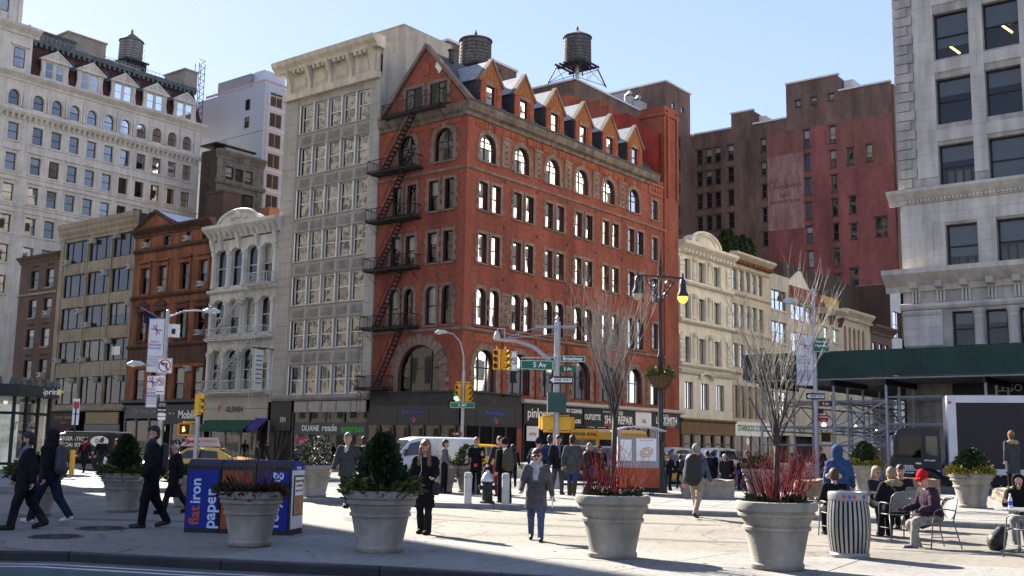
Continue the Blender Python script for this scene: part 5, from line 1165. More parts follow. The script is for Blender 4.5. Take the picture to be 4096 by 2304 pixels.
for k in range(9): obj('carved_leaf', MB().lathe([(.22, -.1), (.24, .05), (.05, .2)], 7, FN.P(92.2-1.9*math.cos(math.pi*(k+1)/10), .5, 21.15+.9*math.sin(math.pi*(k+1)/10))), CRM, a1)
obj('door_hood', MB().tube([FN.P(92.7-1.3*math.cos(math.pi*k/10), .25, 8.15+.6*math.sin(math.pi*k/10)) for k in range(11)], .13, 6), CRM, a1)
obj('lower_cornice', fprism(MB(), FN, [(0, 8.6), (.2, 8.6), (.35, 8.9), (0, 9.0)], 87.6, 98.4), CRM, a1)
GOLDF = mat('brown_gold_fascia', (.2, .12, .045), .6, .25, 1.5, world=True); BRZ = mat('bronze_shopfront', (.13, .085, .04), .5, .25, 2, world=True)
obj('shop_fascia', fprism(MB(), FN, [(0, 2.95), (.2, 2.95), (.22, 4.1), (.4, 4.25), (.4, 4.4), (0, 4.45)], 87.7, 98.6), GOLDF, a1)
for i in range(6): obj('shop_pilaster', fbox(MB(), FN, 88.0+i*2.05, 88.4+i*2.05, -.2, .1, .05, 2.95), BRZ, a1)
for i in range(5): obj('pane', fbox(MB(), FN, 88.4+i*2.05, 90.05+i*2.05, -.06, -.055, .5, 2.9), GLD, a1); obj('shop_transom', fbox(MB(), FN, 88.4+i*2.05, 90.05+i*2.05, -.1, 0, 2.0, 2.12), BRZ, a1)
a2 = rowhouse('coffee_shop_building', 98.42, 107.6, 21.4, CRY, 'yellowish stone front with slender window bays above a coffee shop')
h2 = [(98.8+i*1.5, 99.9+i*1.5, z, z+hh) for i in range(5) for z, hh in ((17.75, 2.15), (13.85, 2.5), (9.85, 2.4), (4.75, 3.3))]
obj('wall', wall(FN, 98.42, 107.6, 4.4, 21, h2, .3), CRY, a2); windows(FN, a2, h2, ST('cf', mat('tan_sash', (.2, .15, .1), .6, .2, 3), GL, t=.09, mid=.55), .2, .15)
for z in (9.2, 13.3, 17.2, 20.0): belt(FN, a2, 98.4, 107.6, z, .3, .22, CRY)
cornice(FN, a2, 98.4, 107.8, 20.6, 21.6, .8, CRY)
for k in range(16): obj('modillion', fbox(MB(), FN, 98.6+k*.58, 98.85+k*.58, 0, .6, 20.5, 20.85), BROWN, a2)
for i in range(6): obj('mullion_column', MB().lathe([(.13, 0), (.1, .1), (.1, 3.0), (.15, 3.2)], 8, FN.P(98.6+i*1.5, .08, 4.8)), CRY, a2)
obj('shop_sign', fbox(MB(), FN, 98.7, 107.2, 0, .14, 3.0, 4.4), WHITE, a2); text('STARBUCKS COFFEE', .82, mat('coffee_green', (.01, .12, .06), .5, .03, 3), a2, FN.P(102.5, .15, 3.75), 270, bold=.02, narrow=.86)
for i in range(5): obj('shop_mullion', fbox(MB(), FN, 98.6+i*2.05, 98.8+i*2.05, -.1, .08, .05, 3), CRY, a2)
for i in range(4): obj('pane', fbox(MB(), FN, 98.8+i*2.05, 100.65+i*2.05, -.06, -.055, .4, 3), GLD, a2)
obj('emblem_disc', MB().prism([(.38*math.cos(k*.393), .38*math.sin(k*.393)) for k in range(16)], lambda a, b, d: FN.P(101.8+a, d, 2.45+b), -.05, -.02), WPRINT, a2)
ev = root('rooftop_garden_box', (99.4, Y0+1.0, 21.0), 'long dark planter box at the roof edge of the coffee building', 'planter')
obj('box', MB().box(0, 0, 0, 7.6, 1.0, .6), BLACK, ev)
def evergreen_mesh(rad, h, n, seed, droop=.0, leaf=.09, base=0.0, power=.8, mats=None):
    """conifer/box crown: many small leaf blades over and inside a tapering body, clumped"""
    rg = np.random.default_rng(seed); mb = MB()
    cl = rg.random((60, 2))
    for i in range(n):
        t = rg.random()**1.15; a = rg.random()*2*math.pi
        prof = math.sin(min(1, (1-t)*1.05+.02)*math.pi*.5)**power if droop == 0 else (1-t)**.5
        bump_ = 1+.2*math.sin(a*3+t*9+seed)+.14*math.sin(a*7-t*21+seed*2)+.1*math.sin(a*13+t*37)
        r_ = rad*prof*bump_*(1-.5*rg.random()**1.8)*(1.22 if rg.random() < .05 else 1)
        p = np.array([r_*math.cos(a), r_*math.sin(a), base+t*h])
        d = np.array([math.cos(a), math.sin(a), .7+rg.normal()*.5]); d /= np.linalg.norm(d)
        s = rg.normal(size=3); s -= d*(s@d); s /= np.linalg.norm(s)+1e-9; l = leaf*rg.uniform(.6, 1.5); w_ = l*.42
        mb.add([p-s*w_*.5, p+d*l*.5-s*w_, p+d*l, p+d*l*.5+s*w_], [(0, 1, 2, 3)], 0 if rg.random() < .6 else (1 if rg.random() < .7 else 2))
    return mb
def leafmat(name, c, t=.25):
    m_ = mat(name, c, .6, .25, 8, spec=.3); return m_
EV = [leafmat('evergreen_dark', (.02, .042, .018)), leafmat('evergreen_mid', (.034, .062, .022)), leafmat('evergreen_light', (.055, .085, .03))]
JU = [leafmat('juniper_olive', (.11, .12, .03)), leafmat('juniper_yellow', (.2, .19, .05)), leafmat('juniper_dark', (.035, .05, .015))]
GO = [leafmat('golden_foliage', (.28, .24, .03)), leafmat('golden_bright', (.4, .33, .05)), leafmat('lime_foliage', (.13, .16, .03))]
BX_ = [leafmat('boxwood', (.035, .065, .02)), leafmat('boxwood_light', (.07, .11, .03)), leafmat('boxwood_dark', (.016, .032, .012))]
GR = [leafmat('fresh_green', (.08, .14, .04)), leafmat('fresh_light', (.15, .21, .07)), leafmat('deep_green', (.03, .06, .025))]
for k in range(5):
    cy_ = root('roof_cypress', (100.1+k*1.45, Y0+1.5, 21.6), ('bushy roof cypress nearest the round pediment', 'second roof cypress from the round pediment', 'middle one of five roof cypresses', 'fourth roof cypress from the round pediment', 'roof cypress farthest from the round pediment')[k], 'shrub', 'cypresses on the roof terrace')
    obj('trunk', MB().tube([(0, 0, -.1), (0, 0, 1.2)], .06, 5), BROWND, cy_); obj('crown', evergreen_mesh(.62, 2.6+.25*math.sin(k*2.3), 900, 40+k, leaf=.24), [EV[1], GR[2], EV[2]], cy_)
a3 = rowhouse('plain_plaster_building', 107.62, 112.8, 20.7, mat('pale_plaster', (.5, .47, .4), .85, .1, .6, world=True, streak=.2), 'plain pale plaster front between the coffee building and tiled-roof house')
h3 = [(108.1, 111.9, z, z+hh) for z, hh in ((16.8, 2.15), (13.2, 2.3), (9.4, 2.3), (5.4, 2.5))]; obj('wall', wall(FN, 107.62, 112.8, 0, 20.7, h3+[(108, 112.3, .3, 3.2)], .3), MATS['pale_plaster'], a3); windows(FN, a3, h3, ST('pp', DKFRAME, GL, t=.08, mull=[.33, .66], rails=[1.1], mid=0), .2, .3)
for h in h3: obj('sill', fbox(MB(), FN, h[0]-.1, h[1]+.1, 0, .12, h[2]-.15, h[2]), CRM, a3)
a4 = rowhouse('tiled_roof_house', 112.82, 120.6, 18.6, CRY, 'cream house with stepped gable parapet and red tiled eave')
h4 = [(113.2, 119.2, 16.2, 18.0), (113.2, 119.2, 12.6, 14.8), (113.2, 119.2, 8.8, 11)]; obj('wall', wall(FN, 112.82, 120.6, 0, 18.6, h4+[(113.2, 120, .3, 3.2)], .3), CRY, a4); windows(FN, a4, h4, ST('th', DKFRAME, GL, t=.1, mull=[.25, .5, .75], rails=[], mid=0), .2, .1)
TILE = mat('red_roof_tile', (.3, .09, .05), .8, .25, 2, world=True)
tl = obj('tiled_eave', fprism(MB(), FN, [(0, 18.4), (.9, 18.3), (.95, 18.45), (0, 19.9)], 112.7, 120.9), TILE, a4)
for k in range(20): obj('roof_tile', MB().tube([FN.P(112.9+k*.41, .98, 18.48), FN.P(112.9+k*.41, .02, 19.95)], .11, 5), TILE, a4)
obj('stepped_gable', fpoly(MB(), FN, [(112.9, 18.6), (120.2, 18.6), (120.2, 20.0), (119, 20.0), (116.3, 22.0), (113.6, 20.6), (112.9, 20.6)], -.5, -.1), CRM, a4)
a5 = rowhouse('bracketed_cream_house', 120.62, 128.4, 18.4, CRY, 'cream house with bold bracketed cornice beside the tiled-roof house')
h5 = [(u, u+1.5, z, z+1.6) for u in (122.6, 125.6) for z in (14.6, 11)]; obj('wall', wall(FN, 120.62, 128.4, 0, 18.4, h5, .25), CRY, a5); windows(FN, a5, h5, ST('bc', WFRAME, GL, t=.09, mid=.5), .15, .3); cornice(FN, a5, 120.6, 128.6, 17.6, 18.7, .8, CRY)
for h in h5: obj('window_frame_moulding', fbox(fbox(MB(), FN, h[0]-.25, h[1]+.25, 0, .15, h[3], h[3]+.3), FN, h[0]-.2, h[1]+.2, 0, .12, h[2]-.2, h[2]), CRY, a5)
for k in range(3): obj('bracket', fprism(MB(), FN, [(0, 16.6), (.25, 16.6), (.7, 17.7), (0, 17.7)], 121.3+k*2.9, 121.9+k*2.9), BROWND, a5)
a6 = rowhouse('gothic_arch_house', 128.42, 138.2, 18.9, CRY, 'cream house with narrow pointed-arch windows farther down the street')
h6 = [(129+i*1.55, 129.9+i*1.55, 13.6, 17.0, .7) for i in range(5)]; obj('wall', wall(FN, 128.42, 138.2, 0, 18.9, h6, .3), CRY, a6); windows(FN, a6, h6, ST('ga', BROWN, GL, t=.07, mid=.5), .2, .2); cornice(FN, a6, 128.4, 138.4, 17.9, 19.1, .7, CRY)
for k in range(14): obj('modillion', fbox(MB(), FN, 128.6+k*.7, 128.85+k*.7, 0, .5, 17.75, 18.0), CRY, a6)
obj('rooftop_hut', MB().box(131, 52, 18.9, 136, 58, 21.2), mat('ochre_hut', (.55, .38, .08), .7, .1, 1), a6)
for s in (0, 1): obj('chimney_pot', MB().lathe([(.3, 0), (.3, 1.2), (.4, 1.25), (.4, 1.4)], 8, (129.6+s, 53, 19.6)), TILE, a6)
obj('flue_pipe', MB().lathe([(.25, 0), (.25, 4.2), (.5, 4.3), (.5, 4.8)], 8, (137.4, 54, 19)), COPE, a6)
a7 = rowhouse('brown_corner_house', 138.22, 146.5, 17.8, mat('brown_sandstone', (.16, .1, .075), .85, .2, .8, world=True), 'brown sandstone house with heavy cornice beyond the pointed windows')
h7 = [(139+i*2.4, 140.3+i*2.4, z, z+2.2) for i in range(3) for z in (13.6, 10)]; obj('wall', wall(FN, 138.22, 146.5, 0, 17.8, h7, .25), MATS['brown_sandstone'], a7); windows(FN, a7, h7, ST('bs', DKFRAME, GL, t=.09, mid=.5), .15, .3); cornice(FN, a7, 138.2, 146.7, 16.9, 18.1, .9, MATS['brown_sandstone'])
a8 = rowhouse('white_brick_building', 146.52, 162, 24.5, mat('white_glazed_brick', (.6, .6, .58), .6, .1, .8, world=True), 'white glazed brick building with steel window bands at the far end')
h8 = [(147.2, 160, z, z+3.6) for z in (17.2, 11.8)]; obj('wall', wall(FN, 146.52, 162, 0, 24.5, h8, .25), MATS['white_glazed_brick'], a8); windows(FN, a8, h8, ST('wg', DKFRAME, GL, t=.1, mull=[.14, .28, .42, .56, .7, .85], rails=[1.8], mid=0), .15, .1)
obj('shield_ornament', fpoly(MB(), FN, [(151.4, 23.6), (152.6, 23.6), (152.6, 22.3), (152, 21.6), (151.4, 22.3)], 0, .15), DKFRAME, a8)
obj('flank_wall', MB().box(146.4, Y0+.05, 0, 146.5, Y0+22, 24.45), MATS['sooty_brick'], a8); obj('flank_house', MB().box(121, 53, 0, 146.4, 70, 24.2), MATS['sooty_brick'], a8); obj('flank_house', MB().box(113, 60, 0, 120.9, 72, 27.2), BRB, a8)

# ================================================================ LIMESTONE OFFICE BLOCK (right) WITH SIDEWALK SHED
LIME = mat('warm_limestone', (.66, .61, .54), .85, .14, .5, bump=.2, bscale=18, world=True, streak=.25)
LIM2 = mat('darker_limestone', (.57, .52, .46), .85, .2, .9, bump=.25, bscale=18, world=True, streak=.3)
lm = root('limestone_office_block', (X0, 18.26, 0), 'tall limestone office building with quoined corner and big dark windows', 'building', world_coords=True)
YE = 18.26
hl = []
cols = [(14.4, 16.18), (11.96, 13.7), (9.5, 11.25), (7.0, 8.8)]
for z0, z1 in ((29.5, 32.0), (25.95, 28.45), (22.32, 24.86), (18.75, 21.24), (15.22, 17.62)): hl += [(a, b, z0, z1) for a, b in cols]
hd_ = [(a-.0, b-.2, 11.05, 13.35) for a, b in cols]; hs2 = [(14.78, 15.84, 7.0, 8.8), (13.18, 14.23, 7.0, 8.8), (11.6, 12.65, 7.0, 8.8), (10.0, 11.05, 7.0, 8.8)]
obj('wall', wall(FE, -38, YE, 3.5, 60, hl+hd_+hs2, .35), LIM2, lm); interior(FE, lm, -20, 18, 4, 59, 1.6)
# S flank (faces the cross street; lit by the sun, mirrored in the brick building's windows)
flank = MB().add([(X0, YE, 0), (125, YE, 0), (125, YE, 60), (X0, YE, 60)], [(0, 1, 2, 3)]); obj('flank_wall', flank, LIME, lm)
fw_ = MB(); 
for i in range(22):
    for j in range(14): x = X0+2+i*3.05; fw_.box(x, YE+.01, 5.5+j*3.6, x+1.7, YE+.03, 7.9+j*3.6)
tag(obj('flank_window', fw_, mat('dark_window_glass', (.03, .035, .04), .1, .1, 1), lm), kind='stuff')
carcass(lm, LIM2, X0, -38, 125, YE, 0, 60, skip=('x0', 'y1'))
LW = ST('lm', mat('bronze_black_frame', (.02, .019, .018), .45, .15, 3), GL, t=.09, mid=.5, blind=mat('grey_roller_blind', (.2, .21, .2), .85, .06, 3, world=True))
windows(FE, lm, hl+hd_, LW, .3, 1.0); windows(FE, lm, hs2, LW, .25, .9)
OFL = emit('office_strip_light', (1, .62, .12), 2.2)
for a, z in ((15.4, 23.0), (12.75, 23.55), (12.0, 23.9)): obj('strip_light', MB().box(X0+.75, a-.5, z-.3, X0+1.5, a-.42, z+.35) if 0 else MB().tube([(X0+.9, a+.2, z+.25), (X0+.9, a-.28, z-.25)], .05, 4), OFL, lm)
WARM = mat('lit_office_wall', (.45, .36, .2), .9, .3, 1.5, world=True)
for (a, b) in cols[:2]:
    for z in (15.3, 11.1):
        for k in range(4): obj('office_divider', fbox(MB(), FE, a+.1+k*.42, a+.38+k*.42, -1.3, -1.2, z, z+1.15), WARM, lm)
def courses(z0, z1, u0, u1, holes, ch, bw, off=0, m=LIME, pr=.06):
    """individual ashlar blocks laid in courses around the openings"""
    n = round((z1-z0)/ch); ch = (z1-z0)/n
    for k in range(n):
        za, zb = z0+k*ch, z0+(k+1)*ch
        cut = sorted([(h[0], h[1]) for h in holes if h[2] < zb-.05 and h[3] > za+.05]); spans = []; u = u0
        for a, b in cut: 
            if a-u > .05: spans.append((u, a))
            u = b
        if u1-u > .05: spans.append((u, u1))
        for a, b in spans:
            w_ = b-a; nb = max(1, round(w_/bw)); st_ = w_/nb; sh_ = st_/2 if (k % 2 and nb > 1) else 0
            ed = [a]+[a+st_*i+sh_ for i in range(0 if sh_ else 1, nb)]+[b]
            for p, q in zip(ed[:-1], ed[1:]):
                if q-p > .08: obj('stone_block', fbox(MB(), FE, p+.004, q-.004, -.01, pr+RNG.uniform(-.006, .006), za+.004, zb-.004), m, lm)
courses(15.95, 26.6, 7.0, 17.25, hl, .62, 1.25)
courses(11.2, 14.6, 9.0, 18.2, hd_, .57, 1.2)
courses(7.1, 8.95, 16.3, 18.3, [], .46, 1.9)
for k in range(22): z = 15.5+k*.53; w_ = .98 if k % 2 else .72; obj('quoin', fbox(MB(), FE, YE-w_, YE+.02, -.02, .13, z+.015, z+.5), LIM2, lm)
for z0, z1, pr in ((14.62, 15.4, .55), (9.95, 11.12, .85)): cornice(FE, lm, -20, YE+pr, z0, z1, pr, LIME)
dn = MB()
for k in range(60): fbox(dn, FE, 6+k*.2, 6.11+k*.2, 0, .28, 14.68, 14.8)
tag(obj('dentil', dn, LIME, lm), kind='stuff')
for k in range(8): obj('modillion', fprism(MB(), FE, [(0, 9.95), (.55, 10.1), (.7, 10.4), (0, 10.4)], 17.4-k*1.25, 17.75-k*1.25), LIME, lm); obj('triglyph', fbox(fbox(fbox(MB(), FE, 17.35-k*1.25, 17.45-k*1.25, 0, .12, 9.35, 9.95), FE, 17.52-k*1.25, 17.62-k*1.25, 0, .12, 9.35, 9.95), FE, 17.69-k*1.25, 17.79-k*1.25, 0, .12, 9.35, 9.95), LIME, lm)
belt(FE, lm, 6, 18.4, 9.0, .35, .2, LIME)
obj('pier_panel', fbox(MB(), FE, 16.6, 17.7, .06, .1, 11.6, 13.6), LIME, lm)
for u in (14.5, 12.9, 11.3): obj('half_column', MB().lathe([(.26, 0), (.24, 1.3), (.28, 1.4), (.24, 1.5), (.33, 1.75), (.33, 1.85)], 14, FE.P(u, .05, 7.05)), LIME, lm, 30)
for k in range(18): obj('pier_ornament', fbox(MB(), FE, 16.35+k*.11, 16.42+k*.11, .05, .14, 8.7, 8.88), LIME, lm)
shp = obj('shop_fascia', fbox(MB(), FE, 6, 15.9, -.05, .12, 3.6, 5.1), BLACK, lm); text('LEGO', .5, WPRINT, lm, FE.P(13.25, .13, 4.83), 180, narrow=.95)
obj('shopfront', fbox(MB(), FE, -10, 15.9, -.3, -.25, .03, 3.6), DARKROOM, lm); obj('ground_pier', fbox(MB(), FE, 15.95, YE, -.02, .1, 0, 5.2), LIM2, lm)
# sidewalk shed
SHG = mat('shed_green_board', (.022, .055, .042), .75, .15, .8, world=True); SCF = mat('scaffold_steel', (.45, .46, .48), .45, .2, 4, metal=.4)
shd = root('sidewalk_shed', (52, 20, 0), 'dark green plywood sidewalk shed on steel scaffold legs', 'scaffold', world_coords=True)
XS = 52.0
for k in range(20):  # plywood hoarding boards
    y1 = 25.1-k*1.83; y0 = y1-1.82; sx_ = (y1-y0)/2; obj('hoarding_board', MB().box(XS-.04, y0, 5.25, XS, y1, 6.55), SHG, shd)
for k in range(18): obj('hoarding_board', MB().box(XS+k*1.83, 25.1, 5.25, XS+1.82+k*1.83, 25.14, 6.55), SHG, shd)
for k in range(60): obj('deck_plank', MB().box(XS+.02+k*.085*1.0, -10, 5.12, XS+.02+k*.085+.07, 25.0, 5.2), mat('grey_deck_steel', (.3, .3, .29), .6, .15, 1, world=True), shd)
obj('deck', MB().box(XS, 18.5, 5.2, XS+33, 25.05, 5.24).box(XS, -10, 5.2, XS+5, 18.5, 5.24), DKSTONE, shd)
for y in (24.2, 20.35, 17.75, 13.2, 10.6, 6, 3): obj('steel_beam', MB().box(XS+.05, y-.06, 4.85, XS+4.9, y+.06, 5.11), BLACK, shd)
legs_ = [(x, y) for x in (52.3, 54.2, 56.4) for y in (24.25, 20.38, 17.76, 13.2, 10.6)]+[(x, y) for x in (59, 62, 65, 68, 72, 76) for y in (20.4, 24.25)]
for x, y in legs_:
    obj('scaffold_leg', MB().tube([(x, y, .02), (x, y, 4.9)], .068, 6), SCF, shd)
def pipe(a, b, r_=.045, n='scaffold_pipe'): obj(n, MB().tube([a, b], r_, 5), SCF, shd)
for x in (52.3, 54.2, 56.4):
    for z in (4.08, 2.8, 1.9):
        pipe((x, 24.25, z), (x, 20.38, z)); pipe((x, 20.38, z), (x, 17.76, z))
    pipe((x, 20.38, 4.05), (x, 17.76, 2.82), .036, 'cross_brace'); pipe((x, 17.76, 4.05), (x, 20.38, 2.82), .036, 'cross_brace'); pipe((x, 20.38, 2.78), (x, 17.76, 1.92), .036, 'cross_brace'); pipe((x, 17.76, 2.78), (x, 20.38, 1.92), .036, 'cross_brace')
    pipe((x, 20.38, 1.88), (x, 17.76, .5), .036, 'cross_brace')
    pipe((x, 17.76, 4.25), (x, 12.8, 4.25)); pipe((x, 17.76, 2.95), (x, 10.6, 2.95))
for y in (24.25, 20.4):
    for z in (4.0, 2.6): pipe((52.3, y, z), (76, y, z))
    for k in range(3): pipe((54.2+k*3.2, y, 4.0), (57.4+k*3.2, y, 2.6), .036, 'cross_brace'); pipe((57.4+k*3.2, y, 4.0), (54.2+k*3.2, y, 2.6), .036, 'cross_brace')
obj('inner_hoarding', MB().box(58, 19.2, .03, 76, 19.25, 2.4), SHG, shd)
LAMPW = emit('shed_bulb', (1, .95, .8), 6)
for x, y in ((56, 22.4), (60, 22.2), (64, 22.4)): obj('shed_lamp', MB().lathe([(.01, -.12), (.1, -.05), (.1, .05), (.01, .12)], 8, (x, y, 3.0)), LAMPW, shd)

# ================================================================ WEDGE TOWER (left, mostly out of frame) WITH GLASS SHOP PAVILION
tw_ = root('wedge_tower', (25, 52, 0), 'pointed stone tower with dark-framed glass shop pavilion at its prow', 'building', world_coords=True)
m, t, p, L = nodes('tower_stone_windows')
pos = coord(t, L); sx_ = t.nodes.new('ShaderNodeSeparateXYZ'); L(pos, sx_.inputs[0]); ad = t.nodes.new('ShaderNodeMath'); L(sx_.outputs[0], ad.inputs[0]); L(sx_.outputs[1], ad.inputs[1]); cb = t.nodes.new('ShaderNodeCombineXYZ'); L(ad.outputs[0], cb.inputs[0]); L(sx_.outputs[2], cb.inputs[1])
b = t.nodes.new('ShaderNodeTexBrick'); L(cb.outputs[0], b.inputs['Vector']); b.offset = 0; b.inputs['Scale'].default_value = 1; b.inputs['Brick Width'].default_value = 2.2; b.inputs['Row Height'].default_value = 3.9; b.inputs['Mortar Size'].default_value = .55; b.inputs['Mortar Smooth'].default_value = .02
b.inputs['Color1'].default_value = (.03, .035, .04, 1); b.inputs['Color2'].default_value = (.06, .07, .08, 1); b.inputs['Mortar'].default_value = (.5, .46, .38, 1); L(b.outputs['Color'], p.inputs['Base Color']); p.inputs['Roughness'].default_value = .7
obj('tower_shaft', MB().poly([(24.3, 53.2), (25.2, 53.4), (26.2, 55.5), (26.6, 110), (-1, 110), (22.5, 55)], 0, 87), m, tw_)
FRM = mat('pavilion_black_iron', (.015, .017, .017), .5, .2, 4)
pav = [(22.4, 48.6), (24.6, 47.5), (26.9, 48.6), (27.6, 50.0), (27.4, 54), (22, 54)]
cv = [Vector((*p_, 0)) for p_ in pav[:5]]
obj('canopy', MB().poly([(p_.x+(p_.x-25)*.12, p_.y+(p_.y-52)*.1) for p_ in cv]+[(22, 54)], 3.45, 3.98), FRM, tw_)
cre = MB()
for a, b in zip(cv[:-1], cv[1:]):
    for i in range(5):
        q = a.lerp(b, (i+.5)/5); q = Vector((q.x+(q.x-25)*.1, q.y+(q.y-52)*.08, 0)); cre.add([(q.x-.16, q.y, 3.98), (q.x+.16, q.y, 3.98), (q.x+.1, q.y, 4.22), (q.x, q.y, 4.36), (q.x-.1, q.y, 4.22)], [(0, 1, 2, 3, 4)]).tube([(q.x, q.y, 3.95), (q.x, q.y, 4.3)], .09, 5)
obj('cresting', cre, VERD, tw_)
for a, b in zip(cv[:-1], cv[1:]):
    n = 3
    for i in range(n):
        p0, p1 = a.lerp(b, i/n), a.lerp(b, (i+1)/n)
        obj('pavilion_mullion', MB().tube([(p0.x, p0.y, .03), (p0.x, p0.y, 3.45)], .09, 4), FRM, tw_)
        obj('pavilion_pane', MB().add([(p0.x, p0.y, .5), (p1.x, p1.y, .5), (p1.x, p1.y, 3.45), (p0.x, p0.y, 3.45)], [(0, 1, 2, 3)]), GLD, tw_)
        for z in (2.7, .45): obj('pavilion_rail', MB().tube([(p0.x, p0.y, z), (p1.x, p1.y, z)], .06, 4), FRM, tw_)
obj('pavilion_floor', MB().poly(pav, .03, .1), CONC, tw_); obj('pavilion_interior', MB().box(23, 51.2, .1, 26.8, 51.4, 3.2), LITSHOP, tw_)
YL = mat('logo_yellow', (.7, .5, .03), .5, .02, 3)
text('Sprint', .36, WPRINT, tw_, (26.35, 47.62, 3.72), 243, bold=.006); o_ = text('>', .4, YL, tw_, (27.0, 47.95, 3.74), 243, bold=.04)
for s_, x, y in (('S', 26.6, 49.2), ('F', 27.2, 49.6)): pass
text('lat', .8, WPRINT, tw_, (26.0, 48.6, 2.2), 63, bold=.02); text('n', .8, WPRINT, tw_, (25.2, 48.2, 2.2), 63, bold=.02)
# ================================================================ PLANTERS, PLANTS AND SMALL TREES
POT = mat('stone_grey_planter', (.36, .33, .275), .85, .2, 2.6, bump=.35, bscale=45, streak=.38); SOIL = mat('mulch', (.07, .045, .028), .95, .3, 25, bump=1, bscale=60)
POTP = [(.34, 0), (.36, .02), (.365, .07), (.35, .085), (.345, .1), (.43, .52), (.462, .53), (.465, .57), (.44, .585), (.485, .70), (.525, .715), (.53, .75), (.515, .765), (.515, .775), (.555, .80), (.565, .86), (.55, .905), (.52, .915), (.49, .90), (.485, .86)]
pot_me = mesh('pot', MB().lathe(POTP, 48), POT, 40); soil_me = mesh('soil', MB().lathe([(.49, .84), (.3, .86), (.02, .875)], 24, cap=False), SOIL, True)
def planter(loc, label, s=1.0):
    t = root('planter', loc, label, 'planter', 'stone-grey planters', rz=RNG.random()*6.28); t.scale = (s, s, s*1.0)
    put('pot', pot_me, t); put('soil', soil_me, t); return t
def fringe(n, rad, seed, h=.28, out=.2, leaf=.09):
    rg = np.random.default_rng(seed); mb = MB()
    for i in range(n):
        a = rg.random()*6.283; r0 = rad*rg.uniform(.55, .95); lump = 1+.35*math.sin(a*4+seed)+.2*math.sin(a*9)
        q = rg.random(); p = np.array([math.cos(a)*(r0+out*lump*q), math.sin(a)*(r0+out*lump*q), .86+h*lump*(.3+.7*math.sin(q*2.6))*rg.uniform(.6, 1.1)-.12*q*q])
        d = np.array([math.cos(a)+rg.normal()*.4, math.sin(a)+rg.normal()*.4, .35+rg.normal()*.45]); d /= np.linalg.norm(d)
        s = rg.normal(size=3); s -= d*(s@d); s /= np.linalg.norm(s)+1e-9; l = leaf*rg.uniform(.6, 1.7); w_ = l*.2
        mb.add([p-s*w_, p+d*l*.6-s*w_*.8, p+d*l, p+d*l*.6+s*w_*.8], [(0, 1, 2, 3)], 0 if rg.random() < .5 else (1 if rg.random() < .5 else 2))
    return mb
def plant(name, loc, label, group='shrubs in the planters'):
    return root(name, loc, label, 'plant', group)
def twigs(n, seed, h0, h1, base, spread, rad=.006, fork=2):
    rg = np.random.default_rng(seed); mb = MB()
    for i in range(n):
        a = rg.random()*6.283; rr = base*math.sqrt(rg.random()); p = Vector((rr*math.cos(a), rr*math.sin(a), .85)); h = rg.uniform(h0, h1)
        d = Vector((math.cos(a)*spread*rr/base+rg.normal()*.08, math.sin(a)*spread*rr/base+rg.normal()*.08, 1)).normalized()
        pts = [p]; nseg = 4
        for k in range(nseg):
            d = (d+Vector((rg.normal()*.09, rg.normal()*.09, .05))).normalized(); pts.append(pts[-1]+d*h/nseg)
        mb.tube(pts, [rad, rad*.9, rad*.75, rad*.6, rad*.35], 3, False, 0 if rg.random() < .6 else 1)
        for k in range(rg.integers(1, fork+1)):
            q = pts[rg.integers(1, 4)]; d2 = (d+Vector((rg.normal()*.5, rg.normal()*.5, .2))).normalized(); l = h*rg.uniform(.2, .45)
            mb.tube([q, q+d2*l*.5, q+d2*l+Vector((0, 0, l*.12))], [rad*.7, rad*.55, rad*.3], 3, False, 1)
    return mb
RT = [mat('red_dogwood_bark', (.2, .01, .018), .8, .15, 8, spec=.08), mat('dark_red_bark', (.12, .01, .016), .8, .15, 8, spec=.08)]
DT = [mat('brown_twig', (.12, .045, .03), .7, .2, 8), mat('grey_brown_twig', (.16, .1, .07), .7, .2, 8)]
BARK = [mat('dark_tree_bark', (.075, .06, .05), .8, .25, 12, bump=.6, bscale=50), mat('pale_branch_bark', (.3, .26, .22), .7, .2, 8)]
def bare_tree(seed, trunk_h, height, spread):
    rg = np.random.default_rng(seed); tr, br = MB(), MB()
    base = Vector((0, 0, .84)); top = Vector((.03, -.02, .84+trunk_h))
    tr.tube([base, base.lerp(top, .5)+Vector((.015, .01, 0)), top], [.05, .043, .038], 8)
    def grow(p, d, l, r_, lev):
        n = 4; pts = [p]; dd = d.copy()
        for k in range(n):
            dd = (dd+Vector((rg.normal()*.07, rg.normal()*.07, .07))).normalized(); pts.append(pts[-1]+dd*l/n)
        rs = [r_*(1-.15*k) for k in range(n+1)]; rs[-1] = r_*.45 if lev < 3 else r_*.3
        (br).tube(pts, rs, 5 if lev < 2 else 4, lev < 2, 0 if lev < 1 else 1)
        if lev >= 3: return
        m_ = (4, 4, 3)[lev]
        for k in range(m_):
            q = pts[rg.integers(1, n+1)] if k else pts[-1]; a = rg.random()*6.283; s = rg.uniform(.25, .62)
            side = Vector((math.cos(a), math.sin(a), 0)); nd = (dd*(1-s*.35)+side*s*.75+Vector((0, 0, .22))).normalized()
            grow(q, nd, l*rg.uniform(.5, .78), r_*rg.uniform(.42, .6), lev+1)
    for k in range(11):
        a = k*2.4+rg.random()*.5; s = rg.uniform(.25, 1)*spread; z = rg.uniform(.72, 1.0)
        p = base.lerp(top, z); d = Vector((math.cos(a)*s, math.sin(a)*s, 1)).normalized(); grow(p, d, (height-trunk_h)*rg.uniform(.42, .62), .018*rg.uniform(.7, 1.1), 0)
    return tr, br
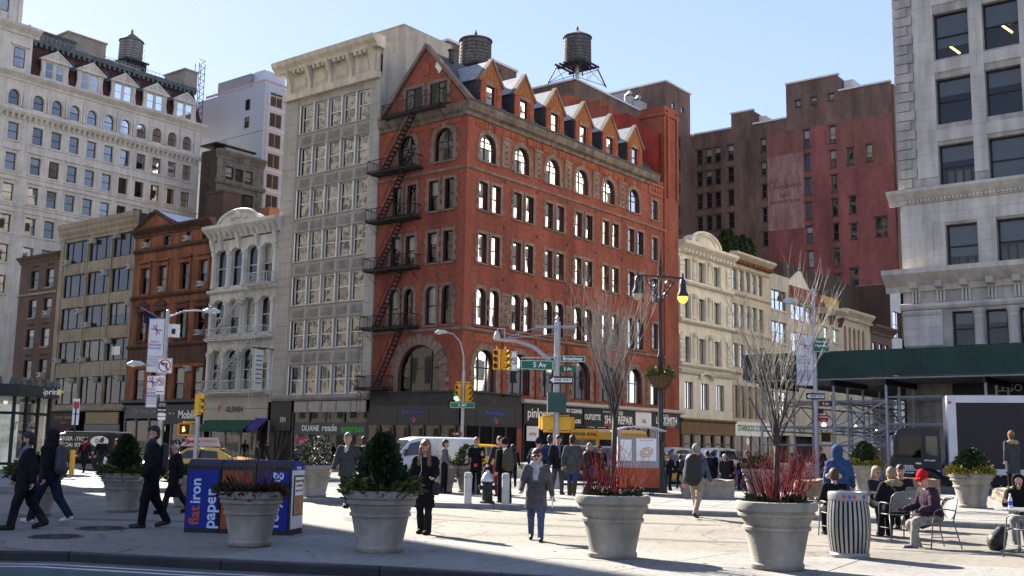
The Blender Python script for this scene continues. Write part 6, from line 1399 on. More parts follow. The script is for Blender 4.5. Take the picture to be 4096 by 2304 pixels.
def evergreen_planter(loc, lab, plab, seed, ball=False, s=1.0, cone_h=1.15, cone_r=.5, skirt=JU):
    t = planter(loc, lab, s); p = plant('conical_evergreen' if not ball else 'clipped_boxwood', loc, plab); p.scale = (s, s, s)
    obj('trunk', MB().tube([(0, 0, .85), (0, 0, 1.4)], .03, 6), BROWND, p)
    obj('crown', evergreen_mesh(cone_r, cone_h, 5200, seed, leaf=.062 if not ball else .05, base=.88, power=.62 if not ball else .5), EV if not ball else BX_, p)
    obj('core', MB().lathe([(cone_r*.78, .9), (cone_r*.72, .9+cone_h*.35), (cone_r*.45, .9+cone_h*.7), (.03, .9+cone_h*.92)], 12), EV[0], p)
    f_ = plant('low_juniper' if skirt is JU else 'golden_groundcover', loc, plab.split(' in ')[0]+' skirted by '+('olive juniper sprays' if skirt is JU else 'golden leaves')+' in '+plab.split(' in ')[1]); f_.scale = (s, s, s)
    obj('sprays', fringe(3200, .5, seed+5, .18, .12, .09), skirt, f_)
def flower_planter(loc, lab, plab, seed, s=1.0, h=.55, mats=GR):
    planter(loc, lab, s); p = plant('leafy_shrub', loc, plab); p.scale = (s, s, s)
    obj('stems', twigs(26, seed, h*.6, h*1.2, .3, .4), DT, p); obj('leaves', evergreen_mesh(.42, h, 1300, seed, leaf=.085, base=.84, power=.35), mats, p)
GRASSW = [mat('bleached_grass', (.5, .45, .36), .8, .15, 6), mat('straw_grass', (.36, .31, .24), .8, .15, 6)]
# near row
planter((11.1, 13.8, .01), 'big stone-grey planter in front of the blue recycling bins', .92)
p = plant('dry_twig_shrub', (11.1, 13.8, -.05), 'bare brown twigs over dark juniper in front of the blue bins')
obj('twigs', twigs(46, 3, .5, 1.25, .26, .5, .006), DT, p); obj('low_foliage', fringe(1500, .5, 21, .12, .06, .1), [EV[1], EV[0], RT[1]], p)
evergreen_planter((11.9, 11.75, .01), 'big stone-grey planter with dark cone evergreen, before the woman in black', 'dense dark evergreen cone in the planter beside the blue bins', 8, cone_h=.86, cone_r=.31)
for (loc, plab, tlab, dlab, jlab, sd_) in (((13.82, 8.82, .01), 'big stone-grey planter half in shadow, holding a bare tree and red twigs', 'slim bare tree against the red brick facade', 'red dogwood twigs behind the rim of the half-shadowed planter', 'dark creeping juniper in the half-shadowed tree planter', 11),
                                     ((14.22, 6.4, .01), 'big sunlit stone-grey planter nearest the slatted litter bin', 'wide spreading bare tree in front of the green shed', 'dense red dogwood twigs beside the slatted litter bin', 'green creeping juniper in the planter beside the litter bin', 27)):
    planter(loc, plab)
    t_ = root('bare_tree', loc, tlab, 'tree', 'bare young trees in planters'); tr, br_ = bare_tree(sd_, 1.05 if sd_ == 27 else 1.3, 2.95 if sd_ == 27 else 3.25, .7 if sd_ == 27 else .42)
    obj('trunk', tr, BARK, t_, True); obj('crown', br_, BARK, t_)
    d_ = plant('red_twig_dogwood', loc, dlab); obj('twigs', twigs(120 if sd_ == 27 else 85, sd_, .35, .95, .33, .55, .0055, 3), RT, d_)
    j_ = plant('creeping_juniper', loc, jlab); obj('sprays', fringe(900, .36, sd_+2, .1, .05, .09), [EV[2], EV[1], GR[2]], j_)
evergreen_planter((14.15, 22.1, 0), 'stone-grey planter with cone evergreen on the shaded left', 'evergreen cone in the shaded planter', 15, s=.95, cone_h=.9, cone_r=.3)
evergreen_planter((12.0, 22.0, 0), 'stone-grey planter hidden behind the two walkers', 'small evergreen in the planter behind the two walkers', 16, s=.95, cone_h=.4, cone_r=.32)
flower_planter((16.3, 22.75, 0), 'stone-grey planter behind the woman with earmuffs', 'leafy green shrub in the planter by the earmuff woman', 31, s=.85, h=.35)
flower_planter((20.6, 22.95, .13), 'stone-grey planter with flowering shrub at the island tip', 'pale flowering shrub in the planter at the island tip', 33, s=.95, h=.85, mats=[GR[2], leafmat('pale_blossom', (.45, .43, .36)), GR[0]])
planter((25.8, 22.8, .13), 'stone-grey planter with bleached grass behind the woman in black', .9); p = plant('bleached_grass_tuft', (25.8, 22.8, .13), 'tuft of bleached grass between white van and woman in black')
obj('blades', twigs(150, 5, .4, 1.0, .15, .8, .004, 1), GRASSW, p); obj('low_foliage', fringe(500, .45, 77, .15, .05, .1), GR, p)
flower_planter((26.55, 22.35, .13), 'stone-grey planter next to the red-haired woman', 'russet and green shrub in the planter next to the red-haired woman', 35, s=.92, h=.75, mats=[GR[0], RT[1], GR[1]])
flower_planter((31.6, 14.75, .13), 'stone-grey planter behind the red dogwood twigs', 'fresh green shrub in the planter behind the dogwood', 37, s=1.0, h=.42, mats=GR)
evergreen_planter((40.4, 14.6, .13), 'stone-grey planter behind the person in blue hood', 'round boxwood in the planter behind the blue-hooded person', 17, True, 1.1, .8, .38, GO)
evergreen_planter((31.9, 8.55, .13), 'pale sunlit planter in front of the black box truck', 'egg-shaped boxwood in the planter before the box truck', 18, True, 1.05, .66, .37, GO)
flower_planter((9.6, 20.9, 0), 'stone-grey planter at the left edge of the plaza', 'low shrub in the planter at the left plaza edge', 39, s=.95, h=.3, mats=JU)

# ================================================================ BINS, BLOCKS, BOLLARDS, HYDRANT, KIOSK
BLUE = mat('recycling_blue', (.014, .03, .25), .6, .1, 3, spec=.2); ORG = mat('burnt_orange', (.33, .06, .015), .5, .12, 3); BINBK = mat('bin_black', (.016, .016, .018), .5, .15, 4)
dirb = math.degrees(math.atan2(15.04-16.7, 12.93-12.05)); brz = R(dirb)   # row of bins runs along this heading
def bigbin(i, panel, label, parts):
    L_ = .66; o = Vector((12.15, 16.75, 0)); dv = Vector((math.cos(brz), math.sin(brz), 0))
    c = o+dv*(i*L_+L_/2); t = root('recycling_bin', (c.x, c.y, 0), label, 'bin', 'blue and orange street bins', rz=brz)
    prof = [(-.32, 0), (.34, 0), (.34, 1.13), (.26, 1.22), (.05, 1.27), (-.22, 1.27), (-.32, 1.18)]
    obj('body', MB().prism(prof, lambda a, b, d: (d, a, b), -L_/2+.01, L_/2-.01), BINBK, t)
    obj('front_panel', MB().box(-L_/2+.04, -.335, .08, L_/2-.04, -.32, 1.1), panel, t)
    obj('hopper', MB().prism([(-.32, 1.12), (-.2, 1.285), (.06, 1.285), (.28, 1.23), (.345, 1.14)], lambda a, b, d: (d, a, b), -L_/2+.005, L_/2-.005), BLUE, t); return t
b1 = bigbin(0, BLUE, 'blue paper recycling bin at the far end of the row', 1); b2 = bigbin(1, ORG, 'orange fronted litter bin in the middle of the row', 2); b3 = bigbin(2, BLUE, 'blue recycling bin with a poster on its end panel', 3)
ORT = mat('orange_print', (.45, .08, .02), .5, .02, 3); LTB = mat('pale_blue_print', (.55, .62, .8), .5, .02, 3)
def vtext(txt, sz, m_, par, x, z, name='lettering'):
    o = put(name, text_mesh(txt, sz, m_, .003, .006), par); o.matrix_local = Matrix.Translation((x, -.34, z)) @ Matrix.Rotation(math.pi/2, 4, 'X') @ Matrix.Rotation(math.pi/2, 4, 'Z'); return o
vtext('flat', .27, ORT, b1, -.12, .3); vtext('iron', .27, LTB, b1, -.12, .73); vtext('paper', .3, LTB, b1, .17, .42); vtext('recycling', .27, LTB, b3, .05, .6); vtext('litter', .26, LTB, b2, 0, .6)
ep = obj('end_panel', MB().box(.325, -.28, .1, .335, .3, 1.12), mat('pale_end_panel', (.55, .57, .62), .5, .04, 2), b3)
obj('poster_frame', MB().box(.336, -.2, .33, .35, .24, 1.03), BINBK, b3); obj('poster', MB().box(.351, -.17, .36, .354, .21, 1.0), WHITE, b3); obj('poster_picture', MB().box(.3545, -.165, .365, .357, .205, .68), mat('sepia_print', (.5, .2, .08), .6, .3, 9, col2=(.2, .08, .04)), b3)
for k, s_ in enumerate(('supporting', 'a cleaner', 'new york')): text(s_, .085, mat('dark_red_print', (.2, .02, .02), .5, .02, 3), b3, (.358, .02, .94-k*.085), 0, .001)
text('BigBelly', .07, WPRINT, b3, (.345, .0, 1.165), 0, .001)
# slatted litter bin
lb = root('litter_bin', (16.7, 6.32, 0), 'round slatted steel litter bin with domed lid', 'bin')
SLT = mat('slat_grey_steel', (.3, .3, .3), .38, .12, 6, metal=.45)
prf = lambda z: .285+.045*math.sin(math.pi*(z-.06)/.86)
for k in range(28):
    a = 2*math.pi*k/28; zs_ = np.linspace(.06, .87, 7); mb = MB(); vs_ = []
    for z in zs_:
        r_ = prf(z)
        for da, dr in ((-.062, 0), (.062, 0), (.062, -.012), (-.062, -.012)): vs_.append(((r_+dr)*math.cos(a+da), (r_+dr)*math.sin(a+da), z))
    mb.add(vs_, [(i*4+j, i*4+(j+1) % 4, i*4+4+(j+1) % 4, i*4+4+j) for i in range(6) for j in range(4)]); obj('slat', mb, SLT, lb)
obj('liner', MB().lathe([(.25, .04), (.28, .45), (.25, .86)], 24), BLACK, lb); obj('base_ring', MB().lathe([(.3, 0), (.305, .05), (.29, .08)], 28), SLT, lb)
obj('lid', MB().lathe([(.285, .86), (.305, .88), (.31, .97), (.295, 1.0), (.2, 1.0), (.19, .985), (.19, .9)], 28), SLT, lb, 40)
for a_, m_ in ((205, LOGOB), (218, ORT), (250, LOGOB), (190, ORT)):
    for k in range(3): o = obj('star_sticker', MB().box(-.035, -.003, -.006, .035, .003, .006), m_, lb); aa = R(a_); o.matrix_local = Matrix.Translation((.312*math.cos(aa), .312*math.sin(aa), .93)) @ Matrix.Rotation(aa+math.pi/2, 4, 'Z') @ Matrix.Rotation(k*math.pi/3, 4, 'Y')
# granite blocks
def rough_block(loc, dims, rz, m_, label, seed):
    rg = np.random.default_rng(seed); n = 7; mb = MB(); lx, ly, lz = dims; idx = {}
    def vid(i, j, k):
        if (i, j, k) not in idx:
            p = np.array([(i/n-.5)*lx, (j/n-.5)*ly, k/n*lz]); cut = .5
            if k == n: p[2] -= .1*lz*((i/n)*1.2 if seed % 2 else (1-i/n))
            jig = .018 if k else 0; idx[(i, j, k)] = len(mb.v); mb.v.append(tuple(p+rg.normal(size=3)*jig))
        return idx[(i, j, k)]
    for a in range(n):
        for b in range(n):
            for q in ((lambda u, v: (u, v, n)), (lambda u, v: (u, 0, v)), (lambda u, v: (u, n, v)), (lambda u, v: (0, u, v)), (lambda u, v: (n, u, v))):
                mb.f.append((vid(*q(a, b)), vid(*q(a+1, b)), vid(*q(a+1, b+1)), vid(*q(a, b+1)))); mb.m.append(0)
    o = obj('granite_block', mb, m_, None, 30, loc, rz); tag(o, label, 'stone block', 'rough granite blocks')
TG = mat('tan_granite', (.4, .33, .25), .85, .22, 2.5, bump=.8, bscale=18); TG2 = mat('rusty_granite', (.36, .24, .15), .85, .3, 2, bump=.8, bscale=14)
rough_block((30.5, 16.0, .126), (1.55, .7, .62), R(-52), TG, 'pale granite block behind the man with the backpack', 1)
rough_block((32.6, 13.5, .126), (1.0, .7, .62), R(-50), TG2, 'granite block between dogwood twigs and grey chair', 2)
rough_block((36.4, 8.5, .126), (1.0, .8, .46), R(-40), TG, 'low granite block under the person in the grey parka', 4)
rough_block((36.5, 11.6, .126), (1.5, .75, .7), R(-58), TG2, 'rust-veined granite block in front of the truck wheel', 3)
for loc, lab in (((21.6, 18.2, .126), 'white steel bollard left of the hydrant'), ((22.03, 17.3, .126), 'white steel bollard right of the hydrant')):
    b_ = root('bollard', loc, lab, 'bollard', 'white bollards by the hydrant'); obj('post', MB().lathe([(.1, 0), (.1, .74), (.085, .79), (.02, .8)], 20), mat('off_white_steel', (.55, .55, .53), .5, .12, 4, streak=.2), b_, 40); obj('band', MB().lathe([(.103, .66), (.106, .67), (.106, .7), (.103, .71)], 20, cap=False), STEEL, b_)
hy = root('fire_hydrant', (22.15, 18.0, .126), 'black fire hydrant with silver bonnet between two bollards', 'hydrant')
obj('barrel', MB().lathe([(.2, 0), (.2, .05), (.14, .07), (.13, .5), (.165, .52), (.165, .57), (.13, .58)], 20), BLACK, hy, 40); obj('bonnet', MB().lathe([(.175, .56), (.175, .62), (.15, .66), (.12, .74), (.06, .79), (.055, .83), (.02, .84)], 20), mat('silver_paint', (.55, .55, .55), .35, .1, 5, metal=.6), hy, 40)
for a_ in (128, 308, 218):
    o = obj('nozzle', MB().lathe([(.06, 0), (.06, .17), (.075, .18), (.075, .22), (.03, .24)], 10), BLACK, hy); o.matrix_local = Matrix.Translation((0, 0, .4)) @ Matrix.Rotation(R(a_), 4, 'Z') @ Matrix.Rotation(math.pi/2, 4, 'Y')
hy2 = root('fire_hydrant', (33.2, 54.0, -.13), 'distant hydrant with white cap beside the black van', 'hydrant'); obj('barrel', MB().lathe([(.2, 0), (.15, .08), (.15, .55), (.2, .58), (.18, .7), (.05, .85)], 14), WHITE, hy2); obj('nozzle', MB().tube([(-.25, 0, .45), (.25, 0, .45)], .07, 8), BLACK, hy2)
# information kiosk
KG = mat('kiosk_grey', (.3, .31, .31), .5, .08, 2); ko = root('information_kiosk', (30.75, 18.65, .126), 'grey information kiosk with orange base, map poster and curved roof', 'kiosk', rz=R(-53)); ko.scale = (.74, .74, .9)
obj('cabinet', MB().box(-.95, -.75, .25, .85, .75, 2.05), KG, ko); obj('orange_base', MB().box(-.97, -.77, .25, .87, .77, .95), mat('kiosk_orange', (.4, .08, .02), .55, .15, 2), ko); obj('plinth', MB().box(-.9, -.7, .1, .8, .7, .25), BINBK, ko)
for x, y in ((-.7, -.55), (.6, -.55), (-.7, .55), (.6, .55)): obj('caster', MB().tube([(x-.03, y, .06), (x+.03, y, .06)], .06, 10), BINBK, ko)
obj('roof', MB().prism([(-1.15, 2.28), (-.6, 2.42), (0, 2.46), (.6, 2.42), (1.15, 2.28), (1.15, 2.25), (.6, 2.38), (0, 2.42), (-.6, 2.38), (-1.15, 2.25)], lambda a, b, d: (a, d, b), -.95, .95), mat('kiosk_roof_white', (.6, .62, .64), .35, .05, 2), ko)
for x in (-.85, .75):
    for y in (-.65, .65): obj('roof_post', MB().tube([(x, y, 2.05), (x, y, 2.4)], .03, 6), STEEL, ko)
obj('poster_panel', MB().box(-.15, -.79, 1.2, .72, -.765, 2.0), WHITE, ko); obj('poster_panel', MB().box(-.85, -.79, 1.2, -.35, -.765, 1.95), WHITE, ko)
MP = mat('map_terracotta', (.5, .2, .12), .6, .1, 4)
for i in range(7):
    for j in range(5):
        if (i, j) in ((0, 0), (6, 0), (0, 4), (6, 4), (3, 2), (5, 4)): continue
        x, z = -.02+i*.085+j*.012, 1.3+j*.075+i*.012; obj('map_block', MB().box(x, -.796, z, x+.065, -.791, z+.045), MP, ko)
text('Flatiron 23rd Street Partnership', .06, LOGOR, ko, (.29, -.795, 1.93), 270, .001, narrow=.75)
# ================================================================ POLES, SIGNALS, SIGNS, LAMPS
CAMF = 218.0   # compass angle that signs facing the plaza look towards
def plate(par, w, h, loc, facing, m_, name='sign_plate', t=.012, rim=None):
    o = obj(name, MB().box(-w/2, -t, -h/2, w/2, 0, h/2), m_, par); o.matrix_local = Matrix.Translation(loc) @ Matrix.Rotation(R(facing)+math.pi/2, 4, 'Z')
    if rim:
        b = MB(); e = .012
        for x0, z0, x1, z1 in ((-w/2+.02, h/2-.035, w/2-.02, h/2-.02), (-w/2+.02, -h/2+.02, w/2-.02, -h/2+.035), (-w/2+.02, -h/2+.02, -w/2+.035, h/2-.02), (w/2-.035, -h/2+.02, w/2-.02, h/2-.02)): b.box(x0, -t-.003, z0, x1, -t-.001, z1)
        obj('sign_border', b, rim, o)
    return o
def ptext(o, txt, sz, m_, x=0, z=0, bold=.004, narrow=1.0): 
    q = put('lettering', text_mesh(txt, sz, m_, .001, bold, 1.0, narrow), o); q.matrix_local = Matrix.Translation((x, -.016, z)) @ Matrix.Rotation(math.pi/2, 4, 'X'); return q
LENS = {'r': mat('dark_red_lens', (.06, .01, .01), .3, .1, 4), 'a': mat('dark_amber_lens', (.06, .035, .01), .3, .1, 4), 'g': mat('dark_green_lens', (.01, .05, .03), .3, .1, 4), 'G': emit('lit_green_lens', (.1, 1, .55), 5)}
def signal(par, loc, facing, lit='', s=1.0):
    o = put('signal_head', None, par); o.empty_display_size = .1; o.matrix_local = Matrix.Translation(loc) @ Matrix.Rotation(R(facing)+math.pi/2, 4, 'Z') @ Matrix.Scale(s, 4)
    obj('housing', MB().box(-.15, -.1, -.48, .15, .12, .48), YELLOWSIG, o)
    for k, c in enumerate('rag'):
        z = .31-k*.31; l_ = MB().lathe([(.115, 0), (.09, .03), (.01, .045)], 14); q = obj('lens', l_, LENS['G'] if lit == c else LENS[c], o); q.matrix_local = Matrix.Translation((0, -.1, z)) @ Matrix.Rotation(math.pi/2, 4, 'X')
        v = MB(); n = 10
        for i in range(n):
            a0, a1 = math.pi*(-.12+1.24*i/n), math.pi*(-.12+1.24*(i+1)/n)
            v.add([(.13*math.cos(a0), -.1, z+.13*math.sin(a0)), (.13*math.cos(a1), -.1, z+.13*math.sin(a1)), (.125*math.cos(a1), -.3, z+.13*math.sin(a1)-.02), (.125*math.cos(a0), -.3, z+.13*math.sin(a0)-.02)], [(0, 1, 2, 3)])
        obj('visor', v, YELLOWSIG, o)
    obj('bracket', MB().tube([(0, .02, .46), (0, .02, .62)], .04, 6), YELLOWSIG, o); return o
def ped_signal(par, loc, facing, hand=True):
    o = put('walk_signal', None, par); o.matrix_local = Matrix.Translation(loc) @ Matrix.Rotation(R(facing)+math.pi/2, 4, 'Z')
    obj('housing', MB().box(-.24, -.1, -.24, .24, .1, .24), YELLOWSIG, o); obj('hood', MB().box(-.25, -.24, .235, .25, .1, .255).box(-.255, -.24, -.2, -.24, -.1, .25).box(.24, -.24, -.2, .255, -.1, .25), YELLOWSIG, o); obj('screen', MB().box(-.2, -.112, -.2, .2, -.1, .2), BLACK, o)
    if hand:
        hd2 = MB().box(-.09, -.12, -.1, .0, -.114, .02); 
        for i in range(4): hd2.box(-.09+i*.024, -.12, .02, -.073+i*.024, -.114, .11)
        hd2.box(0, -.12, -.05, .04, -.114, -.02); obj('hand_symbol', hd2, emit('hand_orange', (1, .15, .05), 2.5), o)
REDSG = mat('sign_red', (.42, .015, .02), .45, .03, 4); BROWNSG = mat('sign_brown', (.09, .03, .015), .5, .04, 4); NAVYSG = mat('sign_black', (.02, .02, .022), .5, .04, 4)
def no_turn(par, loc, facing, w=.66):
    o = plate(par, w, w*1.0, loc, facing, WPRINT, rim=NAVYSG); n = 28
    rg_ = MB(); ro, ri = w*.42, w*.35
    for i in range(n):
        a0, a1 = 6.2832*i/n, 6.2832*(i+1)/n; rg_.add([(f*math.cos(a), -.02, f*math.sin(a)) for a, f in ((a0, ri), (a1, ri), (a1, ro), (a0, ro))], [(0, 1, 2, 3)])
    obj('red_ring', rg_, REDSG, o); s = w/.66
    ar = MB().box(.06*s, -.017, -.17*s, .12*s, -.0165, .1*s).box(-.09*s, -.017, .06*s, .12*s, -.0165, .12*s).add([(-.2*s, -.017, .09*s), (-.08*s, -.017, .0), (-.08*s, -.017, .18*s)], [(0, 1, 2)]); obj('arrow', ar, NAVYSG, o)
    sl_ = obj('red_slash', MB().box(-ro, -.0215, -.025*s, ro, -.0205, .025*s), REDSG, o); sl_.matrix_local = Matrix.Rotation(R(45), 4, 'Y')
def one_way(par, loc, facing, w=.91):
    o = plate(par, w, .3, loc, facing, NAVYSG); obj('arrow', MB().add([(-.42, -.0135, 0), (-.27, -.0135, .12), (-.27, -.0135, .075), (.42, -.0135, .075), (.42, -.0135, -.075), (-.27, -.0135, -.075), (-.27, -.0135, -.12)], [(0, 1, 2, 3, 4, 5, 6)]), WPRINT, o); ptext(o, 'ONE WAY', .14, NAVYSG, .06, 0, .004)
def banner(par, loc, facing, w=.78, h=2.3, name2='23rd Street'):
    o = plate(par, w, h, loc, facing, mat('banner_white', (.7, .7, .72), .7, .05, 3), 'banner', .02)
    for k, m_ in enumerate((NAVYSG, LOGOR, LOGOB)):
        q = obj('star_stroke', MB().box(-.26, -.0245-.001*k, -.022, .26, -.0225-.001*k, .022), m_, o); q.matrix_local = Matrix.Translation((0, 0, h*.3)) @ Matrix.Rotation(R((8, 88, 52)[k]), 4, 'Y')
    for k, s_ in enumerate(('Flatiron', name2, 'Partnership')): ptext(o, s_, .15, (LOGOR, NAVYSG, LOGOB)[k], -.03, h*.07-k*.15, .001, .85).location.y = -.025
    dots = MB()
    for i in range(9):
        for j in range(7): dots.box(-.33+i*.075+(j % 2)*.03, -.024, -h*.4+j*.075, -.29+i*.075+(j % 2)*.03, -.0215, -h*.4+j*.075+.04)
    tag(obj('dot_pattern', dots, mat('banner_grey_print', (.2, .18, .25), .7, .1, 3), o), kind='stuff')
def cobra(par, a, b, m_=STEEL):
    d = (Vector(b)-Vector(a)); n = Vector((d.x, d.y, 0)).normalized(); e = Vector(b); hd_b = MB()
    rz = math.atan2(n.y, n.x); o = obj('lamp_head', MB().tube([(-.1, 0, 0), (.1, 0, .03), (.45, 0, .02), (.7, 0, -.02)], [.05, .12, .15, .06], 8, True, 0, .55), mat('lamp_head_grey', (.5, .52, .53), .45, .08, 3), par); o.matrix_local = Matrix.Translation(e) @ Matrix.Rotation(rz, 4, 'Z')
    q = obj('lamp_glass', MB().lathe([(.12, 0), (.1, -.08), (.03, -.12)], 12, (.42, 0, -.03)), mat('lamp_glass_white', (.65, .66, .66), .2, .04, 3), o)
# --- big signal pole on the island
sp = root('signal_pole', (33.9, 24.2, -.13), 'grey mast-arm signal pole with green 5 Av and Broadway signs', 'traffic signal')
obj('pole', MB().lathe([(.2, 0), (.2, .5), (.13, .55), (.12, 6.55), (.05, 6.6), (.09, 6.7), (.02, 6.8)], 12), STEEL, sp)
lv = Vector((math.cos(R(128)), math.sin(R(128)), 0)); rv = -lv
def rel(d, z, fwd=0): v = lv*d+Vector((math.cos(R(CAMF)), math.sin(R(CAMF)), 0))*fwd; return (v.x, v.y, z)
obj('mast_arm', MB().tube([rel(0, 4.6), rel(.35, 5.1), rel(.9, 5.55), rel(1.6, 5.78), rel(2.3, 5.82)], [.09, .085, .075, .065, .06], 8), STEEL, sp); obj('crossarm', MB().tube([rel(.85, 6.35), rel(-.75, 6.37)], .06, 4), STEEL, sp)
for a, b in (((.8, 6.33), (2.1, 5.85)), ((0, 6.1), (2.1, 5.85))): obj('stay_rod', MB().tube([rel(*a), rel(*b)], .018, 5), STEEL, sp)
obj('camera_dome', MB().lathe([(.05, .3), (.12, .15), (.14, 0), (.08, -.06)], 12, rel(2.35, 5.85)), mat('lamp_head_grey', (.5, .52, .53), .45, .08, 3), sp); obj('dome_bracket', MB().tube([rel(2.35, 6.1), rel(2.3, 6.25), rel(2.05, 6.25), rel(2.05, 5.85)], .025, 5), STEEL, sp)
signal(sp, rel(2.35, 5.05), 205, s=.82); signal(sp, rel(2.0, 5.05), 255, s=.82)
o = plate(sp, .28, .75, rel(1.68, 5.0), 250, WPRINT, rim=NAVYSG); no_turn(sp, rel(1.67, 5.0, .02), 250, .3)
o = plate(sp, 1.28, .38, rel(.78, 4.85, .12), 222, GREENSIGN, rim=WPRINT); ptext(o, '5 Av', .27, WPRINT, .1, 0)
obj('sign_hanger', MB().tube([rel(1.4, 5.12, .1), rel(0, 5.15, .1)], .03, 5), STEEL, sp)
o = plate(sp, 1.0, .26, rel(-.6, 5.12, .05), 215, GREENSIGN, rim=WPRINT); ptext(o, 'Broadway', .19, WPRINT)
o = plate(sp, .6, .24, rel(-.42, 4.72, .05), 200, GREENSIGN); ptext(o, '5 Av', .17, WPRINT)
one_way(sp, rel(-.15, 4.28, .14), 216); obj('control_box', MB().box(-.36, -.36, 3.05, .36, .36, 3.8), mat('dull_green_box', (.035, .085, .075), .6, .15, 3), sp).matrix_local = Matrix.Rotation(R(38), 4, 'Z')
ped_signal(sp, rel(.36, 2.62, .1), 60, False); ped_signal(sp, rel(-.36, 2.62, .1), 10, False); obj('signal_bracket', MB().tube([rel(.5, 2.92), rel(-.5, 2.92)], .04, 6).tube([rel(.5, 2.32), rel(-.5, 2.32)], .04, 6), YELLOWSIG, sp)
# --- twin lantern lamp post
lp = root('lantern_post', (32.15, 18.6, .126), 'black ornate lamp post with two bell lanterns and a flower basket', 'street lamp'); lp.scale = (1, 1, 1.045)
LB = mat('lamp_black_iron', (.013, .013, .014), .4, .15, 6, spec=.5)
obj('post', MB().lathe([(.22, 0), (.22, .6), (.14, .7), (.12, 1.6), (.16, 1.65), (.095, 1.75), (.085, 4.3), (.12, 4.35), (.12, 4.42), (.075, 4.5), (.065, 6.3), (.09, 6.35), (.06, 6.45), (.055, 7.0), (.11, 7.05), (.07, 7.2), (.09, 7.3), (.045, 7.45), (.06, 7.55), (.02, 7.75), (.01, 7.95)], 14), LB, lp, 40)
obj('crossarm', MB().tube([rel(.78, 7.1), rel(0, 7.08), rel(-.78, 7.02)], .035, 6), LB, lp)
for s in (-1, 1):
    scv = MB()
    for c0, c1, r0 in ((.3, 6.8, .16), (.2, 6.45, .1)): scv.tube([rel(s*(c0+r0*(1-.045*k)*math.cos(k*.55)), c1+r0*(1-.045*k)*math.sin(k*.55)) for k in range(17)], .022, 5)
    scv.tube([rel(s*.06, 6.2), rel(s*.22, 6.55), rel(s*.45, 6.85), rel(s*.5, 7.05)], .025, 5); obj('scroll_bracket', scv, LB, lp)
    q = rel(s*.78, 6.98 if s > 0 else 6.9); obj('lantern', MB().lathe([(.02, .3), (.04, .2), (.035, .1), (.09, .05), (.11, -.1), (.13, -.3), (.2, -.45), (.2, -.5)], 16, q), LB, lp, 40)
    obj('lantern_globe', MB().lathe([(.185, -.5), (.17, -.6), (.1, -.7), (.02, -.73)], 16, q), emit('lit_amber_globe', (1, .38, .05), .7) if s < 0 else mat('cream_globe', (.5, .42, .28), .25, .08, 4), lp, True)
bk_ = put('flower_basket', None, lp); bk_.location = rel(.0, 3.6)
obj('basket_liner', MB().lathe([(.05, -.28), (.26, -.18), (.38, .02), (.42, .16)], 18), mat('coir_liner', (.13, .075, .035), .95, .25, 12, bump=.6, bscale=40), bk_)
wr = MB()
for k in range(16): a = k*.3927; wr.tube([(r_*math.cos(a), r_*math.sin(a), z) for r_, z in ((.06, -.29), (.27, -.19), (.39, .02), (.43, .17))], .008, 4, False)
obj('basket_wire', wr, BLACK, bk_); bf = fringe(1300, .36, 91, .24, .12, .12); bf.v = [(x, y, z-.72) for x, y, z in bf.v]; obj('foliage', bf, [JU[1], GO[2], DT[1]], bk_)
# --- corner signal pole in front of the bank
bp_ = root('signal_pole', (50.6, 43.2, .03), 'slim pole with curved lamp arm, two signals and 5 Av sign at the bank', 'traffic signal')
obj('pole', MB().lathe([(.16, 0), (.12, .4), (.09, 6.0), (.07, 6.1)], 10), STEEL, bp_); obj('lamp_arm', MB().tube([rel(0, 5.9), rel(.02, 7.0), rel(.25, 7.9), rel(.7, 8.4), rel(1.15, 8.5)], [.06, .055, .05, .045, .04], 6), STEEL, bp_); cobra(bp_, rel(.7, 8.4), rel(1.15, 8.48))
signal(bp_, rel(.3, 4.75, .1), 195, 'g', 1.1); signal(bp_, rel(-.32, 4.75, .1), 255, '', 1.1); obj('signal_bracket', MB().tube([rel(.45, 5.4), rel(-.45, 5.4)], .05, 6), YELLOWSIG, bp_)
o = plate(bp_, 1.5, .36, rel(.02, 4.0, .15), 214, GREENSIGN, rim=WPRINT); ptext(o, '5 AV', .25, WPRINT); plate(bp_, 1.25, .6, rel(0, 4.75, -.1), 214, GREENSIGN); o = plate(bp_, .62, .22, rel(.35, 2.25, .1), 214, BROWNSG); ptext(o, '5 AV', .14, WPRINT); o = plate(bp_, .62, .22, rel(-.4, 1.95, .1), 214, BROWNSG); ptext(o, 'W 23 ST', .13, WPRINT); one_way(bp_, rel(.1, 1.5, .12), 214, .91); ped_signal(bp_, rel(.2, 1.0, .1), 190, False)
# --- left pole with banners and turn signs
lpl = root('banner_pole', (29.6, 43.6, .03), 'grey lamp pole with white banners and no-left-turn signs', 'street lamp')
obj('pole', MB().lathe([(.16, 0), (.12, .4), (.1, 3), (.085, 7.6), (.02, 7.65)], 10), STEEL, lpl); obj('lamp_arm', MB().tube([rel(0, 7.3), rel(-.7, 7.58), rel(-1.35, 7.62), rel(-1.75, 7.6)], .045, 6), STEEL, lpl); cobra(lpl, rel(-1.35, 7.6), rel(-1.75, 7.6)); obj('beacon', MB().lathe([(.05, 0), (.05, .1), (.01, .13)], 8, rel(-2.0, 7.72)), ORG, lpl)
obj('lamp_arm_far', MB().tube([rel(0, 4.4), rel(.55, 5.0), rel(1.05, 5.05)], .035, 6), STEEL, lpl); cobra(lpl, rel(.55, 5.02), rel(1.05, 5.06))
banner(lpl, rel(.47, 5.95, .02), 214, .72, 2.45); banner(lpl, rel(.5, 3.8, .02), 214, .5, 1.45); obj('banner_arm', MB().tube([rel(0, 7.2), rel(.85, 7.2)], .025, 5).tube([rel(0, 4.72), rel(.85, 4.72)], .025, 5), STEEL, lpl)
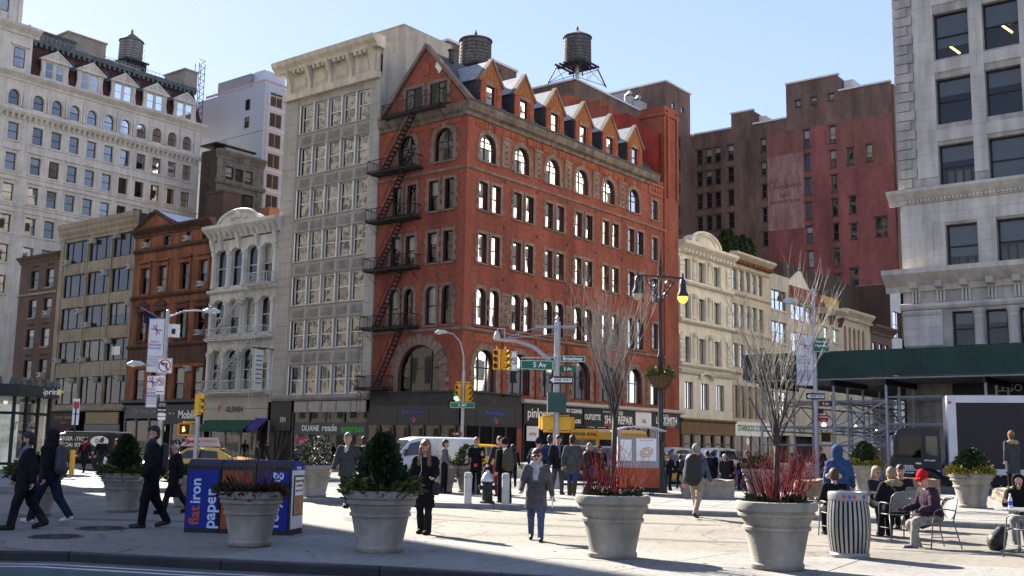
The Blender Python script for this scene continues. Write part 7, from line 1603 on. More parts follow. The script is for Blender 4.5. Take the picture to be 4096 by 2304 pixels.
no_turn(lpl, rel(-.05, 5.0, .12), 214, .7); o = plate(lpl, .4, .85, rel(.1, 4.1, .12), 214, WPRINT); no_turn(lpl, rel(.1, 4.25, .14), 214, .38); ptext(o, '8am-7pm', .09, NAVYSG, 0, -.3)
obj('camera_box', MB().box(-.2, -.16, 6.35, .2, .16, 6.95), WHITE, lpl).location = rel(-.35, 0); pz_ = plate(lpl, .18, .24, rel(-.4, 6.6, .26), 214, NAVYSG)
o = plate(lpl, .42, .5, rel(-.05, 3.1, .12), 214, NAVYSG); ptext(o, 'BIKE LANE', .08, WPRINT, 0, -.15)
bw = MB(); 
for s in (-.09, .09): bw.tube([(s+.06*math.cos(k*.628), -.016, .08+.06*math.sin(k*.628)) for k in range(11)], .009, 4)
bw.tube([(-.09, -.016, .08), (0, -.016, .17), (.09, -.016, .08)], .008, 4); obj('bicycle_symbol', bw, WPRINT, o); o = plate(lpl, .36, .3, rel(-.05, 2.65, .12), 214, WPRINT); ptext(o, 'BUSES ONLY', .06, NAVYSG); o = plate(lpl, .5, .3, rel(-.25, 2.1, .1), 150, NAVYSG); ptext(o, 'WAY', .14, WPRINT)
# --- yellow pedestrian and vehicle signal by the taxi
sl2 = root('signal_pole', (27.9, 38.5, -.13), 'short grey post with yellow signal and lit walk signal near the taxi', 'traffic signal')
obj('pole', MB().lathe([(.15, 0), (.1, .3), (.09, 2.7), (.07, 2.75)], 10), STEEL, sl2); signal(sl2, rel(-.0, 3.25, 0), 300, '', .9); ped_signal(sl2, rel(.5, 2.2, .0), 225); obj('signal_bracket', MB().tube([rel(.6, 2.5), rel(0, 2.5)], .035, 6).tube([rel(.6, 1.95), rel(0, 1.95)], .035, 6), YELLOWSIG, sl2)
# --- parking sign post and right-hand sign pole
pk = root('sign_post', (25.92, 44.6, .03), 'thin dark green post with a tall parking sign and yellow sleeve', 'sign'); obj('post', MB().tube([(0, 0, 0), (0, 0, 3.1)], .04, 6), mat('post_green', (.015, .045, .03), .6, .15, 4), pk); obj('yellow_sleeve', MB().lathe([(.11, 0), (.11, 1.05), (.1, 1.08)], 12), YELLOWSIG, pk)
o = plate(pk, .3, 1.15, (0, 0, 2.75), 214, WPRINT); ptext(o, 'NO STANDING', .05, LOGOR, 0, .3); ptext(o, 'ANYTIME', .06, NAVYSG, 0, -.1); o2 = plate(pk, .24, .3, (-.02, -.03, 3.05), 214, LOGOR)
rp = root('sign_pole', (50.3, 20.5, .03), 'tall grey lamp pole with West Side Highway and One Way signs', 'street lamp')
obj('pole', MB().lathe([(.17, 0), (.13, .4), (.11, 4), (.09, 9.4), (.05, 9.5)], 10), STEEL, rp); obj('lamp_arm', MB().tube([rel(0, 7.9), rel(.3, 8.35), rel(.7, 8.8)], .05, 6), STEEL, rp); cobra(rp, rel(.4, 8.5), rel(.8, 8.85))
banner(rp, rel(.5, 5.95, .02), 214, .78, 2.45); o = plate(rp, .82, .72, rel(-.28, 6.7, .12), 220, GREENSIGN, rim=WPRINT); ptext(o, 'West Side', .16, WPRINT, 0, .16); ptext(o, 'Highway', .16, WPRINT, 0, -.04); ptext(o, '^', .25, WPRINT, .05, -.28)
one_way(rp, rel(.05, 4.2, .14), 216, .9); o = plate(rp, .62, .26, rel(-.45, 3.85, .1), 222, BROWNSG); ptext(o, '5 Av', .17, WPRINT); o = plate(rp, .48, .32, rel(-.32, 3.15, .1), 222, REDSG); ptext(o, 'NO STANDING', .06, WPRINT, 0, .06); ptext(o, '<---->', .09, WPRINT, 0, -.08); plate(rp, .26, .24, rel(-.2, 3.5, .1), 222, NAVYSG); ped_signal(rp, rel(-.62, 2.25, -.6), 205, False)
# ================================================================ VEHICLES
TYRE = mat('tyre_rubber', (.02, .02, .02), .8, .2, 6); HUB = mat('wheel_silver', (.4, .4, .4), .35, .1, 6, metal=.6); CHR = mat('chrome', (.6, .6, .62), .15, .05, 4, metal=.9)
HLT = mat('headlight_glass', (.6, .62, .62), .1, .05, 4); TLT = mat('tail_light_red', (.3, .01, .01), .25, .05, 4)
def wheel(par, x, y, r_, w_=.22, side=1):
    o = put('wheel', None, par, (x, y, r_)); o.empty_display_size = .1
    t = MB().lathe([(r_*.62, -w_/2), (r_*.9, -w_/2), (r_, -w_*.32), (r_, w_*.32), (r_*.9, w_/2), (r_*.62, w_/2)], 22); t.v = [(a, c, b) for a, b, c in t.v]; obj('tyre', t, TYRE, o, 35)
    h = MB().lathe([(r_*.63, w_*.3), (r_*.55, w_*.42), (r_*.3, w_*.3), (r_*.12, w_*.5), (.01, w_*.52)], 16); h.v = [(a, side*c, b) for a, b, c in h.v]; obj('rim', h, HUB, o, 35)
def vehicle(name, loc, rz, label, cat, st, W, paint, wheels, glass_spans, group=None, sill=.22, wr=.34):
    """st: stations (x, z_belt, z_top, half-width fraction at top); front is +x. Lofted shell with real wheels; flat black half-discs stand in for wheel-arch shade."""
    t = root(name, loc, label, cat, group, rz=R(rz)); hw_ = W/2; n = len(st); mb = MB(); S_ = []
    for x, zb, zt, wt in st:
        S_.append([(0, sill), (hw_*.86, sill), (hw_*.97, sill+.12), (hw_, (sill+zb)*.55), (hw_*.97, zb), (hw_*(wt+.02), zt-.06), (hw_*(wt-.1), zt), (0, zt+.02)])
    for i, sec in enumerate(S_):
        for y, z in sec: mb.v.append((st[i][0], y, z))
        for y, z in sec: mb.v.append((st[i][0], -y, z))
    K = 8
    for i in range(n-1):
        for h in (0, 1):
            for k in range(K-1): a = i*2*K+h*K+k; b = a+2*K; mb.f.append((a, a+1, b+1, b)); mb.m.append(0)
    for e in (0, n-1):
        b = e*2*K; mb.f.append(tuple(b+k for k in range(K))+tuple(b+K+k for k in reversed(range(K)))); mb.m.append(0)
    obj('body', mb, paint, t, 38)
    def surf(x, f, sgn, off=.012):
        for i in range(n-1):
            lo, hi = sorted((st[i][0], st[i+1][0]))
            if lo-1e-6 <= x <= hi+1e-6:
                q = (x-st[i][0])/(st[i+1][0]-st[i][0]+1e-9); a, b = S_[i], S_[i+1]
                p4 = Vector(a[4]).lerp(Vector(b[4]), q); p5 = Vector(a[5]).lerp(Vector(b[5]), q); p = p4.lerp(p5, f); return (x, sgn*(p.x+off), p.y)
    for (xa, xb, f0, f1, sl0, sl1) in glass_spans:
        for s in (-1, 1): obj('side_window', MB().add([surf(xa, f0, s), surf(xb, f0, s), surf(xb+sl1, f1, s), surf(xa+sl0, f1, s)], [(0, 1, 2, 3)]), GLC2, t)
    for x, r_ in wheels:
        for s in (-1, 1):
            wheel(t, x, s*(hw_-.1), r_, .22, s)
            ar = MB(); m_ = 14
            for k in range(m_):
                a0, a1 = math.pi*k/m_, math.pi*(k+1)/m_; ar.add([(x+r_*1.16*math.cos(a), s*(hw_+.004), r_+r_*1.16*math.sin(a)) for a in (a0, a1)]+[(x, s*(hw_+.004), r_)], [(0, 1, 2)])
            obj('wheel_arch_shade', ar, BLACK, t)
    return t, S_
GLC2 = mat('dark_car_glass', (.03, .035, .038), .06, .15, 3, spec=.7)
def wind(t, pts, m_=None, name='windscreen'): return obj(name, MB().add(pts, [tuple(range(len(pts)))]), m_ or GLC2, t)
TAXI = mat('taxi_yellow', (.68, .36, .012), .35, .06, 2, spec=.5, coat=.4)
sedan = [(2.42, .62, .66, .8), (2.36, .7, .8, .86), (1.6, .84, .93, .9), (.95, .92, 1.0, .9), (.25, .95, 1.42, .76), (-.3, .96, 1.47, .76), (-1.05, .97, 1.42, .75), (-1.75, .98, 1.08, .86), (-2.35, .94, 1.0, .86), (-2.45, .7, .8, .84)]
def make_taxi(loc, rz, label, ad=True):
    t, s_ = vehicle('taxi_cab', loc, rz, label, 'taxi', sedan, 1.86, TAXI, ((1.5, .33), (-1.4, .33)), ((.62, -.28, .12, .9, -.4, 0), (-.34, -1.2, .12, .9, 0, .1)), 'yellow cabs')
    wind(t, [(1.0, .72, 1.0), (1.0, -.72, 1.0), (.3, -.6, 1.43), (.3, .6, 1.43)]); wind(t, [(-1.12, .58, 1.42), (-1.12, -.58, 1.42), (-1.78, -.68, 1.1), (-1.78, .68, 1.1)], name='rear_screen')
    for s in (-1, 1):
        obj('headlight', MB().box(2.2, s*.62-.16, .56, 2.44, s*.62+.16, .72), HLT, t); obj('tail_light', MB().box(-2.47, s*.66-.14, .66, -2.3, s*.66+.14, .88), TLT, t); obj('mirror', MB().box(.72, s*.98-.1, .96, .84, s*.98+.1, 1.1), TAXI, t); obj('door_seam', MB().box(-.3, s*.935-.004, .4, -.28, s*.935+.004, .95), BLACK, t)
    obj('bumper', MB().box(2.35, -.8, .28, 2.5, .8, .5), TAXI, t); obj('grille', MB().box(2.38, -.4, .55, 2.455, .4, .7), BLACK, t)
    if ad:
        a = put('roof_advert', None, t); obj('advert_case', MB().prism([(.75, 1.5), (-.95, 1.5), (-.8, 1.88), (.45, 1.88)], lambda x, z, d: (x, d, z), -.12, .12), mat('advert_white', (.6, .5, .48), .4, .06, 3), a)
        for s in (-1, 1):
            for k, (x0, z0, x1, z1) in enumerate(((-.05, 1.53, .62, 1.86), (-.02, 1.84, .55, 1.56))): obj('advert_stripe', MB().tube([(x0, s*.128, z0), (x1, s*.128, z1)], .03, 4), LOGOR, a)
            obj('advert_stripe', MB().box(-.1, s*.125-.003, 1.66, .6, s*.125+.003, 1.74), LOGOB, a); q = put('lettering', text_mesh('LONDON', .16, LOGOR, .001), a); q.matrix_local = Matrix.Translation((-.5, s*.128, 1.72)) @ Matrix.Rotation(0 if s < 0 else math.pi, 4, 'Z') @ Matrix.Rotation(math.pi/2, 4, 'X')
    return t
make_taxi((28.6, 39.3, -.13), 124, 'yellow taxi with a tilted rooftop advert behind the earmuff woman')
make_taxi((49.5, 27.5, -.13), 200, 'yellow taxi seen through the scaffold behind the boxwood', False)
suv = [(2.4, .7, .78, .8), (2.3, .85, .95, .88), (1.35, 1.0, 1.06, .9), (.9, 1.05, 1.15, .9), (.4, 1.08, 1.75, .8), (-.6, 1.09, 1.82, .8), (-2.1, 1.09, 1.78, .8), (-2.35, 1.05, 1.15, .86), (-2.4, .7, .8, .84)]
def make_suv(loc, rz, label, paint, name='parked_car', cat='car'):
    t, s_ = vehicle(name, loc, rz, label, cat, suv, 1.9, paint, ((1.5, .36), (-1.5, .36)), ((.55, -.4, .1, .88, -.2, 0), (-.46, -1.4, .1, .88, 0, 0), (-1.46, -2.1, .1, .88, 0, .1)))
    wind(t, [(.93, .75, 1.14), (.93, -.75, 1.14), (.43, -.66, 1.72), (.43, .66, 1.72)]); wind(t, [(-2.17, .66, 1.72), (-2.17, -.66, 1.72), (-2.38, -.72, 1.18), (-2.38, .72, 1.18)], name='rear_screen')
    for s in (-1, 1): obj('headlight', MB().box(2.2, s*.68-.17, .74, 2.42, s*.68+.17, .92), HLT, t); obj('tail_light', MB().box(-2.43, s*.8-.08, .9, -2.3, s*.8+.08, 1.3), TLT, t); obj('mirror', MB().box(.65, s*1.03-.1, 1.1, .78, s*1.03+.1, 1.3), paint, t)
    obj('grille', MB().box(2.36, -.45, .7, 2.43, .45, .9), BLACK, t); return t
make_suv((46.2, 39.8, -.13), 150, 'yellow taxi minivan behind the white van', TAXI, 'taxi_cab', 'taxi')
make_suv((43.2, 30.0, -.13), 150, 'dark grey car behind the crowd on the island', mat('graphite_paint', (.12, .12, .125), .3, .06, 2, coat=.4))
make_suv((58.5, 30.5, -.13), 185, 'white suv parked below the coffee shop', mat('white_car_paint', (.6, .62, .64), .3, .05, 2, coat=.4))
make_suv((64, 36.5, -.13), 185, 'silver suv parked farther down the cross street', mat('silver_car_paint', (.4, .42, .44), .3, .05, 2, metal=.3, coat=.4))
vanst = [(2.75, .8, .85, .85), (2.68, .95, 1.02, .9), (1.95, 1.08, 1.14, .92), (1.6, 1.12, 1.25, .92), (.95, 1.15, 2.0, .8), (.5, 1.15, 2.1, .8), (-2.6, 1.15, 2.1, .8), (-2.7, 1.1, 2.02, .8)]
def make_van(loc, rz, label, paint, spans):
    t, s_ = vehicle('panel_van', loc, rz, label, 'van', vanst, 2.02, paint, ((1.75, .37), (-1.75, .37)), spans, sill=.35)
    wind(t, [(1.66, .82, 1.24), (1.66, -.82, 1.24), (1.02, -.74, 1.96), (1.02, .74, 1.96)])
    for s in (-1, 1): obj('headlight', MB().box(2.55, s*.74-.15, .82, 2.77, s*.74+.15, 1.0), HLT, t); obj('tail_light', MB().box(-2.72, s*.92-.06, 1.0, -2.6, s*.92+.06, 1.5), TLT, t); obj('mirror', MB().box(1.25, s*1.12-.1, 1.2, 1.38, s*1.12+.12, 1.5), BLACK, t); obj('door_seam', MB().box(.35, s*1.012-.004, .55, .37, s*1.012+.004, 1.95), BLACK, t)
    obj('grille', MB().box(2.66, -.52, .72, 2.775, .52, 1.0), BLACK, t); obj('grille_bar', MB().box(2.77, -.5, .85, 2.785, .5, .9), CHR, t); obj('bumper', MB().box(2.6, -.95, .4, 2.88, .95, .65), mat('bumper_grey', (.15, .15, .16), .5, .1, 3), t); return t
wv = make_van((40.4, 37.1, -.13), 154, 'white panel van with dark grille crossing the avenue', mat('white_van_paint', (.66, .67, .68), .35, .06, 1.5, coat=.3, streak=.08), ((1.35, .45, .1, .85, -.35, 0),))
for k, s_ in enumerate(('The Painting Co', 'Decorating', '212-555-0147')): q = put('lettering', text_mesh(s_, .13, LOGOB, .001), wv); q.matrix_local = Matrix.Translation((-.35, 1.0-.0, 1.2-k*.17)) @ Matrix.Rotation(math.pi, 4, 'Z') @ Matrix.Rotation(math.pi/2, 4, 'X'); q.location.y = 1.02
bv = make_van((33.9, 57.6, -.13), 118, 'black refrigeration service van near the prow pavilion', mat('black_van_paint', (.016, .017, .019), .3, .1, 2, coat=.3), ((1.35, .45, .1, .85, -.35, 0),))
obj('roof_panel', MB().box(-2.6, -.75, 2.12, .6, .75, 2.15), WHITE, bv)
for k, s_ in enumerate(('REFRIGERATION', 'SPECIALIST')):
    q = put('lettering', text_mesh(s_, .3, WPRINT, .001, .004), bv); q.matrix_local = Matrix.Translation((.1, .985, 1.72-k*.34)) @ Matrix.Rotation(math.pi, 4, 'Z') @ Matrix.Rotation(math.pi/2, 4, 'X') ; q.location.y = 1.0-.07*(1-k)
el = obj('oval_emblem', MB().prism([(-1.75+.55*math.cos(k*.349), 1.6+.3*math.sin(k*.349)) for k in range(18)], lambda a, b, d: (a, d, b), .96, 1.0), WPRINT, bv); q = put('lettering', text_mesh('Day', .3, NAVYSG, .001, .004), bv); q.matrix_local = Matrix.Translation((-1.75, 1.005, 1.62)) @ Matrix.Rotation(math.pi, 4, 'Z') @ Matrix.Rotation(math.pi/2, 4, 'X')
q = put('lettering', text_mesh('978-1234', .2, WPRINT, .001), bv); q.matrix_local = Matrix.Translation((-1.2, 1.02, .95)) @ Matrix.Rotation(math.pi, 4, 'Z') @ Matrix.Rotation(math.pi/2, 4, 'X')
obj('number_plate', MB().box(-2.2, 1.012, .62, -1.75, 1.02, .74), mat('plate_yellow', (.6, .5, .05), .5, .03, 3), bv)
# school bus
BUSY = mat('bus_yellow', (.62, .3, .012), .4, .08, 2, coat=.2)
bus = root('school_bus', (50.0, 32.6, -.13), 'small yellow school bus beside the information kiosk', 'bus', rz=R(172))
b_ = MB().prism([(-1.05, .45), (1.05, .45), (1.05, 2.2), (.95, 2.55), (.6, 2.72), (-.6, 2.72), (-.95, 2.55), (-1.05, 2.2)], lambda a, b, d: (d, a, b), -2.7, 1.5); obj('body', b_, BUSY, bus)
obj('hood', MB().prism([(1.5, .5), (2.9, .5), (2.95, 1.1), (2.7, 1.25), (1.5, 1.4)], lambda a, b, d: (a, d, b), -.85, .85), BUSY, bus); obj('windscreen', MB().box(1.5, -.85, 1.45, 1.515, .85, 2.15), GLC2, bus); obj('header_sign', MB().prism([(1.4, 2.25), (1.6, 2.25), (1.55, 2.62), (1.4, 2.66)], lambda a, b, d: (a, d, b), -.95, .95), BUSY, bus)
text('SCHOOL BUS', .24, NAVYSG, bus, (1.6, 0, 2.43), 0, .002, .006)
for y in (-.85, -.68, .68, .85): q = obj('warning_light', MB().lathe([(.09, 0), (.08, .04), (.02, .05)], 10), TLT if abs(y) > .7 else ORG, bus); q.matrix_local = Matrix.Translation((1.6, y, 2.43)) @ Matrix.Rotation(math.pi/2, 4, 'Y')
for s in (-1, 1):
    for k in range(4): obj('side_window', MB().box(-2.4+k*.95, s*1.055-.006, 1.55, -1.65+k*.95, s*1.055+.006, 2.15), GLC2, bus)
    obj('door_glass', MB().box(1.02, s*1.055-.006, .9, 1.42, s*1.055+.006, 2.15), GLC2, bus)
    for z in (.75, 1.25): obj('rub_rail', MB().box(-2.7, s*1.06-.01, z, 1.4, s*1.06+.01, z+.06), BLACK, bus)
    wheel(bus, 2.1, s*.85, .4, .25, s); wheel(bus, -1.6, s*.95, .4, .3, s); obj('headlight', MB().box(2.85, s*.6-.15, .8, 2.96, s*.6+.15, 1.0), HLT, bus)
# box truck
TRP = mat('truck_black', (.012, .013, .018), .45, .15, 2, coat=.1)
tk = root('box_truck', (45.04, 13.38, -.13), 'black cab box truck with white trimmed black cargo body', 'truck', rz=R(110))
cab = [(1.75, .55), (1.8, 1.1), (1.7, 1.5), (1.5, 2.55), (1.3, 2.72), (.2, 2.72), (-.1, 2.66), (-.15, .55)]
obj('cab', MB().prism(cab, lambda a, b, d: (a, d, b), -1.05, 1.05), TRP, tk, 35)
for s in (-1, 1):
    obj('door_window', MB().add([(1.5, s*1.056, 1.55), (.62, s*1.056, 1.55), (.62, s*1.056, 2.42), (1.36, s*1.056, 2.42)], [(0, 1, 2, 3)]), GLC, tk); obj('rear_window', MB().add([(.42, s*1.056, 1.65), (.0, s*1.056, 1.65), (.0, s*1.056, 2.4), (.42, s*1.056, 2.4)], [(0, 1, 2, 3)]), GLC2, tk)
    obj('door_interior', MB().add([(1.5, s*1.052, 1.55), (.62, s*1.052, 1.55), (.62, s*1.052, 2.42), (1.36, s*1.052, 2.42)], [(0, 1, 2, 3)]), mat('cab_interior', (.035, .038, .036), .8, .4, 6), tk)
    obj('door_seam', MB().box(.5, s*1.055-.005, .75, .53, s*1.055+.005, 2.5), BLACK, tk); obj('door_handle', MB().box(.62, s*1.07-.02, 1.3, .82, s*1.07+.02, 1.36), CHR, tk)
    obj('mirror', MB().tube([(1.6, s*1.1, 1.5), (1.7, s*1.25, 1.6), (1.7, s*1.25, 2.4), (1.55, s*1.1, 2.45)], .02, 5).box(1.65, s*1.25-.08, 1.65, 1.73, s*1.25+.08, 2.2), STEEL, tk)
    wheel(tk, .4, s*.92, .48, .28, s); wheel(tk, -4.6, s*.92, .48, .3, s)
    ar = MB(); n = 12
    for k in range(n):
        a0, a1 = math.pi*(.02+.96*k/n), math.pi*(.02+.96*(k+1)/n); ar.add([(.4+r_*math.cos(a), s*y, .48+r_*math.sin(a)) for a, r_, y in ((a0, .55, 1.06), (a1, .55, 1.06), (a1, .68, 1.12), (a0, .68, 1.12))], [(0, 1, 2, 3)])
    obj('wheel_flare', ar, TRP, tk); obj('tail_lamp', MB().box(-7.35, s*1.0-.1, .8, -7.3, s*1.0+.1, .95), TLT, tk)
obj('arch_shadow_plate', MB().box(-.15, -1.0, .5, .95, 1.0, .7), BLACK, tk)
obj('windscreen', MB().add([(1.72, .9, 1.52), (1.72, -.9, 1.52), (1.53, -.85, 2.5), (1.53, .85, 2.5)], [(0, 1, 2, 3)]), GLC2, tk); obj('front_bumper', MB().box(1.7, -1.08, .4, 1.9, 1.08, .75), TRP, tk); obj('roof_beacon', MB().lathe([(.06, 0), (.06, .08), (.02, .11)], 8, (1.25, .8, 2.72)), ORG, tk)
obj('chassis', MB().box(-7.2, -.45, .55, 1.0, .45, .85), BLACK, tk); obj('cargo_body', MB().box(-7.3, -1.22, .98, -.45, 1.22, 3.95), mat('cargo_black_panel', (.011, .011, .012), .5, .12, 1.2), tk)
TRIM = mat('cargo_white_trim', (.62, .63, .63), .45, .08, 2, streak=.1)
for s in (-1, 1): obj('cargo_rail', MB().box(-7.33, s*1.235-.02, .95, -.42, s*1.235+.02, 1.17), TRIM, tk); obj('cargo_rail', MB().box(-7.33, s*1.235-.02, 3.72, -.42, s*1.235+.02, 3.98), TRIM, tk); obj('corner_post', MB().box(-.72, s*1.235-.02, 1.17, -.42, s*1.235+.02, 3.72), TRIM, tk)
obj('front_wall', MB().box(-.45, -1.22, 1.0, -.4, 1.22, 3.97), TRIM, tk); obj('cargo_roof', MB().box(-7.33, -1.25, 3.95, -.4, 1.25, 4.0), TRIM, tk)
for x in (-.45, -3.2): obj('marker_lamp', MB().box(x-.1, 1.25, 3.68, x+.02, 1.28, 3.76), ORG, tk)
def sidetext(t, s_, sz, x, y, z, m_=WPRINT, bold=.003): q = put('lettering', text_mesh(s_, sz, m_, .001, bold), t); q.matrix_local = Matrix.Translation((x, y, z)) @ Matrix.Rotation(math.pi, 4, 'Z') @ Matrix.Rotation(math.pi/2, 4, 'X')
sidetext(tk, 'DIESEL', .19, 1.15, 1.06, 1.18); sidetext(tk, 'TRANSPORTATION INC', .06, 1.1, 1.06, 1.06); sidetext(tk, '1790 BRADLEY ST WEST HEMPSTEAD NY 11552', .05, 1.08, 1.06, .96); sidetext(tk, 'USDOT 2214375', .075, .2, 1.06, 1.05); sidetext(tk, 'GVW 25,950', .075, .3, 1.06, 1.45)
GHOST = mat('cargo_shadow_letter', (.012, .012, .013), .6, .1, 2); sidetext(tk, 'AL', 1.0, -3.4, 1.222, 2.8, GHOST)

# ================================================================ CHAIRS AND TABLE
CH = mat('chair_grey_steel', (.16, .165, .165), .45, .12, 5, metal=.3)
def mesh_panel_mat():
    m, t, p, L = nodes('perforated_chair_mesh'); tc = t.nodes.new('ShaderNodeTexCoord'); mp = t.nodes.new('ShaderNodeMapping'); mp.inputs['Rotation'].default_value = (.6, .6, .78); L(tc.outputs['Object'], mp.inputs[0])
    c = t.nodes.new('ShaderNodeTexVoronoi'); c.inputs['Scale'].default_value = 70; L(mp.outputs[0], c.inputs['Vector']); mt = t.nodes.new('ShaderNodeMath'); mt.operation = 'GREATER_THAN'; mt.inputs[1].default_value = .33; L(c.outputs['Distance'], mt.inputs[0]); L(mt.outputs[0], p.inputs['Alpha']); p.inputs['Base Color'].default_value = (.15, .155, .155, 1); p.inputs['Roughness'].default_value = .5; return m
CHM = mesh_panel_mat()
def make_chair(loc, rz, label):
    t = root('cafe_chair', loc, label, 'chair', 'grey steel mesh chairs', rz=R(rz)-math.pi/2)
    if 'c' in CHAIR:
        for nm, me in CHAIR['c']: put(nm, me, t)
        return t
    n = 9; seat = MB(); vs_ = []
    for i in range(n):
        for j in range(n):
            x, y = (i/(n-1)-.5)*.46, (j/(n-1)-.5)*.44; vs_.append((x, y, .45-.025*(1-(2*x/.46)**2)*(1-(y/.3)**2)))
    seat.add(vs_, [(i*n+j, i*n+j+1, (i+1)*n+j+1, (i+1)*n+j) for i in range(n-1) for j in range(n-1)])
    back = MB(); vs_ = []
    for i in range(n):
        for j in range(n):
            u, v = i/(n-1)-.5, j/(n-1); w_ = .46*(1-.12*v**3); x = u*w_; z = .5+.38*v-.05*(2*u)**2*v**2; vs_.append((x, -.2-.12*v-.05*(1-(2*u)**2), z))
    back.add(vs_, [(i*n+j, i*n+j+1, (i+1)*n+j+1, (i+1)*n+j) for i in range(n-1) for j in range(n-1)])
    parts = [('seat', seat, CHM), ('backrest', back, CHM), ('seat_rim', MB().tube([(-.23, .22, .45), (.23, .22, .45), (.23, -.2, .45), (-.23, -.2, .45), (-.23, .22, .45)], .011, 6), CH), ('back_rim', MB().tube([(-.23, -.2, .45), (-.235, -.24, .62), (-.225, -.29, .78), (-.17, -.32, .855), (0, -.345, .885), (.17, -.32, .855), (.225, -.29, .78), (.235, -.24, .62), (.23, -.2, .45)], .012, 6), CH)]
    for s in (-1, 1):
        parts.append(('arm_leg', MB().tube([(s*.27, .26, 0), (s*.255, .2, .45), (s*.26, .17, .62), (s*.265, .1, .665), (s*.26, -.08, .665), (s*.24, -.25, .64)], .012, 6), CH)); parts.append(('rear_leg', MB().tube([(s*.235, -.2, .45), (s*.27, -.32, 0)], .012, 6), CH)); parts.append(('stretcher', MB().tube([(s*.255, .23, .2), (s*.25, -.26, .2)], .008, 5), CH))
    CHAIR['c'] = []
    for nm, mb, m_ in parts: me = mesh(nm, mb, m_, True); CHAIR['c'].append((nm, me)); put(nm, me, t)
    return t
CHAIR = {}
chair_spots = [((20.5, 8.0, 0), 40, 'grey mesh chair left of the slatted litter bin'), ((21.1, 7.05, 0), 45, 'grey mesh chair under the person in fur-trimmed hood'), ((23.4, 7.3, 0), 235, 'empty grey mesh chair behind the red-capped sitter'), ((19.5, 5.85, 0), 138, 'grey mesh chair under the red-capped sitter'), ((18.75, 4.2, 0), 60, 'grey mesh chair cut by the right picture edge')]
for c in chair_spots: make_chair(*c)
tb = root('cafe_table', (19.65, 4.55, 0), 'small round pale cafe table at the right edge', 'table'); obj('top', MB().lathe([(.33, .69), (.36, .7), (.36, .72), (.33, .73)], 24), mat('pale_table_steel', (.5, .5, .5), .3, .05, 4, metal=.5), tb); obj('column', MB().tube([(0, 0, .02), (0, 0, .7)], .03, 8), CH, tb)
for k in range(3): a = k*2.094; obj('foot', MB().tube([(0, 0, .06), (.3*math.cos(a), .3*math.sin(a), .02)], .018, 6), CH, tb)
bo = root('water_bottle', (19.5, 4.62, .73), 'clear water bottle with blue label on the cafe table', 'bottle'); obj('bottle', MB().lathe([(.033, 0), (.036, .02), (.036, .13), (.03, .17), (.014, .2), (.014, .22)], 12), mat('bottle_plastic', (.55, .65, .75), .1, .05, 4), bo, True); obj('label_band', MB().lathe([(.0365, .05), (.037, .06), (.037, .11), (.0365, .12)], 12), LOGOB, bo); obj('cap', MB().lathe([(.015, .215), (.015, .24)], 10), WHITE, bo)
# ================================================================ PEOPLE (one continuous skinned surface each, from a smooth-blended signed distance field)
def surface_net(V, M, org, h):
    """dual surface of the zero level of V; M carries the material index of every grid point"""
    nx, ny, nz = V.shape; ins = V < 0
    acc = np.zeros((nx-1, ny-1, nz-1, 3)); cnt = np.zeros((nx-1, ny-1, nz-1))
    gi = np.stack(np.meshgrid(np.arange(nx), np.arange(ny), np.arange(nz), indexing='ij'), -1).astype(float)
    for ax in range(3):
        s0 = [slice(None)]*3; s1 = [slice(None)]*3; s0[ax] = slice(0, -1); s1[ax] = slice(1, None)
        a, b = V[tuple(s0)], V[tuple(s1)]; cr_ = (a < 0) != (b < 0); t = np.where(cr_, a/(a-b+1e-12), 0)
        p = gi[tuple(s0)].copy(); p[..., ax] += t; p *= cr_[..., None]
        o1, o2 = [k for k in range(3) if k != ax]
        for d1 in (0, 1):
            for d2 in (0, 1):
                sl_ = [slice(None)]*3; sl_[o1] = slice(d1, V.shape[o1]-1+d1); sl_[o2] = slice(d2, V.shape[o2]-1+d2)
                acc += p[tuple(sl_)]; cnt += cr_[tuple(sl_)]
    act = cnt > 0; idx = -np.ones(act.shape, int); idx[act] = np.arange(act.sum())
    verts = acc[act]/cnt[act][:, None]; faces = []
    for ax in range(3):
        s0 = [slice(1, -1)]*3; s1 = [slice(1, -1)]*3; s0[ax] = slice(0, -1); s1[ax] = slice(1, None)
        a, b = ins[tuple(s0)], ins[tuple(s1)]; w = np.argwhere(a != b)
        if len(w) == 0: continue
        o1, o2 = [(1, 2), (2, 0), (0, 1)][ax]; w = w.copy()
        for k in (o1, o2): w[:, k] += 1
        fl_ = ins[tuple(w.T)]
        def cell(d1, d2): q = w.copy(); q[:, o1] -= d1; q[:, o2] -= d2; return idx[tuple(q.T)]
        q = np.stack([cell(0, 0), cell(1, 0), cell(1, 1), cell(0, 1)], 1); q[~fl_] = q[~fl_][:, ::-1]; faces.append(q)
    faces = np.concatenate(faces); c = np.clip(np.round(verts).astype(int), 0, np.array(V.shape)-1); vm = M[tuple(c.T)]
    return verts*h+org, faces, vm[faces[:, 0]]
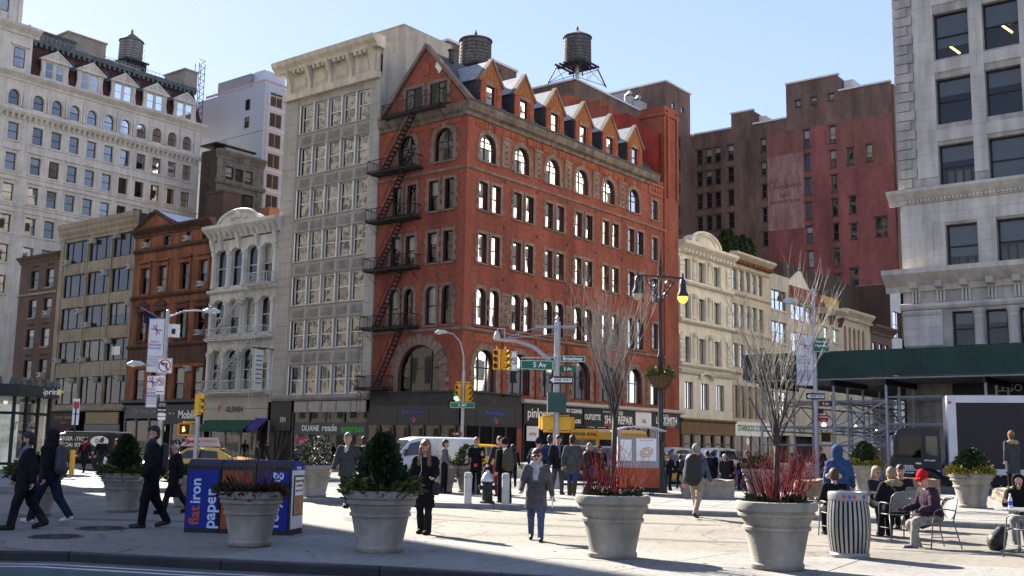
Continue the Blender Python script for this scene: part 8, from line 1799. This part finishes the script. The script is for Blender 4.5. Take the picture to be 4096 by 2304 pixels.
class Sdf:
    def __init__(s): s.p = []
    def cap(s, a, b, ra, rb, m, flat=1.0, k=.035, puff=0.0, zmin=None, ymax=None): s.p.append((np.array(a, float), np.array(b, float), ra, rb, m, flat, k, puff, zmin, ymax)); return s
    def build(s, h):
        lo = np.min([np.minimum(p[0], p[1])-max(p[2], p[3]) for p in s.p], 0)-3*h; hi = np.max([np.maximum(p[0], p[1])+max(p[2], p[3]) for p in s.p], 0)+3*h
        n = np.ceil((hi-lo)/h).astype(int)+1; V = np.full(n, .5); best = np.full(n, 9.0); M = np.zeros(n, int)
        for a, b, ra, rb, m, flat, k, puff, zmin, ymax in s.p:
            l_ = np.minimum(a, b)-max(ra, rb)-.07; u_ = np.maximum(a, b)+max(ra, rb)+.07
            i0 = np.maximum(((l_-lo)/h).astype(int), 0); i1 = np.minimum(((u_-lo)/h).astype(int)+2, n)
            X, Y, Z = np.meshgrid(*[lo[q]+h*np.arange(i0[q], i1[q]) for q in range(3)], indexing='ij')
            d = b-a; L2 = d@d+1e-9; t = np.clip(((X-a[0])*d[0]+(Y-a[1])*d[1]+(Z-a[2])*d[2])/L2, 0, 1)
            r_ = ra+(rb-ra)*t
            if puff: r_ = r_+puff*(np.abs(np.sin(t*math.sqrt(L2)*math.pi/.085))-.5)
            dist = np.sqrt((X-a[0]-d[0]*t)**2+((Y-a[1]-d[1]*t)/flat)**2+(Z-a[2]-d[2]*t)**2)-r_
            if flat < 1: dist *= (.5+.5*flat)
            if zmin is not None: dist = np.maximum(dist, zmin-Z)
            if ymax is not None: dist = np.maximum(dist, Y-ymax)
            sl_ = tuple(slice(i0[q], i1[q]) for q in range(3)); v = V[sl_]
            hh = np.clip(.5+.5*(v-dist)/k, 0, 1); V[sl_] = v*(1-hh)+dist*hh-k*hh*(1-hh)
            bm = best[sl_]; mk = dist < bm; bm[mk] = dist[mk]; M[sl_][mk] = m
        return surface_net(V, M, lo, h)
_hd = Sdf(); _hd.cap((0, 0, 0), (0, 0, -.07), .03, .036, 0, .5, .02)
for i_, (x_, l_) in enumerate(((-.03, .062), (-.011, .072), (.009, .068), (.028, .054))):
    a_ = np.array([x_, .0, -.075]); b_2 = a_+np.array([x_*.1, .012, -l_*.55]); c_2 = b_2+np.array([0, .03, -l_*.38]); _hd.cap(a_, b_2, .0095, .0088, 0, 1, .006).cap(b_2, c_2, .0088, .0075, 0, 1, .004)
_hd.cap((.03, .004, -.02), (.05, .022, -.05), .012, .0105, 0, 1, .01).cap((.05, .022, -.05), (.05, .034, -.078), .0105, .0085, 0, 1, .004)
HAND = _hd.build(.0055)
SKINS = {'light': (.48, .27, .19), 'tan': (.36, .19, .12), 'pale': (.55, .34, .26)}
def cloth(name, c, rough=.85): return mat('cloth_'+name, c, rough, .25, 9, bump=.7, bscale=16, spec=.08)
def frame_z(d):
    z = -Vector(d).normalized(); y = Vector((0, 1, 0)); y = (y-z*y.dot(z)).normalized() if abs(z.y) < .95 else Vector((0, 0, 1)); x = y.cross(z); return Matrix((x, y, z)).transposed()
def person(loc, head, H, label, top, legs, shoes=(.015, .013, .012), skin='light', hair=(.03, .02, .015), hairlen=0, coat=0.0, puff=0.0, hood=None, hat=None, beard=False, pose='walk', swing=20, lean=0.0,
           arms=((-18, 12, 20), (18, 12, 20)), voxel=.014, bulk=1.0, fur=None, boots=None, scarf=None, gloves=None, turn=0.0, tilt=0.0, extra=None, skirt=1.0, belt_=None, shirt=None, group=None, legpose=None, cross=False):
    """local frame: faces +Y, +X is the right hand; arms: (swing fwd, abduct, elbow bend) left,right"""
    s = H/1.75; S_ = Sdf(); P = lambda x, y, z: np.array([x, y, z])
    mats_ = [mat('skin_'+skin, SKINS[skin], .55, .06, 9), cloth('%.3f_%.3f_%.3f' % tuple(top), top), cloth('%.3f_%.3f_%.3f' % tuple(legs), legs), mat('shoe_%.2f_%.2f_%.2f' % tuple(shoes), shoes, .6, .1, 9), mat('hair_%.2f_%.2f_%.2f' % tuple(hair or (.03, .02, .015)), hair or (.03, .02, .015), .6, .3, 30, bump=.5, bscale=90)]
    def am(m): 
        if m not in mats_: mats_.append(m)
        return mats_.index(m)
    eye = am(mat('eye_dark', (.02, .015, .012), .3, .05, 5)); lip = am(mat('lip_rose', (.3, .09, .08), .5, .05, 5))
    seated = pose == 'sit'
    la = legpose or (((swing, 8), (-swing*.9, 18)) if pose == 'walk' else (((84, 92), (80, 78)) if seated else ((3, 4), (-3, 6))))
    hipz = .93; ank = []; leg_j = []
    for i, sx in enumerate((-1, 1)):
        th, kn = R(la[i][0]), R(la[i][1]); hp = P(sx*.09, 0, hipz); kp = hp+.44*P(sx*.02, math.sin(th), -math.cos(th)); sh = th-kn; ap = kp+.42*P(0, math.sin(sh), -math.cos(sh)); ank.append(ap); leg_j.append((hp, kp, ap, sh))
    zmin_ = min(min(a[2]-.075 for a in ank), 9); dz = -zmin_
    if seated: dz = .52-hipz+.03
    up = P(0, 0, dz)
    bt = am(cloth('boot_%.2f' % boots[0], boots, .6)) if boots else None
    for (hp, kp, ap, sh) in leg_j:
        hp, kp, ap = hp+up, kp+up, ap+up
        S_.cap(hp, kp, .098*bulk, .072*bulk, 2, 1, .05); S_.cap(kp, ap, .07*bulk, .056*bulk, 2, 1, .03)
        ft = max(-35, min(40, math.degrees(sh)))*.55; toe = ap+P(0, .17*math.cos(R(ft)), -.045+.15*math.sin(R(ft))*1.0); toe[2] = max(toe[2], .03) if not seated else toe[2]
        S_.cap(ap+P(0, -.035, -.035), toe, .05, .04, 3, .95, .02); 
        if bt is not None: S_.cap(ap+P(0, -.01, -.02), ap+(kp-ap)*.62, .07, .076, bt, 1, .01).cap(ap+P(0, -.03, -.03), toe, .055, .045, bt, 1, .01)
    ln = R(lean); rot = lambda v: P(v[0], v[1]*math.cos(ln)+(v[2]-hipz)*math.sin(ln), hipz+(v[2]-hipz)*math.cos(ln)-v[1]*math.sin(ln))+up
    T = lambda x, y, z: rot(P(x, y, z))
    S_.cap(T(-.06, 0, .95), T(.06, 0, .95), .125*bulk, .125*bulk, 1 if coat else 2, .85, .05)
    S_.cap(T(0, 0, .98), T(0, .0, 1.22), .155*bulk, .17*bulk, 1, .76, .05, puff); S_.cap(T(-.06, 0, 1.24), T(.06, 0, 1.24), .145*bulk, .145*bulk, 1, .78, .05, puff); S_.cap(T(-.14, 0, 1.375), T(.14, 0, 1.375), .085*bulk, .085*bulk, 1, 1, .05)
    if coat > 0 and not seated: S_.cap(T(0, 0, 1.08), P(0, .0, hipz+up[2]-coat), .16*bulk, .2*bulk*skirt, 1, .8, .04, puff, zmin=hipz+up[2]-coat)
    if coat > 0 and seated: S_.cap(T(0, .02, 1.0), T(0, .26, .95), .17*bulk, .15*bulk, 1, 1, .05, puff)
    if shirt is not None: S_.cap(T(0, .105, 1.1), T(0, .07, 1.42), .03, .045, am(cloth('shirt_%.2f%.2f%.2f' % shirt, shirt)), 1, .01)
    S_.cap(T(0, 0, 1.42), T(0, .015, 1.56), .055, .052, 0, 1, .03)
    tn = R(turn); tl = R(tilt)
    def Hd(x, y, z):
        y2, z2 = y*math.cos(tl)+z*math.sin(tl), z*math.cos(tl)-y*math.sin(tl); return T(x*math.cos(tn)-y2*math.sin(tn), .03+x*math.sin(tn)+y2*math.cos(tn), 1.62+z2)
    S_.cap(Hd(0, -.01, .045), Hd(0, .015, -.045), .088, .066, 0, .98, .04); S_.cap(Hd(0, .03, -.06), Hd(0, .05, -.075), .045, .035, 0, 1, .03)
    S_.cap(Hd(0, .095, .012), Hd(0, .112, -.02), .011, .017, 0, 1, .012)
    for sx in (-1, 1): S_.cap(Hd(sx*.034, .083, .012), Hd(sx*.036, .085, .012), .013, .013, eye, 1, .004); S_.cap(Hd(sx*.086, -.005, .015), Hd(sx*.09, -.012, -.025), .018, .014, 0, 1, .008)
    S_.cap(Hd(-.02, .085, -.055), Hd(.02, .085, -.055), .01, .01, lip, 1, .004)
    if hair is not None:
        S_.cap(Hd(0, -.03, .06), Hd(0, -.045, -.01), .098, .085, 4, 1, .015); S_.cap(Hd(0, .035, .092), Hd(0, -.03, .1), .06, .07, 4, 1, .02)
        if hairlen:
            for sx in (-1, 1): S_.cap(Hd(sx*.065, -.03, .02), T(sx*.085, -.05+.03, 1.6-hairlen), .045, .038, 4, 1, .02)
            S_.cap(Hd(0, -.06, 0), T(0, -.085, 1.6-hairlen), .075, .05, 4, 1, .02)
            if hairlen > .2: [S_.cap(Hd(sx*.08, .03, .0), T(sx*.1, .1, 1.32), .035, .028, 4, 1, .02) for sx in (-1, 1)]
    if beard: S_.cap(Hd(-.045, .05, -.06), Hd(.045, .05, -.06), .042, .042, 4, 1, .01); S_.cap(Hd(0, .06, -.08), Hd(0, .06, -.13), .05, .032, 4, 1, .02)
    if hood is not None:
        hm = am(cloth('hood_%.3f%.3f%.3f' % tuple(hood), hood)); S_.cap(Hd(0, -.035, .06), Hd(0, -.04, -.06), .122, .115, hm, 1, .02, ymax=None if 0 else Hd(0, .055, 0)[1]); S_.cap(T(-.07, -.04, 1.46), T(.07, -.04, 1.46), .07, .07, hm, 1, .03)
    if fur is not None:
        fm = am(mat('fur_trim', fur, .95, .35, 30, bump=1, bscale=60))
        for k in range(9): a_ = math.pi*(k/8); S_.cap(T(.13*math.cos(a_), -.06-.07*math.sin(a_), 1.45+.02*math.sin(a_)), T(.13*math.cos(a_+.3), -.06-.07*math.sin(a_+.3), 1.45), .05, .05, fm, 1, .015)
    if hat is not None:
        hm = am(cloth('hat_%.3f%.3f%.3f' % tuple(hat), hat)); S_.cap(Hd(0, -.015, .075), Hd(0, -.03, .085), .105, .105, hm, 1, .01); S_.cap(Hd(0, -.03, .13), Hd(0, -.04, .15), .06, .05, hm, 1, .03)
    if scarf is not None: sm = am(cloth('scarf_%.2f' % scarf[0], scarf)); S_.cap(T(-.05, .03, 1.47), T(.05, .03, 1.47), .072, .072, sm, 1, .02); S_.cap(T(.0, .1, 1.42), T(.02, .125, 1.22), .05, .04, sm, .8, .02)
    if belt_ is not None: S_.cap(T(-.05, 0, 1.07), T(.05, 0, 1.07), .135, .135, 1, .85, .01)
    hands = []
    for i, sx in enumerate((-1, 1)):
        sw, ab, el = [R(q) for q in arms[i]]; sp_ = T(sx*.185, 0, 1.4); d1 = P(sx*math.sin(ab), math.sin(sw)*math.cos(ab), -math.cos(sw)*math.cos(ab)); 
        e_ = sp_+.285*d1; sw2 = sw+el; ab2 = ab*(1-min(1, el*.9)) if not cross else -.9; d2 = P(sx*math.sin(ab2)*.8, math.sin(sw2), -math.cos(sw2)); d2 /= np.linalg.norm(d2); w_ = e_+.235*d2
        S_.cap(sp_, e_, .074*bulk, .063*bulk, 1, 1, .04, puff*.6); S_.cap(e_, w_, .061*bulk, .05*bulk, 1, 1, .02, puff*.6); S_.cap(w_-d2*.02, w_+d2*.02, .026, .026, 0, 1, .01); hands.append((w_, d2, sx))
    V_, F_, FM = S_.build(voxel); V_ = V_*s
    vv, ff, mm = [V_], [F_], [FM]; off = len(V_); hm_ = 0 if gloves is None else am(cloth('glove', gloves))
    for w_, d2, sx in hands:
        m3 = np.array(frame_z(d2)); hv = HAND[0].copy(); 
        if sx > 0: hv[:, 0] *= -1
        vv.append((hv@m3.T*1.05+w_+d2*.005)*s); ff.append(HAND[1]+off); mm.append(np.full(len(HAND[1]), hm_)); off += len(hv)
    V_ = np.concatenate(vv); F_ = np.concatenate(ff); FM = np.concatenate(mm)
    me = bpy.data.meshes.new('body'); me.from_pydata(V_.tolist(), [], F_.tolist())
    for m_ in mats_: me.materials.append(m_)
    me.polygons.foreach_set('material_index', FM.astype(np.int32)); me.polygons.foreach_set('use_smooth', np.ones(len(F_), bool)); me.update()
    t = root('person', loc, label, 'person', group, rz=R(head)-math.pi/2); put('body', me, t)
    if extra: extra(t, lambda x, y, z: tuple(T(x, y, z)*s), lambda x, y, z: tuple(Hd(x, y, z)*s), s, [tuple((w_+d2*.07)*s) for w_, d2, _ in hands])
    return t
def lump(name, par, a, b, ra, rb, m_, flat=1.0, h=.02, puff=0): 
    v, f, _ = Sdf().cap(a, b, ra, rb, 0, flat, .02, puff).build(h); mb = MB(); mb.v = [tuple(q) for q in v]; mb.f = [tuple(int(i) for i in q) for q in f]; mb.m = [0]*len(mb.f); return obj(name, mb, m_, par, True)
NYL = mat('black_nylon', (.018, .018, .02), .55, .2, 9, bump=.5, bscale=25); LEA = mat('brown_leather', (.1, .05, .025), .5, .2, 9)
def backpack(m_, big=1.0):
    def f(t, T, Hd, s, hands):
        lump('backpack', t, T(0, -.2*big, 1.12-.06*big), T(0, -.2*big, 1.34+.04*big), .155*big, .125*big, m_, .7)
        for sx in (-1, 1): obj('strap', MB().tube([T(sx*.1, -.12, 1.38), T(sx*.11, .02, 1.47), T(sx*.12, .125, 1.32), T(sx*.14, .06, 1.1), T(sx*.13, -.1, 1.02)], .016, 5), m_, t)
    return f
def earmuffs(t, T, Hd, s, hands):
    m_ = mat('cream_earmuff', (.55, .48, .4), .95, .2, 20, bump=.8, bscale=50)
    for sx in (-1, 1): lump('earmuff', t, Hd(sx*.1, 0, -.01), Hd(sx*.12, 0, -.01), .05, .05, m_, 1, .012)
    obj('earmuff_band', MB().tube([Hd(.1*math.cos(k*.314), -.01, .02+.135*math.sin(k*.314)) for k in range(11)], .012, 5), m_, t)
def paper(t, T, Hd, s, hands):
    x, y, z = hands[0]; obj('folded_paper', MB().box(x-.01, y-.06, z-.16, x+.01, y+.1, z+.03), WHITE, t)
def w1x(t, T, Hd, s, hands):
    x, y, z = hands[1]; obj('phone', MB().box(x-.035, y, z-.06, x+.035, y+.012, z+.06), NYL, t); obj('earphone_wire', MB().tube([Hd(.08, 0, -.02), T(.05, .14, 1.4), T(.02, .17, 1.2), T(.08, .19, 1.0), T(.16, .16, .86), hands[1]], .0035, 4), WHITE, t); lump('handbag', t, T(-.26, .1, .82), T(-.26, .1, .9), .09, .08, NYL, .6)
def w2x(t, T, Hd, s, hands):
    for sx in (-1, 1): lump('sunglass_lens', t, Hd(sx*.036, .098, .014), Hd(sx*.04, .096, .012), .026, .024, BLACK, .5, .008)
    obj('sunglass_frame', MB().tube([Hd(-.085, .02, .02), Hd(-.06, .085, .02), Hd(0, .105, .02), Hd(.06, .085, .02), Hd(.085, .02, .02)], .006, 4), BLACK, t); paper(t, T, Hd, s, hands)
    obj('belt_tie', MB().tube([T(-.17, .1, 1.07), T(0, .165, 1.07), T(.17, .1, 1.07)], .022, 5).tube([T(0, .165, 1.06), T(-.03, .18, .9)], .018, 5), MATS['cloth_0.105_0.105_0.110'], t)
def bagx(m_, side=1):
    def f(t, T, Hd, s, hands): lump('shoulder_bag', t, T(side*.24, -.02, .95), T(side*.24, -.02, 1.05), .13, .11, m_, .8); obj('strap', MB().tube([T(side*.22, -.02, 1.12), T(side*.05, -.13, 1.3), T(-side*.1, 0, 1.5), T(side*.02, .13, 1.3), T(side*.22, .06, 1.1)], .014, 5), m_, t)
    return f
def tiex(t, T, Hd, s, hands): obj('necktie', MB().tube([T(0, .118, 1.44), T(0, .15, 1.3), T(0, .155, 1.1)], [.018, .03, .035], 5, True, 0, .4), mat('gold_tie', (.3, .18, .04), .6, .1, 8), t); x, y, z = hands[1]; obj('newspaper', MB().box(x-.01, y-.1, z-.2, x+.01, y+.12, z+.02), WHITE, t)
def peak(t, T, Hd, s, hands): obj('cap_peak', MB().tube([Hd(-.07, .09, .07), Hd(0, .13, .06), Hd(.07, .09, .07)], .022, 6), MATS['cloth_hat_0.5000.0150.020'], t)
K = (.014, .014, .016); JN = (.045, .07, .15); NV = (.02, .026, .05)
def striped(t, T, Hd, s, hands):
    backpack(NYL, .9)(t, T, Hd, s, hands)
    for k in range(2): obj('hem_stripe', MB().lathe([(.152*s, 0), (.157*s, .012), (.152*s, .024)], 20, (0, T(0, 0, .96)[1], T(0, 0, .93)[2]+k*.035), cap=False), WPRINT, t).scale = (1, .82, 1)
person((10.1, 18.85, 0), 160, 1.72, 'bearded man in black coat with grey hood walking left', K, (.015, .015, .018), hood=None, beard=True, coat=.22, swing=19, boots=(.03, .026, .022), scarf=(.2, .2, .21), voxel=.0135, bulk=1.2, turn=-15, arms=((-15, 14, 15), (12, 14, 15)))
person((11.15, 19.95, 0), 118, 1.80, 'hooded walker in navy jeans and white sneakers with backpack', K, (.02, .028, .055), shoes=(.6, .6, .58), hood=(.016, .016, .022), swing=22, voxel=.0145, bulk=1.2, extra=backpack(mat('slate_nylon', (.05, .055, .065), .6, .2, 9)), hair=(.02, .015, .012))
person((12.0, 17.85, 0), 150, 1.86, 'young man in black tracksuit jacket with white hem stripes', K, (.013, .013, .015), shoes=(.03, .03, .03), hair=(.012, .01, .009), swing=13, voxel=.0135, bulk=1.17, turn=12, arms=((4, 10, 28), (-4, 10, 20)), extra=striped, hood=None, scarf=(.03, .035, .05))
person((14.6, 20.85, 0), 160, 1.64, 'woman with cream earmuffs and long black coat stepping left', K, K, hair=(.04, .025, .018), coat=.5, swing=22, voxel=.0145, boots=(.02, .018, .016), extra=earmuffs, turn=10)
person((14.85, 13.55, 0), 205, 1.68, 'long-haired woman in black quilted coat holding a phone', (.015, .015, .017), (.02, .02, .022), hair=(.26, .13, .06), hairlen=.32, coat=.42, puff=.014, pose='stand', voxel=.0125, boots=(.018, .017, .016), legpose=((6, 3), (-6, 8)), arms=((22, 14, 50), (4, 14, 18)), turn=12, tilt=14, extra=w1x, skin='pale')
person((15.25, 11.3, 0), 215, 1.57, 'woman in grey belted coat, sunglasses and blue jeans', (.105, .105, .11), (.07, .11, .22), hair=(.1, .045, .025), hairlen=.12, coat=.3, skirt=1.12, swing=15, voxel=.0122, belt_=1, scarf=(.45, .45, .46), shirt=(.25, .02, .12), arms=((-6, 16, 12), (10, 16, 42)), extra=w2x, skin='pale', bulk=1.02)
person((19.4, 20.4, 0), 205, 1.87, 'grey-haired man in charcoal coat crossing toward the island', (.06, .063, .068), (.03, .026, .022), hair=(.2, .19, .18), coat=.18, swing=16, voxel=.0165, bulk=1.1, shirt=(.5, .55, .4), arms=((-24, 22, 8), (14, 12, 20)))
person((26.0, 21.6, .126), 215, 1.71, 'red-haired woman in black coat holding a cup', K, K, hair=(.35, .14, .05), pose='stand', coat=.2, voxel=.018, arms=((30, 10, 70), (20, 14, 60)), extra=lambda t, T, Hd, s, h: (lump('paper_cup', t, tuple(h[0]), (h[0][0], h[0][1], h[0][2]+.08), .035, .04, LEA), obj('name_tag', MB().box(-.05, T(0, .2, 1)[1], .85*s, .05, T(0, .21, 1)[1], .95*s), LOGOR, t)))
person((25.2, 22.2, .126), 300, 1.62, 'person in grey jacket left of the red-haired woman', (.13, .13, .14), K, pose='stand', voxel=.021, hair=(.02, .016, .014))
person((22.55, 17.75, .126), 60, 1.66, 'man with olive backpack standing behind the hydrant', K, (.02, .02, .022), hat=(.02, .02, .022), hair=None, pose='stand', coat=.12, voxel=.0165, bulk=1.12, extra=backpack(mat('olive_nylon', (.06, .055, .035), .7, .2, 9), 1.1), legpose=((10, 6), (-6, 8)))
person((25.4, 20.2, .126), 200, 1.74, 'dark-haired person in red patterned skirt behind the backpack man', (.03, .028, .03), (.25, .02, .03), pose='stand', hair=(.06, .04, .03), coat=.0, voxel=.02, skin='light')
person((26.4, 19.5, .126), 20, 1.7, 'person in navy jacket facing away beside the backpack man', (.025, .035, .075), JN, hat=(.02, .022, .035), hair=None, pose='stand', voxel=.02, coat=.1, arms=((-5, 25, 45), (-5, 25, 45)))
person((29.9, 21.6, .126), 30, 1.84, 'person in blue puffer jacket behind the suited man', (.03, .06, .16), K, pose='stand', puff=.012, voxel=.021, hair=(.03, .02, .02), bulk=1.1)
person((28.05, 19.95, .126), 235, 1.83, 'man in dark suit with blue shirt and gold tie', (.022, .022, .026), (.09, .09, .09), hair=(.05, .03, .02), coat=.16, pose='walk', swing=10, voxel=.0175, shirt=(.1, .16, .45), arms=((8, 32, 50), (6, 14, 22)), turn=-35, extra=tiex, bulk=1.05)
person((27.7, 19.15, .126), 25, 1.83, 'person in grey-green parka with shoulder bag', (.075, .1, .09), JN, hair=(.03, .022, .018), coat=.28, pose='walk', swing=14, voxel=.0175, bulk=1.1, boots=(.1, .07, .045), extra=bagx(mat('grey_satchel', (.05, .07, .075), .7, .15, 9), 1))
person((28.5, 19.05, .126), 0, 1.66, 'blonde walker in blue jeans with black backpack', K, JN, shoes=(.3, .06, .05), hair=(.4, .3, .18), hairlen=.06, swing=26, voxel=.0175, extra=backpack(NYL, .95), scarf=(.3, .02, .02))
person((23.1, 12.4, 0), 10, 1.73, 'hiker in grey beanie and khaki trousers with huge backpack', (.1, .12, .16), (.42, .35, .25), shoes=(.03, .03, .032), hat=(.33, .32, .31), hair=None, swing=24, voxel=.014, extra=backpack(NYL, 1.45), scarf=(.3, .3, .29))
person((38.5, 21.9, -.13), 170, 1.55, 'woman in black walking past the kiosk looking down', K, K, hair=(.09, .04, .025), hairlen=.15, voxel=.024, swing=10, tilt=20)
person((41.6, 22.3, -.13), 60, 1.6, 'walker in hot pink coat behind the backpacker', (.6, .02, .16), K, voxel=.028, coat=.3, hair=(.05, .03, .02))
person((41.2, 21.6, -.13), 70, 1.7, 'man in navy jacket beside the pink coat', NV, NV, voxel=.026, hair=(.05, .03, .02), bulk=1.1)
person((40.8, 20.6, -.13), 220, 1.56, 'old man in dark overcoat above the granite block', (.03, .03, .03), (.03, .03, .03), hair=(.4, .39, .38), coat=.45, voxel=.024, bulk=1.12)
person((43.4, 21.1, -.13), 40, 1.45, 'short walker in black carrying a bright blue bag', K, K, voxel=.025, hair=(.03, .02, .02), extra=bagx(LOGOB, -1), coat=.3)
person((40.6, 19.5, -.13), 235, 1.72, 'tall young man in open black jacket and jeans', K, (.1, .14, .22), shoes=(.5, .5, .5), hair=(.02, .016, .014), voxel=.022, swing=16, shirt=(.3, .3, .3), tilt=8)
person((43.5, 18.8, -.13), 90, 1.66, 'pedestrian in dark parka behind the dogwood twigs', (.04, .035, .035), K, voxel=.028, hair=(.04, .03, .02), coat=.3)
person((46, 19.6, -.13), 200, 1.7, 'pedestrian in grey coat near the scaffold legs', (.12, .11, .1), K, voxel=.03, hair=(.04, .03, .02), coat=.35)
person((21.6, 8.35, 0), 20, 1.71, 'standing person in blue hooded parka and jeans', (.045, .09, .2), JN, hood=(.04, .085, .19), coat=.3, puff=.01, pose='stand', voxel=.0145, bulk=1.15, turn=-50, hair=(.02, .02, .02), legpose=((8, 4), (-4, 6)))
person((20.58, 8.05, .0), 40, 1.62, 'seated person with white earmuffs seen from behind', K, K, hair=(.1, .042, .018), pose='sit', coat=.2, voxel=.0145, extra=earmuffs, bulk=1.1, arms=((25, 10, 60), (25, 10, 60)))
person((21.2, 7.12, 0), 45, 1.68, 'seated person in black parka with fur hood and bag strap', K, (.02, .02, .022), hair=(.3, .22, .13), pose='sit', coat=.3, puff=.008, fur=(.42, .34, .2), voxel=.0145, bulk=1.25, extra=lambda t, T, Hd, s, h: obj('bag_strap', MB().tube([T(-.15, -.02, 1.46), T(-.04, -.155, 1.32), T(.1, -.17, 1.12), T(.17, -.1, 1.0)], .024, 4), LEA, t), arms=((30, 10, 60), (30, 10, 60)), lean=6)
person((23.6, 8.3, 0), 235, 1.65, 'seated fair-haired person facing the camera', (.03, .03, .035), K, pose='sit', voxel=.018, coat=.2, arms=((30, 10, 60), (30, 10, 60)), hair=(.35, .26, .15), hairlen=.08)
person((24.0, 7.9, 0), 200, 1.7, 'seated dark-haired person turned sideways beside the truck wheel', (.025, .022, .025), K, hair=(.025, .017, .014), pose='sit', voxel=.018, coat=.2, arms=((30, 10, 60), (30, 10, 60)))
person((19.55, 5.88, 0), 138, 1.66, 'seated person in red cap and plum quilted jacket', (.05, .028, .045), (.33, .31, .28), shoes=(.06, .06, .065), hat=(.5, .015, .02), hair=None, pose='sit', coat=.12, puff=.012, voxel=.0125, bulk=1.15, lean=14, tilt=10, turn=10, legpose=((78, 70), (72, 92)), arms=((10, 14, 65), (14, 14, 60)), gloves=K, extra=peak)
person((36.4, 8.5, .57), 40, 1.72, 'standing person in grey parka with fur hood and beige hat', (.055, .058, .065), K, hat=(.26, .16, .07), hair=(.1, .06, .03), fur=(.45, .34, .2), coat=.45, puff=.008, pose='stand', voxel=.018, bulk=1.15)
person((21.6, 4.95, 0), 190, 1.62, 'seated person in black fur-hooded jacket at the cafe table', K, (.2, .21, .22), hair=None, hood=(.016, .016, .018), fur=(.35, .26, .14), pose='sit', coat=.15, voxel=.0145, lean=20, bulk=1.15, arms=((40, 10, 60), (40, 10, 60)))
lump('floor_bag', root('backpack', (19.85, 4.95, .02), 'slumped black backpack on the ground beside the table', 'bag'), (0, 0, .12), (.12, -.05, .26), .19, .13, NYL, .8)
for (x, y, hd, h, lab, tp, lg, kw) in ((23.4, 41.2, 215, 1.7, 'man in dark jacket and jeans crossing by the service van', (.03, .03, .032), (.1, .15, .28), dict(hair=(.25, .18, .1))), (27.9, 47.0, 220, 1.62, 'man in beret and black coat walking towards the plaza', K, K, dict(hat=(.03, .03, .03), hair=None, coat=.25, scarf=(.3, .06, .04))), (29.0, 47.4, 40, 1.68, 'man in black jacket seen from behind at the crossing', K, (.03, .035, .05), dict(hair=(.12, .07, .04))), (30.5, 48.5, 130, 1.6, 'walker in teal trousers beside the black van', K, (.02, .07, .09), dict(hair=(.02, .02, .02))), (31, 46, 40, 1.66, 'long-haired woman in white top behind the cone evergreen', (.6, .58, .55), JN, dict(hair=(.08, .04, .02), hairlen=.25)),
        (34.5, 47, 215, 1.6, 'person in pale hooded coat past the taxi', (.5, .5, .55), K, dict(hood=(.5, .5, .56))), (40.5, 46.6, 40, 1.6, 'pedestrian with dark backpack by the awning shop', K, K, dict(extra=backpack(NYL))), (45.5, 45.8, 200, 1.66, 'pedestrian in maroon scarf by the poster window', K, K, dict(scarf=(.2, .03, .05))), (50, 47.5, 60, 1.7, 'pedestrian in navy coat outside the pharmacy', NV, (.3, .25, .18), dict(coat=.3)), (51.5, 47.2, 230, 1.66, 'pedestrian in black beside the navy coat', K, K, dict()), (53, 50, 270, 1.68, 'pedestrian walking under the bank fascia', (.05, .04, .04), K, dict(coat=.2)), (54.2, 44.6, 0, 1.7, 'pedestrian at the bank corner', (.06, .06, .07), JN, dict())):
    z_ = .03 if x > 51 or (x < 31 and y > 45) else -.13
    person((x, y, z_), hd, h, lab, tp, lg, voxel=.027, **kw)

far = [o for o in COL.objects if o.get('category') == 'person' and (o.location.x > 34 or o.location.y > 40) and not any(w in o['label'] for w in ('pink', 'white', 'pale', 'old', 'bag', 'fur', 'teal', 'maroon', 'beret', 'jeans'))]
for i, (x, y, hd, lab) in enumerate(((42.5, 23.6, 50, 'dark figure crossing behind the hiker'), (45.2, 22.6, 230, 'distant walker near the white suv'), (47.5, 24.6, 40, 'distant walker left of the scaffold corner'), (49.2, 22.3, 200, 'figure beside the tall sign pole'), (53.2, 21.5, 180, 'figure under the green shed behind the first leg'), (54.6, 19.3, 250, 'figure under the shed between two scaffold legs'), (55.2, 15.8, 160, 'figure under the shed behind the truck cab'), (57.5, 24.6, 220, 'walker past the shed corner on the cross street'), (53.5, 54.5, 90, 'pedestrian passing the bank windows'), (53.8, 60.5, 270, 'pedestrian in front of the pharmacy glass'), (53.6, 65.2, 90, 'pedestrian by the magenta poster'), (53.4, 71.0, 270, 'pedestrian under the green awning'), (53.8, 76.0, 90, 'pedestrian beside the purple awning shop'), (62, 45.8, 0, 'pedestrian below the shop row signs'), (68, 45.6, 180, 'pedestrian below the dry cleaner sign'), (75, 45.7, 0, 'pedestrian below the shoe repair sign'), (31.2, 24.2, 40, 'figure at the far island edge'), (33.6, 22.0, 200, 'figure between the signal pole and the kiosk'), (23.5, 24.0, 30, 'figure behind the charcoal-coated man'), (36, 44.5, 128, 'walker on the crossing behind the taxi roof advert'))):
    o = copy_tree(far[(i*5+3) % len(far)]); o.location = (x, y, .126 if (x < 34 and y < 27) else (.03 if x > 51.4 and (y > 43.2 or y < 23.5) else -.13)); o.rotation_euler.z = R(hd)-math.pi/2; o['label'] = lab; sc_ = .94+.03*(i % 5); o.scale = (sc_, sc_, sc_)
